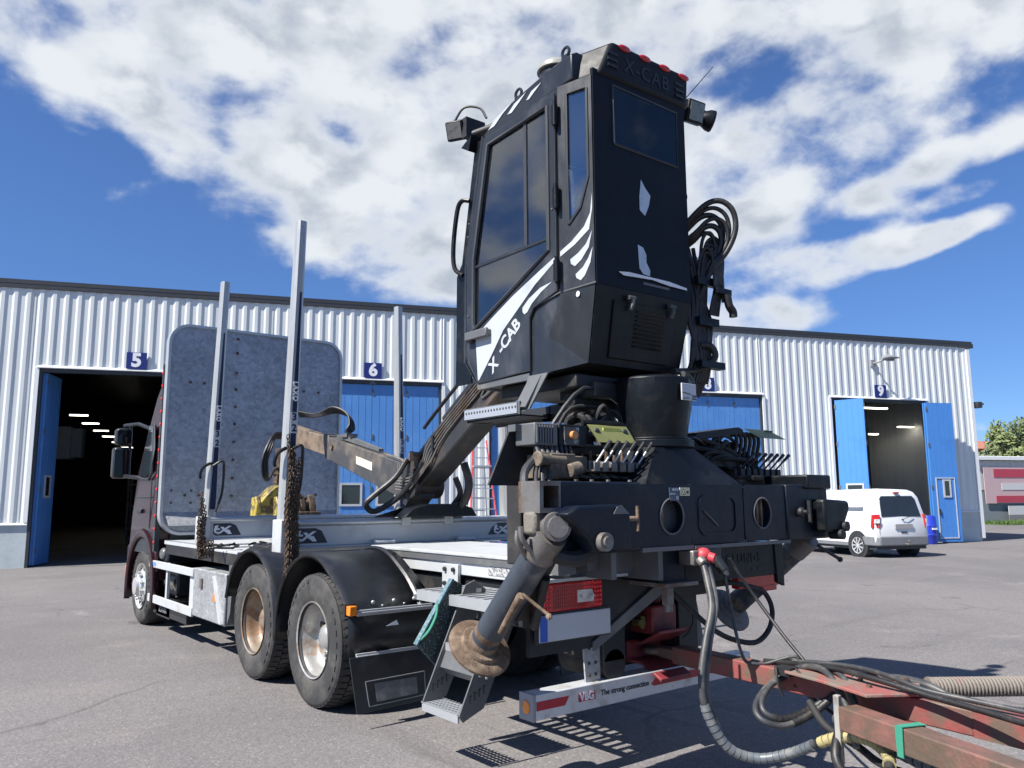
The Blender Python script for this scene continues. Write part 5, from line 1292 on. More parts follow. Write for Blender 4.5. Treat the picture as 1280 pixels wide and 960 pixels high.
SM = M('stick_paint', (.055, .056, .06), .45, col2=(.14, .12, .10), s=4, lo=.46, hi=.7, bump=.15, bs=50, var=.25, stretch=(1, .8, .8))
build(MB().prism([(.11, y, z) for y, z in [(2.90, 2.44), (1.50, 2.14), (.90, 2.00), (.62, 1.86), (.62, 1.66), (.97, 1.66), (1.49, 1.79), (2.82, 2.16)]], (.19, 0, 0)), 'outer_box', SM, stk, bevel=.008)
build(MB().prism([(.13, y, z) for y, z in [(4.05, 2.66), (2.70, 2.38), (2.66, 2.15), (4.02, 2.42)]], (.15, 0, 0)), 'inner_box', M('stick_brown', (.20, .15, .11), .55, col2=(.09, .075, .06), s=6, lo=.42, hi=.66, bump=.2), stk, bevel=.008)
build(MB().prism([(.105, 2.88, 2.46), (.105, 2.72, 2.425), (.105, 2.66, 2.11), (.105, 2.80, 2.14)], (.20, 0, 0)), 'box_collar', SM, stk, bevel=.008)
build(MB().cyl((.09, 2.62, 2.28), (.12, 2.62, 2.28), .035, n=14), 'wear_pin', RUST, stk)
lbp = build(MB().prism([(.108, y, z) for y, z in [(1.98, 2.14), (1.60, 2.05), (1.60, 1.96), (1.98, 2.05)]], (-.003, 0, 0)), 'cream_label', CREAM, stk)
text('JONSERED', .06, M('label_text', (.10, .10, .09), .6), stk, frame_mtx((.1035, 1.79, 2.05), (0, -.973, -.23), (0, -.23, .973)), depth=.0006) if False else None
build(MB().prism([(.16, 2.45, 2.36), (.16, 1.55, 2.17), (.16, 1.55, 2.20), (.16, 2.40, 2.41)], (.06, 0, 0)).box(.14, .28, 2.30, 2.55, 2.38, 2.42), 'top_channel', GREYST, stk)
pp = MB()
for k in range(3): pp.tube([(.10, .95 + k * .03, 2.02), (.085, .93 + k * .03, 1.86), (.085, .88, 1.72)], .009, 6, 3)
pp.tube([(.12, 1.35, 2.13), (.12, 1.0, 2.06), (.11, .92, 2.02)], .012, 6, 3)
build(pp, 'stick_pipe', STEEL, stk)
sh = MB()
for k in range(4):
    o_ = .022 * k
    sh.tube([(-.02 + o_, 3.45, 2.78 - o_), (.08, 3.05, 2.71 - o_ * .5), (.18 + o_, 2.80, 2.78 - o_), (.27 + o_, 2.60, 2.70 - o_), (.27 + o_, 2.50, 2.56 - o_), (.20 + o_ * .5, 2.45, 2.45 - o_ * .4), (.16 + o_ * .5, 2.2, 2.36)], .013, 7)
build(sh, 'stick_hose', HOSE, stk)
kn = build(MB().cyl((.06, .72, 1.78), (.40, .72, 1.78), .13, n=24).cyl((.05, .72, 1.78), (.41, .72, 1.78), .06, n=16), 'knuckle_joint', BM, stk, bevel=.008)
# rotator and grapple
gr = sub('grapple')
build(MB().cyl((.20, 3.98, 2.48), (.05, 3.95, 2.30), .05).cyl((.0, 3.93, 2.32), (.0, 3.93, 2.06), .07, n=18).cyl((.0, 3.93, 2.06), (.0, 3.93, 1.98), .10, n=20).box(-.07, .07, 3.86, 4.0, 1.86, 2.0), 'rotator', DKRUST, gr, bevel=.006)
gh = MB()
for k in range(3):
    o_ = .03 * k
    gh.tube([(.03, 3.9, 2.52 - o_), (-.16, 3.75, 2.50 - o_), (-.30 + o_, 3.62, 2.34), (-.37 + o_, 3.6, 2.15), (-.35 + o_, 3.62, 1.96), (-.27, 3.66, 1.90), (-.16, 3.75, 2.02), (-.06, 3.86, 2.06)], .018, 7)
build(gh, 'grapple_hose', HOSE, gr)
gp = [(-.30, 1.46), (-.30, 1.62), (-.24, 1.70), (-.12, 1.82), (.0, 1.86), (.10, 1.84), (.18, 1.72), (.22, 1.58), (.12, 1.53), (-.10, 1.52), (-.15, 1.46)]
build(MB().prism([(x, 3.80, z) for x, z in gp], (0, .26, 0)), 'grapple_body', YEL, gr, bevel=.02)
for x0, x1 in ((-.40, -.33), (-.13, -.06)):
    build(MB().prism([(x0, 3.72, z) for z in ()] or [(x0, 3.70, 1.42), (x0, 3.66, 1.60), (x0, 3.72, 1.70), (x0, 3.86, 1.68), (x0, 3.90, 1.42)], (x1 - x0, 0, 0)), 'grapple_claw', YEL, gr, bevel=.015)
for x0, x1 in ((.20, .28), (.33, .42)):
    build(MB().prism([(x0, 3.70, 1.42), (x0, 3.70, 1.58), (x0, 3.78, 1.72), (x0, 3.94, 1.66), (x0, 3.96, 1.42)], (x1 - x0, 0, 0)), 'grapple_claw', DKRUST, gr, bevel=.015)
build(MB().box(-.02, .46, 3.64, 3.74, 1.425, 1.50).cyl((.02, 3.78, 1.60), (.40, 3.78, 1.60), .05).prism([(.10, 3.75, 1.80), (.20, 3.75, 1.74), (.34, 3.75, 1.60), (.10, 3.75, 1.60)], (0, .1, 0)), 'grapple_arm', DKRUST, gr, bevel=.012)
# ---------------------------------------------------------------- operator cab of the crane
oc = sub('operator_cab')
XL, XR = -.72, .38
# side outlines as (y, z)
OUT = [(-1.58, 2.44), (-1.39, 2.66), (-1.40, 3.42), (-1.62, 4.38), (-2.48, 4.40), (-2.48, 2.97), (-2.36, 2.70), (-2.36, 2.46), (-2.17, 2.46)]
GL = [(-1.545, 2.885), (-1.525, 2.93), (-1.53, 3.42), (-1.715, 4.27), (-2.39, 4.29), (-2.39, 3.275), (-2.14, 3.16), (-2.10, 3.14), (-1.9, 3.05)]
def side(x, g=None): return MB().ring([(x, y, z) for y, z in OUT], [(x, y, z) for y, z in (g or GL)])
build(side(XL + .012), 'side_panel', CABBLK, oc, solid=.024, smooth=0)
GR = [(-1.60, 2.80), (-1.50, 2.92), (-1.48, 3.42), (-1.68, 4.30), (-2.42, 4.33), (-2.42, 3.05), (-2.30, 2.92), (-2.25, 2.86), (-2.1, 2.82)]
build(side(XR - .012, GR), 'side_panel', CABBLK, oc, solid=.024, smooth=0)
# door, a little proud, with its own cut line, gasket, glass, hinges and handle
DO = [(-1.575, 2.485), (-1.435, 2.70), (-1.445, 3.42), (-1.655, 4.335), (-2.455, 4.355), (-2.455, 2.985), (-2.215, 2.925), (-2.172, 2.86), (-2.172, 2.50)]
DIN = [(y * .97 + -1.95 * .03, z * .985 + 3.4 * .015) for y, z in GL]
build(MB().ring([(XL - .012, y, z) for y, z in DO], [(XL - .012, y, z) for y, z in GL]), 'door', CABBLK, oc, solid=.022, smooth=0)
gk = MB().tube([(XL - .024, y, z) for y, z in GL + GL[:1]], .016, 6, 0)
build(gk, 'window_gasket', DKFR, oc)
dg = MB().tube([(XL - .013, y, z) for y, z in [(p[0], p[1]) for p in DO] + DO[:1]], .011, 5, 0)
build(dg, 'door_seal', DKFR, oc)
build(MB().prism([(XL - .004, y, z) for y, z in GL], (-.006, 0, 0)), 'door_glass', CLEARG, oc, smooth=0)
build(MB().box(XL - .018, XL - .003, -2.155, -2.125, 3.37, 4.28), 'glass_bar', DKFR, oc)
build(MB().beam((XL - .012, -1.53, 3.365), (XL - .012, -2.39, 3.365), .014, .02), 'glass_bar', CABBLK, oc)
hg = MB()
for z in (4.20, 3.62, 3.12):
    hg.box(XL - .045, XL - .022, -2.50, -2.455, z - .07, z + .07).cyl((XL - .045, -2.49, z - .09), (XL - .045, -2.49, z + .09), .014)
build(hg, 'door_hinge', BLACK, oc, bevel=.004)
build(MB().box(XL - .075, XL - .05, -1.75, -1.48, 2.80, 2.865).box(XL - .06, XL - .02, -1.52, -1.475, 2.79, 2.86).box(XL - .06, XL - .02, -1.75, -1.72, 2.81, 2.855), 'door_handle', GREYST, oc, bevel=.008)
bt = MB()
for y, z in ((-1.47, 3.72), (-1.455, 3.62), (-1.46, 3.0), (-2.43, 3.55)): bt.ell((XL - .026, y, z), .006, .008, .008, 8, 5)
build(bt, 'screw', GREYST, oc)
# rear quarter (chamfered corner) with its window
qa, qb = Vector((XL, -2.48, 0)), Vector((-.63, -2.712, 0)); qd = (qb - qa).normalized(); qn = Vector((qd.y, -qd.x, 0))
if qn.x > 0: qn = -qn
def Q(u, z, off=0.): p = qa + qd * u + qn * off; return (p.x, p.y, z)
QL = (qb - qa).length
qo = [(0, 2.97), (0, 3.7), (0, 4.40), (QL, 4.42), (QL, 3.75), (QL, 3.0)]
qi = [(.07, 3.42), (.065, 3.75), (.065, 4.33), (.215, 4.335), (.215, 3.72), (.155, 3.52)]
build(MB().ring([Q(u, z) for u, z in qo], [Q(u, z) for u, z in qi]), 'quarter_panel', CABBLK, oc, solid=.02, smooth=0)
build(MB().prism([Q(u, z, .002) for u, z in qi], tuple(qn * -.006)), 'quarter_glass', CLEARG, oc, smooth=0)
build(MB().tube([Q(u, z, .012) for u, z in qi + qi[:1]], .010, 5, 0), 'window_gasket', DKFR, oc)
def Q2(u, z): p = Q(u, z); return (-p[0] + (XL + XR), p[1], z)
build(MB().ring([Q2(u, z) for u, z in qo], [Q2(u, z) for u, z in qi]), 'quarter_panel', CABBLK, oc, solid=.02, smooth=0)
build(MB().prism([Q2(u, z) for u, z in qi], (.004, .002, 0)), 'quarter_glass', CLEARG, oc, smooth=0)
# lower rear corner, tapering in
low = [(XL, -2.36, 2.465), (XL, -2.36, 2.70), (XL, -2.48, 2.97), (-.63, -2.712, 3.0), (-.60, -2.60, 2.505)]
build(MB().add(low, [(0, 1, 2, 3, 4)]), 'corner_panel', CABBLK, oc, solid=.016, smooth=0)
build(MB().add([((XL + XR) - p[0], p[1], p[2]) for p in low], [(0, 1, 2, 3, 4)]), 'corner_panel', CABBLK, oc, solid=.016, smooth=0)
build(MB().tube([(XL - .008, -2.17, 2.92), (XL - .008, -2.47, 2.972), (-.638, -2.722, 3.005)], .007, 5, 0), 'body_seam', GREYST, oc)
build(MB().ell((XL + .04, -2.595, 2.945), .004, .02, .02, 10, 6), 'paint_chip', WHITE, oc)
# rear wall with window
xr = .29
ro = [(-.63, 3.0), (xr, 3.0), (xr, 4.47), (-.63, 4.47)]
ri = [(-.445, 3.985), (.195, 3.985), (.20, 4.40), (-.45, 4.40)]
build(MB().ring([(x, -2.712, z) for x, z in ro], [(x, -2.712, z) for x, z in ri]), 'rear_wall', M('rear_black', (.004, .006, .012), .5, col2=(.010, .011, .014), s=3, lo=.55, hi=.8, spec=.2, var=.2), oc, solid=.024, smooth=0)
build(MB().prism([(x, -2.727, z) for x, z in ri], (0, .006, 0)), 'rear_glass', DARKG, oc, smooth=0)
build(MB().tube([(x, -2.726, z) for x, z in ri + ri[:1]], .010, 5, 0), 'window_gasket', DKFR, oc)
build(MB().add([(-.63, -2.712, 3.0), (xr, -2.712, 3.0), (.26, -2.60, 2.505), (-.60, -2.60, 2.505)], [(0, 1, 2, 3)]), 'lower_rear_wall', BLACK, oc, solid=.02, smooth=0)
def LR(x, z, off=.012):
    f = (3.0 - z) / .495; return (x, -2.712 + .112 * f - off, z - off * .2)
hat = [(-.47, 2.92), (.15, 2.92), (.13, 2.55), (-.45, 2.55)]
build(MB().prism([LR(x, z) for x, z in hat], (0, -.012, 0)), 'service_hatch', BLACK, oc, bevel=.01)
gr_ = MB()
for k in range(9):
    z = 2.64 + k * .028
    gr_.prism([LR(-.25, z, .026), LR(.02, z, .026), LR(.02, z + .014, .036), LR(-.25, z + .014, .036)], (0, -.004, 0))
build(gr_, 'grille_slat', GREYST if False else PLAST, oc)
for x in (-.33, .07):
    build(MB().tube([LR(x, 2.96, .03), LR(x + .005, 2.92, .05), LR(x - .005, 2.87, .045)], .014, 7).cyl(LR(x - .03, 2.95, .035), LR(x + .03, 2.95, .035), .016), 'hatch_latch', M('latch_steel', (.09, .09, .09), .5, .4), oc)
# peeled paint and torn strip on the rear wall
PEEL = M('bare_patch', (.46, .55, .63), .5, col2=(.34, .40, .46), s=10, var=.1)
for poly in ([(-.195, 3.795), (-.155, 3.745), (-.105, 3.70), (-.125, 3.62), (-.165, 3.545), (-.215, 3.575), (-.215, 3.67)],
             [(-.245, 3.325), (-.195, 3.315), (-.165, 3.27), (-.165, 3.215), (-.13, 3.165), (-.135, 3.125), (-.20, 3.13), (-.235, 3.165)]):
    build(MB().prism([(x, -2.7255, z) for x, z in poly], (0, -.002, 0)), 'peeled_patch', PEEL, oc)
build(MB().prism([(-.44, -2.73, 3.105), (-.40, -2.735, 3.085), (-.12, -2.735, 3.10), (.05, -2.735, 3.085), (.24, -2.73, 3.085), (.235, -2.73, 3.10), (.05, -2.735, 3.115), (-.2, -2.735, 3.115), (-.35, -2.735, 3.115)], (0, -.004, 0)), 'torn_strip', WHITE, oc)
build(MB().box(-.20, .06, -2.727, -2.7255, 3.058, 3.075), 'faded_print', GREYST, oc)
# front glass, pillars, floor
fg = [(-1.40, 2.66), (-1.41, 3.42), (-1.63, 4.38)]
build(MB().add([(XL + .05, fg[0][0], fg[0][1]), (XR - .05, fg[0][0], fg[0][1]), (XR - .05, fg[1][0], fg[1][1]), (XL + .05, fg[1][0], fg[1][1]), (XR - .05, fg[2][0], fg[2][1]), (XL + .05, fg[2][0], fg[2][1])], [(0, 1, 2, 3), (3, 2, 4, 5)]), 'front_glass', CLEARG, oc, smooth=0, solid=.006)
build(MB().prism([(XR - .002, y, z) for y, z in GR], (-.006, 0, 0)), 'side_glass', CLEARG, oc, smooth=0)
pil = MB()
for x in (XL + .03, XR - .03):
    pil.beam((x, -1.39, 2.66), (x, -1.40, 3.42), .06, .05, (0, 1, 0)).beam((x, -1.40, 3.42), (x, -1.62, 4.38), .06, .05, (0, 1, 0))
build(pil, 'front_pillar', CABBLK, oc)
build(MB().add([(XL, -1.58, 2.44), (XR, -1.58, 2.44), (XR, -1.39, 2.66), (XL, -1.39, 2.66)], [(0, 1, 2, 3)]), 'front_sill', CABBLK, oc, solid=.02, smooth=0)
build(MB().prism([(XL + .01, -1.58, 2.45), (XR - .01, -1.58, 2.45), (XR - .01, -2.36, 2.475), (.25, -2.60, 2.51), (-.59, -2.60, 2.51), (XL + .01, -2.36, 2.475)], (0, 0, .03)), 'floor_plate', DKST, oc)
build(MB().box(XL - .012, XL + .02, -2.16, -1.56, 2.435, 2.48), 'door_sill', GREYST, oc)
build(MB().box(XL + .1, XR - .1, -2.5, -1.7, 2.36, 2.45).cyl((-.2, -2.3, 2.22), (-.2, -2.3, 2.4), .13).box(-.5, .1, -2.55, -2.2, 2.30, 2.40).cyl((-.55, -2.35, 2.28), (.2, -2.45, 2.30), .06), 'under_frame', DKST, oc, bevel=.01)
build(MB().cyl((-.42, -2.30, 2.14), (-.42, -2.30, 2.45), .055).ell((-.42, -2.30, 2.24), .09, .09, .07), 'slew_motor', DKRUST, oc)
# roof
rp = [(-1.55, 4.385), (-1.60, 4.40), (-1.74, 4.475), (-1.98, 4.53), (-2.34, 4.585), (-2.54, 4.60), (-2.60, 4.60), (-2.60, 4.42), (-1.62, 4.38)]
mbr = MB(); n = len(rp); vs = []
for x, ins in ((XL + .02, 0), (XL + .07, 1), (XR - .07, 1), (XR - .02, 0)):
    for i, (y, z) in enumerate(rp): vs.append((x, y, z + (.03 if ins and i in (2, 3, 4, 5, 6) else 0)))
fs = [tuple(range(n)), tuple(range(4 * n - 1, 3 * n - 1, -1))] + [(r * n + i, r * n + (i + 1) % n, (r + 1) * n + (i + 1) % n, (r + 1) * n + i) for r in range(3) for i in range(n)]
build(mbr.add(vs, fs), 'roof', CABBLK, oc, smooth=25, bevel=.01)
vz = [(-.47, -2.765, 4.70), (.31, -2.765, 4.71), (.31, -2.745, 4.47), (-.585, -2.745, 4.44)]
vis = MB(); vt = [(-.655, -2.50, 4.634), (.315, -2.50, 4.634), (.36, -2.46, 4.41), (-.708, -2.46, 4.40)]
vis.add(vz + vt, [(0, 1, 2, 3), (4, 7, 6, 5), (0, 4, 5, 1), (1, 5, 6, 2), (2, 6, 7, 3), (3, 7, 4, 0)])
build(vis, 'rear_visor', M('visor_black', (.007, .008, .011), .5, var=.2, spec=.25), oc, bevel=.025, seg=3, smooth=40)
build(MB().box(-.715, -.655, -2.71, -2.48, 4.375, 4.41), 'gutter', CABBLK, oc) if False else None
text('X-CAB', .14, M('embossed_black', (.010, .011, .016), .35, var=.1), oc, frame_mtx((-.13, -2.7575, 4.565), (1, 0, 0), (0, -.06, 1)), bold=.002, depth=.0006, spacing=1.15)
eb = MB()
for s in (-1, 1):
    for k in range(3): eb.box(-.13 + s * .34 - .045, -.13 + s * .34 + .045, -2.762, -2.748, 4.51 + k * .045, 4.527 + k * .045)
build(eb, 'embossed_bar', M('embossed_black', (.010, .011, .016), .35), oc)
for k in range(4):
    x = -.36 + k * .205
    build(MB().ell((x, -2.765, 4.680), .058, .016, .022, 16, 8), 'marker_lamp', LENSR, oc)
# beacon, lifting eyes, antenna, work lamps
build(MB().lathe([(0, 0), (.14, 0), (.14, .025), (.125, .05), (.07, .075), (0, .08)], (-.57, -2.30, 4.64), (0, 0, 1), 28), 'beacon', M('beacon_white', (.30, .30, .27), .3, coat=.3), oc)
build(MB().cyl((-.57, -2.30, 4.54), (-.57, -2.30, 4.64), .12), 'beacon_base', CABBLK, oc)
for y, z in ((-2.50, 4.625), (-1.98, 4.545)):
    build(MB().torus((XL + .06, y, z + .045), (1, 0, 0), .035, .011, 16, 6).box(XL + .045, XL + .075, y - .03, y + .03, z - .02, z + .02), 'lifting_eye', CABBLK, oc)
build(MB().cyl((.36, -2.6, 4.55), (.44, -2.6, 4.62), .012).cyl((.42, -2.6, 4.60), (.83, -2.6, 5.04), .005, .003), 'antenna', DKFR, oc)
build(MB().beam((.36, -2.62, 4.60), (.78, -2.58, 4.62), .03, .03), 'lamp_bracket', BLACK, oc)
def worklamp(c, d, sz, round_=False):
    c = Vector(c); d = Vector(d).normalized()
    wl_ = sub('work_lamp') if False else None
    q = d.to_track_quat('Z', 'Y').to_matrix()
    b_ = MB()
    if round_: b_.lathe([(0, -.10), (.05, -.10), (.08, -.04), (.085, 0), (.075, .004)], c, d, 24)
    else:
        vs = [c + q @ Vector((sx * sz * k, sy * sz * k, z)) for z, k in ((-.10, .7), (-.03, 1), (.02, 1)) for sx, sy in ((-1, -1), (1, -1), (1, 1), (-1, 1))]
        b_.add(vs, [(3, 2, 1, 0), (8, 9, 10, 11)] + [(r * 4 + i, r * 4 + (i + 1) % 4, r * 4 + 4 + (i + 1) % 4, r * 4 + 4 + i) for r in range(2) for i in range(4)])
    h = build(b_, 'work_lamp', BLACK, oc, bevel=.012)
    g_ = MB()
    if round_: g_.lathe([(0, .012), (.05, .010), (.072, .002)], c, d, 24)
    else: g_.prism([c + q @ Vector((sx * sz * .8, sy * sz * .8, .022)) for sx, sy in ((-1, -1), (1, -1), (1, 1), (-1, 1))], tuple(d * .006))
    build(g_, 'lamp_glass', LAMPG, oc)
worklamp((.50, -2.66, 4.53), (-.10, -.95, -.28), .085)
worklamp((.77, -2.62, 4.55), (.75, -.55, -.3), .08, True)
worklamp((-.80, -1.36, 4.50), (-.80, -.45, -.35), .075)
build(MB().box(-.78, -.60, -1.48, -1.42, 4.42, 4.58).tube([(-.80, -1.34, 4.58), (-.76, -1.42, 4.68), (-.68, -1.52, 4.66), (-.66, -1.58, 4.56)], .010, 6).cyl((-.72, -1.45, 4.45), (-.60, -1.6, 4.5), .03), 'lamp_bracket', DKST, oc)
# front guard, grab handle
build(MB().prism([(XL + .02, -1.60, 4.37), (XL + .02, -1.49, 4.38), (XL + .02, -1.31, 3.45), (XL + .02, -1.24, 3.36), (XL + .02, -1.23, 2.50), (XL + .02, -1.44, 2.50), (XL + .02, -1.42, 2.66), (XL + .02, -1.42, 3.42)], (.012, 0, 0)), 'front_guard', BLACK, oc)
build(MB().prism([(XL - .04, -1.52, 4.42), (XL - .04, -1.38, 4.36), (XL - .04, -1.48, 4.30)], (.10, 0, 0)), 'guard_clip', BLACK, oc)
build(MB().tube([(XL - .0, -1.44, 3.92), (XL - .03, -1.38, 3.93), (XL - .04, -1.33, 3.86), (XL - .04, -1.28, 3.6), (XL - .03, -1.28, 3.42), (XL - .0, -1.35, 3.35)], .018, 8, 4), 'grab_handle', BLACK, oc)
# hanging perforated step frame
sp = MB()
build(MB().beam((-.86, -1.60, 2.235), (-.86, -2.22, 2.235), .012, .085).beam((-.86, -2.22, 2.235), (-.74, -2.24, 2.45), .012, .12, (0, 1, 0)), 'step_side', GREYST, oc)
tr_ = MB().box(-.86, -.855, -2.20, -1.60, 2.195, 2.275)
build(MB().box(-.875, -.862, -2.20, -1.60, 2.20, 2.268), 'step_rail', ALU, oc)
hl = MB()
for k in range(18):
    y = -1.625 - k * .033
    hl.ell((-.876, y, 2.243), .003, .008, .010, 8, 4)
build(hl, 'step_hole', DKFR, oc)
st = MB()
for k in range(18):
    y = -1.62 - k * .033; st.box(-.85, -.60, y - .010, y + .010, 2.185, 2.196)
st.box(-.85, -.835, -2.2, -1.6, 2.18, 2.20).box(-.62, -.60, -2.2, -1.6, 2.18, 2.20).box(-.85, -.60, -1.62, -1.60, 2.18, 2.26)
build(st, 'step_tread', DKST, oc)
build(MB().box(-.60, -.20, -2.2, -2.14, 2.16, 2.21).box(-.60, -.58, -2.2, -1.6, 2.16, 2.26), 'step_frame', DKFR, oc)
build(MB().prism([(-.85, -2.18, 2.20), (-.85, -2.30, 2.22), (-.74, -2.36, 2.46), (-.74, -2.16, 2.46)], (.012, 0, 0)), 'step_hanger', GREYST, oc)
# white decals
X0 = XL - .0245
def decal(poly): build(MB().prism([(X0, y, z) for y, z in poly], (-.0015, 0, 0)), 'white_decal', DEC, oc)
DEC = M('decal_white', (.42, .45, .48), .45, col2=(.32, .35, .38), s=4, lo=.5, hi=.8, var=.06)
decal([(-1.555, 2.83), (-1.74, 2.925), (-2.0, 3.045), (-2.30, 3.16), (-2.452, 3.215), (-2.452, 3.185), (-2.24, 3.07), (-2.03, 2.92), (-1.89, 2.82), (-1.75, 2.66), (-1.60, 2.50), (-1.585, 2.50)])
decal([(-2.11, 2.91), (-2.11, 2.94), (-2.18, 2.99), (-2.30, 3.04), (-2.42, 3.055), (-2.31, 3.01), (-2.21, 2.95), (-2.16, 2.90), (-2.13, 2.89)])
def qdecal(poly): build(MB().prism([Q(u, z, .0115) for u, z in poly], tuple(qn * .0015)), 'white_decal', DEC, oc)
qdecal([(.004, 3.245), (.088, 3.30), (.18, 3.385), (.225, 3.47), (.240, 3.60), (.240, 3.50), (.215, 3.36), (.112, 3.275), (.004, 3.21)])
qdecal([(.081, 3.15), (.077, 3.18), (.136, 3.215), (.19, 3.265), (.236, 3.35), (.21, 3.24), (.155, 3.165), (.110, 3.13)])
qdecal([(.119, 3.05), (.113, 3.075), (.166, 3.115), (.205, 3.17), (.238, 3.24), (.22, 3.14), (.18, 3.06), (.149, 3.03)])
def rdecal(poly): build(MB().prism([(XL + .017, y, z) for y, z in poly], (-.0015, 0, 0)), 'white_decal', DEC, oc)
rdecal([(-1.66, 4.415), (-1.74, 4.465), (-1.88, 4.505), (-1.96, 4.52), (-1.84, 4.475), (-1.74, 4.42)])
rdecal([(-1.90, 4.445), (-1.98, 4.495), (-2.12, 4.53), (-2.04, 4.485), (-1.95, 4.44)])
rdecal([(-2.12, 4.465), (-2.18, 4.51), (-2.29, 4.53), (-2.21, 4.49), (-2.15, 4.46)])
text('-CAB', .125, DEC, oc, frame_mtx((X0 - .0005, -1.955, 2.765), (0, -.79, .62), (0, .62, .79)), bold=.004, depth=.001)
text('X', .125, DEC, oc, frame_mtx((X0 - .0005, -1.775, 2.585), (0, -.79, .62), (0, .62, .79)), bold=.004, depth=.001)
# inside: seat, console
se = MB().box(-.40, .08, -2.35, -1.95, 2.95, 3.07).prism([(-.38, -2.42, 3.0), (-.38, -2.30, 3.0), (-.38, -2.42, 3.75), (-.38, -2.50, 3.75)], (.44, 0, 0)).box(-.30, -.02, -2.52, -2.43, 3.78, 3.98)
build(se, 'seat', SEATM, oc, bevel=.04, seg=3)
build(MB().box(-.2, -.1, -2.2, -2.1, 2.5, 2.95).box(-.58, -.46, -2.3, -1.85, 3.0, 3.12).box(.12, .24, -2.3, -1.85, 3.0, 3.12).cyl((-.52, -1.9, 3.1), (-.52, -1.88, 3.28), .02), 'console', SEATM, oc, bevel=.02)
build(MB().tube([(-.55, -2.66, 4.0), (-.50, -2.6, 3.8), (-.45, -2.55, 3.66)], .012, 6), 'seat_belt', DKFR, oc)

# hose bundle on the off side of the cab
hb = sub('hose_bundle')
def L(pts, r): build(MB().tube(pts, r, 9), 'hose', HOSE, hb, smooth=50)
hc_ = Vector((.50, -2.74, 3.50))
for k in range(6):
    f = 1 - .10 * k
    arc = [(.34, -2.50, 3.50), (.42, -2.62, 3.66), (.48, -2.74, 3.77), (.55, -2.82, 3.79), (.62, -2.87, 3.72), (.645, -2.87, 3.58), (.60, -2.82, 3.42), (.50, -2.74, 3.26), (.43, -2.68, 3.06)]
    L([tuple(hc_ + (Vector(p) - hc_) * f + Vector((.0, .035 * (k % 3), -.015 * k))) if 0 < i < 8 else (p[0] + .012 * k, p[1] + .02 * k, p[2] - .02 * k) for i, p in enumerate(arc)], .021 if k % 2 == 0 else .016)
for k, (x, zt) in enumerate(((.47, 3.44), (.50, 3.56), (.53, 3.52), (.56, 3.40))):
    L([(x - .10, -2.66, 2.70), (x - .06, -2.68, 3.0), (x - .04, -2.70, zt - .1), (x, -2.74, zt), (x + .04, -2.76, zt - .08), (x + .05, -2.76, zt - .35)], .013)
for k in range(6):
    x = .36 + .032 * k
    L([(x, -2.64 - .01 * k, 3.3), (x + .02 * math.sin(k * 2.2), -2.68, 3.05), (x - .015, -2.68, 2.85), (x + .02 * math.sin(k), -2.70, 2.62), (x - .02, -2.66, 2.45)], .016)
L([(.40, -2.70, 2.72), (.47, -2.74, 2.71), (.50, -2.75, 2.64), (.44, -2.72, 2.57), (.34, -2.68, 2.53), (.1, -2.70, 2.50)], .024)
L([(.60, -2.80, 3.10), (.62, -2.80, 3.02), (.66, -2.80, 2.98), (.665, -2.80, 2.94)], .03)
L([(.10, -2.78, 2.47), (.20, -2.76, 2.45), (.28, -2.70, 2.39), (.22, -2.70, 2.32), (.12, -2.72, 2.28)], .024)
rnd = random.Random(5)
for k in range(12):
    x = .33 + .018 * k; ph = rnd.random() * 6.28
    L([(x - .02, -2.60, 3.30 + .2 * rnd.random()), (x + .02 * math.sin(ph), -2.66 + .02 * math.cos(ph), 3.1), (x + .025 * math.cos(ph), -2.68, 2.9), (x + .02 * math.sin(ph * 2), -2.68 + .02 * math.sin(ph), 2.7), (x - .02, -2.66, 2.52), (x - .08, -2.62, 2.36)], .014 + .005 * rnd.random())
for k in range(5):
    x = .50 + .022 * k
    L([(x, -2.72, 2.95), (x + .03, -2.76, 3.18 + .03 * k), (x + .015, -2.76, 3.36 + .03 * k), (x - .03, -2.72, 3.40 + .03 * k), (x - .06, -2.70, 3.20)], .013)
build(MB().box(.36, .60, -2.74, -2.70, 3.16, 3.22).box(.50, .66, -2.80, -2.76, 3.10, 3.14), 'hose_bracket', BLACK, hb)
build(MB().box(.36, .58, -2.74, -2.70, 2.86, 2.92), 'hose_bracket', BLACK, hb)
build(MB().box(.34, .60, -2.76, -2.70, 2.55, 2.60), 'hose_bracket', BLACK, hb)
build(MB().lathe([(0, 0), (.05, 0), (.05, .03), (.035, .06), (.035, .09), (0, .09)], (.36, -2.55, 3.86), (1, -.4, 0), 16), 'round_lamp', BLACK, hb)

# ---------------------------------------------------------------- drawbar of the trailer, springs, hoses
db = thing('trailer_drawbar', 'worn red trailer drawbar of steel box beams hooked into the tow jaw', 'drawbar', (.14, -2.55, .62), world=True)
build(MB().beam((.14, -2.62, .62), (.03, -4.52, .60), .115, .11, w1=.125, h1=.12), 'main_beam', REDP, db, bevel=.008)
build(MB().beam((.14, -2.34, .62), (.14, -2.66, .62), .06, .05, w1=.12, h1=.07).torus((.13, -2.42, .62), (0, 0, 1), .055, .025, 20, 8), 'towing_eye', M('worn_steel', (.16, .12, .09), .6, .3, col2=(.28, .05, .04), s=6), db, bevel=.006)
pl_ = MB().prism([(-.06, -3.55, .672), (.20, -3.55, .672), (.24, -4.15, .672), (.0, -4.28, .672), (-.24, -4.12, .672), (-.12, -3.8, .672)], (0, 0, .016))
build(pl_, 'top_plate', M('muddy_red', (.27, .09, .08), .7, col2=(.18, .15, .12), s=6, lo=.42, hi=.6, bump=.5, bs=40), db, bevel=.004)
ob = MB()
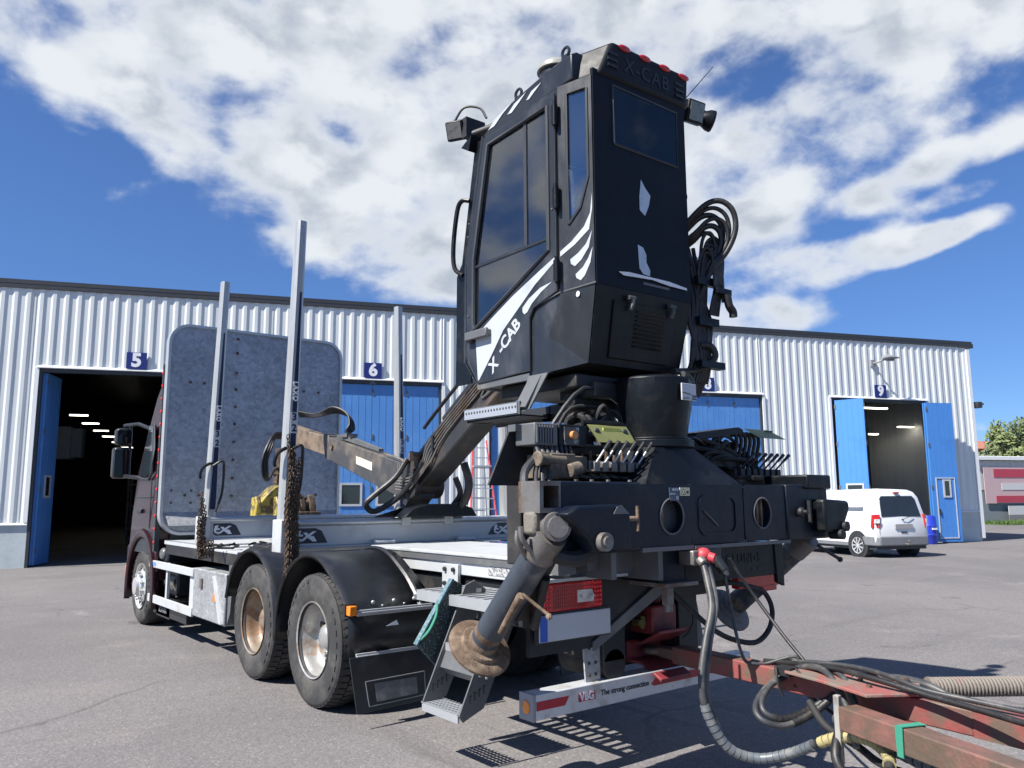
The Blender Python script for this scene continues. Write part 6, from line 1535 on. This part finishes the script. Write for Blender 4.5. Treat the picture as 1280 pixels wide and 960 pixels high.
b0, b1_ = Vector((-.245, -4.02, .565)), Vector((-.62, -5.05, .565))
build(MB().beam(b0, b1_, .115, .115), 'side_beam', BROWNP, db, bevel=.008)
c0 = Vector((.03, -4.45, .60)); dd = Vector((-.11, -1.9, -.02)).normalized()
hx = MB(); sx = dd.cross(Vector((0, 0, 1))).normalized(); uz = sx.cross(dd)
o4 = [(-.063, -.06), (.063, -.06), (.063, .06), (-.063, .06)]; i4 = [(-.05, -.045), (.05, -.045), (.05, .045), (-.05, .045)]
e0 = c0 + dd * .0701; e1 = c0 + dd * .33
hx.ring([e1 + sx * a + uz * b for a, b in o4], [e1 + sx * a + uz * b for a, b in i4]).ring([e0 + sx * a + uz * b for a, b in o4], [e1 + sx * a + uz * b for a, b in o4]).ring([e1 + sx * a + uz * b for a, b in i4], [e1 - dd * .22 + sx * a + uz * b for a, b in i4]).add([e1 - dd * .215 + sx * a + uz * b for a, b in i4], [(0, 1, 2, 3)])
build(hx, 'tube_end', REDP, db)
build(MB().beam((-.08, -4.1, .53), (-.40, -5.0, .50), .20, .04), 'lower_plate', DKRED, db, bevel=.004)
bb = MB()
for x, y in ((.08, -3.62), (.16, -3.7), (.02, -3.95), (-.08, -4.05), (.12, -4.1)): bb.cyl((x, y, .688), (x, y, .70), .014, .014, 6)
bb.ell((.13, -4.12, .70), .05, .03, .02)
build(bb, 'bolt', DKRUST, db)
build(MB().box(-.05, .03, -3.58, -3.48, .655, .70).tube([(-.06, -3.5, .70), (-.08, -3.52, .62), (-.07, -3.54, .55)], .008, 5).tube([(.05, -3.56, .69), (-.03, -3.60, .71), (-.06, -3.66, .68)], .006, 5), 'hose_clip', DKST, db)
# coil springs
def spring(p0, p1, r, w, turns, mat, label):
    p0, p1 = Vector(p0), Vector(p1); d = (p1 - p0); a = d.normalized().orthogonal().normalized(); b = d.normalized().cross(a)
    n_ = turns * 14
    pts = [p0 + d * (k / n_) + (a * math.cos(2 * math.pi * k / 14) + b * math.sin(2 * math.pi * k / 14)) * r for k in range(n_ + 1)]
    return build(MB().tube(pts, w, 6, 0).cyl(p0 - d.normalized() * .01, p0 + d.normalized() * .004, r + w), 'coil_spring', mat, db, label=label)
spring((.46, -4.10, .62), (1.15, -4.62, .62), .045, .0085, 44, M('spring_dust', (.19, .165, .14), .75, col2=(.25, .06, .06), s=2.2, lo=.58, hi=.70, bump=.3), 'dusty coil spring')
spring((.18, -4.33, .60), (.50, -5.0, .60), .033, .007, 42, M('spring_dark', (.075, .07, .065), .6, col2=(.2, .17, .14), s=8), 'dark coil spring')
build(MB().beam((.16, -4.36, .545), (.50, -5.02, .545), .05, .055), 'spring_arm', DKRED, db, bevel=.006)
bd = (b1_ - b0).normalized(); bs_ = bd.cross(Vector((0, 0, 1))).normalized(); bc = b0 + bd * .40
gs = MB()
for (p_, q_) in (((-.063, .062), (.063, .062)), ((-.063, .062), (-.063, -.16)), ((.063, .062), (.063, -.07))):
    a_ = bc + bs_ * p_[0] + Vector((0, 0, p_[1])); e_ = bc + bs_ * q_[0] + Vector((0, 0, q_[1]))
    gs.prism([a_ - bd * .022, a_ + bd * .022, e_ + bd * .018, e_ - bd * .018], (bs_ * .004 if p_[1] == q_[1] else bs_ * .004 * (1 if p_[0] > 0 else -1)) + Vector((0, 0, .004)))
build(gs, 'green_strap', GREENS, db)
build(MB().box(-.255, -.225, -3.98, -3.95, .33, .66), 'hanging_tag', M('tag_grey', (.32, .31, .28), .7, col2=(.2, .19, .17), s=8), db, bevel=.004)

LOOP1 = [(.12,-4.50,.58),(.27,-4.34,.60),(.31,-4.14,.67),(.22,-3.95,.68),(.08,-3.82,.62),(-.01,-3.70,.52),(-.15,-3.62,.46),(-.23,-3.55,.48),(-.21,-3.50,.53),(-.07,-3.47,.60),(.08,-3.52,.65),(.10,-3.66,.70),(.02,-3.84,.70),(-.10,-3.98,.60),(-.17,-4.06,.46)]
LOOP2 = [(.06,-4.62,.57),(.20,-4.42,.60),(.24,-4.22,.67),(.15,-4.05,.70),(.09,-3.88,.68),(-.04,-3.74,.52),(-.19,-3.64,.44),(-.29,-3.57,.46),(-.27,-3.50,.51),(-.12,-3.45,.57),(.02,-3.48,.64),(.06,-3.60,.70),(-.01,-3.78,.705),(-.13,-3.95,.58),(-.22,-4.04,.42)]
def hose(name, pts, r, mat, label, cat_, group='hoses and cables between truck and trailer', wrap=None, n=10):
    o = build(MB().tube(pts, r, n, 7), name, mat, None, smooth=50)
    setp(o, label, cat_, group)
    if wrap:
        P = cat(pts, 7); a, b_, wm = wrap; w = MB(); i0, i1 = int(a * (len(P) - 1)), int(b_ * (len(P) - 1))
        seg = P[i0:i1 + 1]
        # a spiral guard: short tapered turns, one edge lifted
        L_ = [0]
        for i in range(1, len(seg)): L_.append(L_[-1] + (seg[i] - seg[i - 1]).length)
        step = r * 1.75; k = 0
        def at(d):
            for i in range(1, len(seg)):
                if L_[i] >= d:
                    f = (d - L_[i - 1]) / max(1e-9, L_[i] - L_[i - 1]); return seg[i - 1].lerp(seg[i], f)
            return seg[-1]
        while (k + .95) * step < L_[-1]:
            p0 = at(k * step); p1 = at((k + .90) * step)
            w.cyl(p0, p1, r * 1.22, r * 1.34, 12); k += 1
        build(w, 'spiral_guard', wm, o, smooth=40)
    return o
SPIR = M('spiral_guard', (.10, .115, .13), .42, col2=(.20, .20, .19), s=8, lo=.45, hi=.7, var=.2)
SPIRY = M('spiral_yellow', (.36, .31, .15), .5, col2=(.20, .18, .12), s=12)
BH = [(-.19, -3.12, 1.26), (-.23, -3.18, 1.16), (-.29, -3.25, 1.02), (-.39, -3.28, .85), (-.46, -3.30, .69), (-.48, -3.32, .55), (-.44, -3.35, .41), (-.36, -3.40, .29), (-.25, -3.50, .25), (-.18, -3.65, .30), (-.19, -3.80, .38), (-.21, -3.95, .45), (-.22, -4.10, .47), (-.32, -4.25, .45), (-.50, -4.34, .40)]
hose('air_hose', BH, .021, GREYHOSE, 'thick grey hose with spiral guard hanging in a deep bend from the red coupling', 'hose', wrap=(.37, .72, SPIR))
o = hose('air_hose', [(x + .035, y - .0, z - .004 + .012 * math.sin(k)) for k, (x, y, z) in enumerate(BH[:7])], .019, GREYHOSE, 'twin grey hose running down beside the spiral guarded one', 'hose')
hose('air_hose', [(-.21, -3.82, .39), (-.215, -3.95, .45), (-.22, -4.10, .475), (-.32, -4.25, .455), (-.46, -4.32, .42)], .0225, HOSE, 'hose length with yellowish spiral wrap under the brown side beam', 'hose', wrap=(.05, .95, SPIRY))
hose('electric_cable', [(.01, -3.12, 1.19), (.01, -3.15, 1.03), (-.01, -3.20, .85), (-.01, -3.25, .70), (.03, -3.30, .675), (.08, -3.35, .68), (.14, -3.45, .72), (.18, -3.50, .715), (.13, -3.60, .66)], .010, GREYHOSE, 'thin grey cable looping from the black plug onto the drawbar', 'cable')
hose('electric_cable', [(.07, -3.12, 1.27), (.13, -3.15, 1.16), (.19, -3.22, 1.02), (.18, -3.40, .83), (.15, -3.60, .66)], .011, HOSE, 'straight dark cable slanting from the plate down to the drawbar', 'cable')
hose('air_hose', [(.30, -2.90, 1.10), (.48, -2.95, 1.06), (.65, -2.95, 1.01), (.69, -2.98, .90), (.62, -3.0, .78), (.47, -3.0, .71), (.28, -2.98, .74), (.12, -2.95, .81), (.02, -2.85, .93), (-.10, -2.75, 1.08)], .017, RUB, 'black hose making a wide loop behind the far stabiliser foot', 'hose')
hose('air_hose', LOOP1, .017, GREYHOSE, 'upper grey hose looping over the drawbar, clipped with black ties', 'hose', wrap=(.36, .50, HOSE))
hose('air_hose', LOOP2, .017, GREYHOSE, 'lower grey hose looping beside the upper one on the drawbar', 'hose', wrap=(.30, .42, HOSE))
hose('air_hose', [(-.10, -3.88, .50), (-.16, -3.95, .52), (-.20, -4.1, .49), (-.30, -4.4, .46), (-.42, -4.8, .43)], .030, GREYHOSE, 'grey ribbed hose running along under the brown side beam', 'hose', wrap=(.08, .98, SPIR))
hose('electric_cable', [(.03, -3.55, .60), (.06, -3.68, .52), (.08, -3.80, .45), (.02, -3.9, .43), (-.03, -3.85, .50)], .010, RUB, 'short black cable sagging below the main red beam', 'cable')
hose('air_hose', [(-.13, -3.92, .50), (-.24, -3.95, .44), (-.30, -3.98, .36), (-.29, -4.05, .28), (-.22, -4.15, .26)], .024, HOSE, 'dark hose end hanging under the tag on the drawbar', 'hose')
hose('electric_cable', [(.32, -2.55, .92), (.33, -2.6, .84), (.27, -2.62, .76), (.20, -2.62, .72)], .005, RUB, 'thin black wire beside the tow jaw housing', 'cable')
hose('air_hose', [(.12, -3.30, .68), (.10, -3.52, .70), (.03, -3.80, .725), (-.05, -4.08, .725), (-.08, -4.35, .70), (-.14, -4.62, .69), (-.24, -4.95, .68)], .015, HOSE, 'thin black hose lying along the top of the main red beam', 'hose')
hose('air_hose', [(.16, -3.42, .69), (.15, -3.62, .715), (.13, -3.86, .73), (.03, -4.10, .735), (-.02, -4.30, .71), (.02, -4.55, .69), (.0, -4.95, .68)], .013, GREYHOSE, 'thin grey hose crossing the bolted top plate of the drawbar', 'hose')
hose('air_hose', [(-.10, -3.72, .56), (-.16, -3.85, .47), (-.13, -4.0, .40), (-.22, -4.15, .38), (-.34, -4.35, .40), (-.50, -4.70, .42)], .019, RUB, 'black hose sagging between the two red beams', 'hose')
# coupling heads on the crane mounting plate
ch_ = thing('brake_coupling', 'dirty brake coupling with a bright red cap on the mounting plate', 'coupling', (-.19, -3.05, 1.29), world=True)
build(MB().box(-.25, -.16, -3.10, -2.98, 1.24, 1.33).cyl((-.20, -3.10, 1.28), (-.20, -3.14, 1.25), .03), 'coupling_body', STEEL, ch_, bevel=.01)
build(MB().ell((-.155, -3.10, 1.30), .05, .045, .045, 14, 8).cyl((-.155, -3.1, 1.30), (-.13, -3.16, 1.28), .03), 'red_cap', BRAKERED, ch_)
pg = thing('trailer_plug', 'black trailer plug in its hinged socket next to the red cap', 'plug', (.0, -3.05, 1.26), world=True)
build(MB().box(-.10, .05, -3.08, -2.98, 1.25, 1.34).cyl((.0, -3.06, 1.27), (.01, -3.13, 1.19), .04, .03, 16), 'plug_body', PLAST, pg, bevel=.012)
build(MB().cyl((.005, -3.12, 1.21), (.01, -3.14, 1.17), .026, .018, 14), 'plug_collar', GREYHOSE, pg)

# ---------------------------------------------------------------- binding chains on the stakes
def chain(x, y, ztop, strands, label, seed):
    rnd = random.Random(seed); mb = MB()
    for (dx, dy, zt, zb) in strands:
        z = zt; k = 0; px, py = x + dx, y + dy
        while z > zb:
            px = x + dx + .010 * math.sin(z * 9 + seed); py = y + dy + .010 * math.cos(z * 7 + seed)
            a = (k % 2) * math.pi / 2 + rnd.gauss(0, .25)
            ux, uy = math.cos(a), math.sin(a)
            pts = [(px + ux * .013 * math.cos(2 * math.pi * j / 8), py + uy * .013 * math.cos(2 * math.pi * j / 8), z + .022 * math.sin(2 * math.pi * j / 8)) for j in range(9)]
            mb.tube(pts, .0055, 4, 0, False); z -= .030; k += 1
    t_ = thing('binding_chain', label, 'chain', (x, y, ztop), 0, 'rusty binding chains hung on the stakes', world=True)
    build(mb, 'chain_link', DKRUST, t_, smooth=60, weld=False)
chain(-1.275, .52, 2.1, [(-.03 + .024 * (k % 5), -.02 - .02 * (k // 5), 2.12 - .05 * k + (.0 if k % 2 else .08), 1.00 + .035 * ((k * 7) % 5)) for k in range(12)], 'rusty chains bunched on the stake of the rear bunk above the mudguards', 3)
chain(-1.33, 2.80, 1.75, [(-.03 + .022 * (k % 4), -.03 - .02 * (k // 4), 1.72 - .07 * k, 1.06 - .02 * (k % 3)) for k in range(9)] + [(.02 + .03 * k, -.08, 1.20, 1.06 - .02 * k) for k in range(4)], 'rusty chains hanging at the foot of the forward stake near the headboard', 5)
# loose straps and hooks lying on the deck between the bunks
dp = thing('load_strap', 'dark crumpled load straps lying on the pale deck below the headboard', 'strap', (-1.0, 2.5, 1.13), world=True)
mbs = MB(); rnd = random.Random(9)
for k in range(7):
    x, y = -1.15 + rnd.random() * .8, 1.9 + rnd.random() * 1.0
    mbs.tube([(x + rnd.gauss(0, .09) , y + rnd.gauss(0, .12), 1.145 + .03 * rnd.random()) for _ in range(6)], .012, 5, 4)
build(mbs, 'strap', DKST, dp)

# ---------------------------------------------------------------- white van (local: +y forward, origin under the rear bumper centre)
vn = thing('delivery_van', 'white panel van with grey bumper parked facing the workshop', 'van', bm4 @ Vector((16.68, -5.36, 0)), BW + R(0))
prof = [(.02, .34), (-.02, .62), (.02, 1.02), (.17, 1.62), (.24, 1.76), (.36, 1.82), (.9, 1.845), (2.3, 1.83), (2.72, 1.76), (3.40, 1.12), (3.60, 1.04), (4.20, .88), (4.36, .70), (4.38, .32)]
def hw(z): return .885 - max(0, z - 1.0) * .135 - max(0, z - 1.7) * .9
mb = MB(); n = len(prof); xs = []
rows = []
for (y, z) in prof:
    w = hw(z); rows.append([(-w, y + (.06 if y < .5 else 0), z), (-w * .8, y, z + (.015 if z > 1.7 else 0)), (0, y - (.02 if y < .5 else 0), z + (.03 if z > 1.7 else 0)), (w * .8, y, z + (.015 if z > 1.7 else 0)), (w, y + (.06 if y < .5 else 0), z)])
vs = [p for r_ in rows for p in r_]
fs = [(i * 5 + k, i * 5 + k + 1, (i + 1) * 5 + k + 1, (i + 1) * 5 + k) for i in range(n - 1) for k in range(4)]
fs += [tuple(i * 5 for i in range(n)), tuple(i * 5 + 4 for i in range(n - 1, -1, -1)), (0, (n - 1) * 5, (n - 1) * 5 + 1, 1)]
build(mb.add(vs, fs), 'body', VANW, vn, smooth=28, bevel=.03, seg=3)
build(MB().box(-.84, .84, .1, 4.3, .22, .36), 'underbody', DKFR, vn)
# rear bumper, window, lamps, plate, handle
bp = [(-.90, .55), (-.905, .12), (-.80, -.04), (0, -.075), (.80, -.04), (.905, .12), (.90, .55)]
bo2 = MB().prism([(x, y, .32) for x, y in bp], (0, 0, .26)); build(bo2, 'rear_bumper', VANG, vn, bevel=.035, seg=3)
build(MB().box(-.89, .89, .55, 3.7, .28, .40), 'side_skirt', VANG, vn, bevel=.02)
def RZ(x, z, off=.02): # rear face of the body at height z
    y = (.02 - (z - .62) * -.04 if z < 1.02 else .02 + (z - 1.02) * .25); return (x, y - off - (.02 * (1 - abs(x) / .7)), z)
rw = [(-.66, 1.10), (.66, 1.10), (.60, 1.58), (.52, 1.66), (-.52, 1.66), (-.60, 1.58)]
build(MB().prism([RZ(x, z, .022) for x, z in rw], (0, .02, 0)), 'rear_window', PANE, vn, bevel=.01)
build(MB().box(-.08, .08, .13, .2, 1.735, 1.77), 'brake_light', LENSR, vn)
for s in (-1, 1):
    tlv = build(MB().prism([(s * .74, -.005, 1.16), (s * .885, .06, 1.16), (s * .905, .10, .80), (s * .76, -.02, .80)], (0, .10, 0)), 'tail_light', LENSR, vn, bevel=.01)
    build(MB().prism([(s * .78, -.035, 1.04), (s * .872, .015, 1.04), (s * .885, .03, .93), (s * .79, -.035, .93)], (0, .05, 0)), 'reverse_lens', LENSW, vn)
build(MB().box(-.29, .29, -.055, -.02, .78, .90), 'number_plate', M('van_plate', (.30, .30, .30), .5, var=.05), vn)
build(MB().box(-.10, .10, -.05, -.02, .665, .70), 'tailgate_handle', DKFR, vn)
build(MB().tube([(0, -.02, 1.02), (.10, -.035, 1.06), (.34, -.01, 1.12)], .008, 5).cyl((0, .02, 1.02), (0, -.03, 1.02), .02), 'rear_wiper', DKFR, vn)
build(MB().tube([(0, -.05, .38), (0, -.17, .36), (0, -.19, .42)], .022, 8).ell((0, -.19, .45), .028, .028, .028), 'tow_hook', STEEL, vn)
gp_ = MB()
for a, b_ in (((-.80, .66), (-.80, 1.0)), ((.80, .66), (.80, 1.0)),): gp_.tube([(a[0], -.015, a[1]), (b_[0], .0, b_[1])], .005, 4, 0)
for s in (-1, 1):
    gp_.tube([(s * .888, 1.55, .42), (s * .888, 1.55, 1.0), (s * (.888 - .09), 1.55, 1.68)], .006, 4, 0).tube([(s * .888, 2.45, .42), (s * .888, 2.45, 1.0)], .006, 4, 0)
    gp_.tube([(s * .888, .55, 1.0), (s * .888, 2.4, 1.0)], .005, 4, 0)
build(gp_, 'panel_gap', GREYPL, vn)
build(MB().box(-.891, -.886, 1.5, 2.3, .50, .80), 'side_sticker', M('van_sticker', (.45, .50, .62), .4, col2=(.62, .62, .64), s=5), vn)
build(MB().prism([(-.872, .55, 1.36), (-.872, 1.75, 1.36), (-.850, 1.75, 1.48), (-.850, .55, 1.48)], (-.004, 0, 0)), 'side_print', M('van_print', (.66, .67, .69), .4, var=.05), vn)
for s in (-1, 1):
    build(MB().prism([(s * .86, 2.50, 1.10), (s * .86, 3.32, 1.10), (s * .79, 2.75, 1.62), (s * .79, 2.50, 1.64)], (s * .02, 0, 0)), 'side_glass', PANE, vn)
    build(MB().box(s * .90 - .09 * (s < 0), s * .90 + .09 * (s > 0), 3.15, 3.28, 1.05, 1.25), 'wing_mirror', VANW, vn, bevel=.03)
build(MB().prism([(-.72, 2.78, 1.745), (.72, 2.78, 1.745), (.82, 3.38, 1.15), (-.82, 3.38, 1.15)], (0, .012, .012)), 'windscreen', PANE, vn)
for s in (-1, 1):
    for y in (.74, 3.42):
        arch = MB().cyl((s * .70, y, .33), (s * .893, y, .33), .385, n=28)
        build(arch, 'wheel_arch', DKFR, vn)
        w = thing('wheel', None, None, (s * .80, y, .315)); w.parent = vn
        if s > 0: w.rotation_euler = (0, 0, math.pi)
        build(MB().lathe([(.21, -.10), (.27, -.108), (.305, -.09), (.315, -.06), (.315, .06), (.305, .09), (.27, .10), (.21, .1)], (0, 0, 0), (1, 0, 0), 36), 'tyre', RUB, w, smooth=40)
        rm = MB().lathe([(.205, -.10), (.222, -.108), (.222, -.09), (.20, -.06), (.20, .05)], (0, 0, 0), (1, 0, 0), 32)
        for k in range(9):
            a = 2 * math.pi * k / 9
            rm.beam((-.085, math.cos(a) * .04, math.sin(a) * .04), (-.095, math.cos(a) * .205, math.sin(a) * .205), .022, .03, (1, 0, 0), .034, .03)
        rm.cyl((-.06, 0, 0), (-.10, 0, 0), .055, .05, 18)
        build(rm, 'rim', RIMS if False else M('van_rim', (.62, .63, .64), .35, .4), w)
        build(MB().cyl((.04, 0, 0), (.0, 0, 0), .20, n=24), 'brake_disc', DKST, w)
for o in bpy.data.objects:
    if '_world' in o: del o['_world']
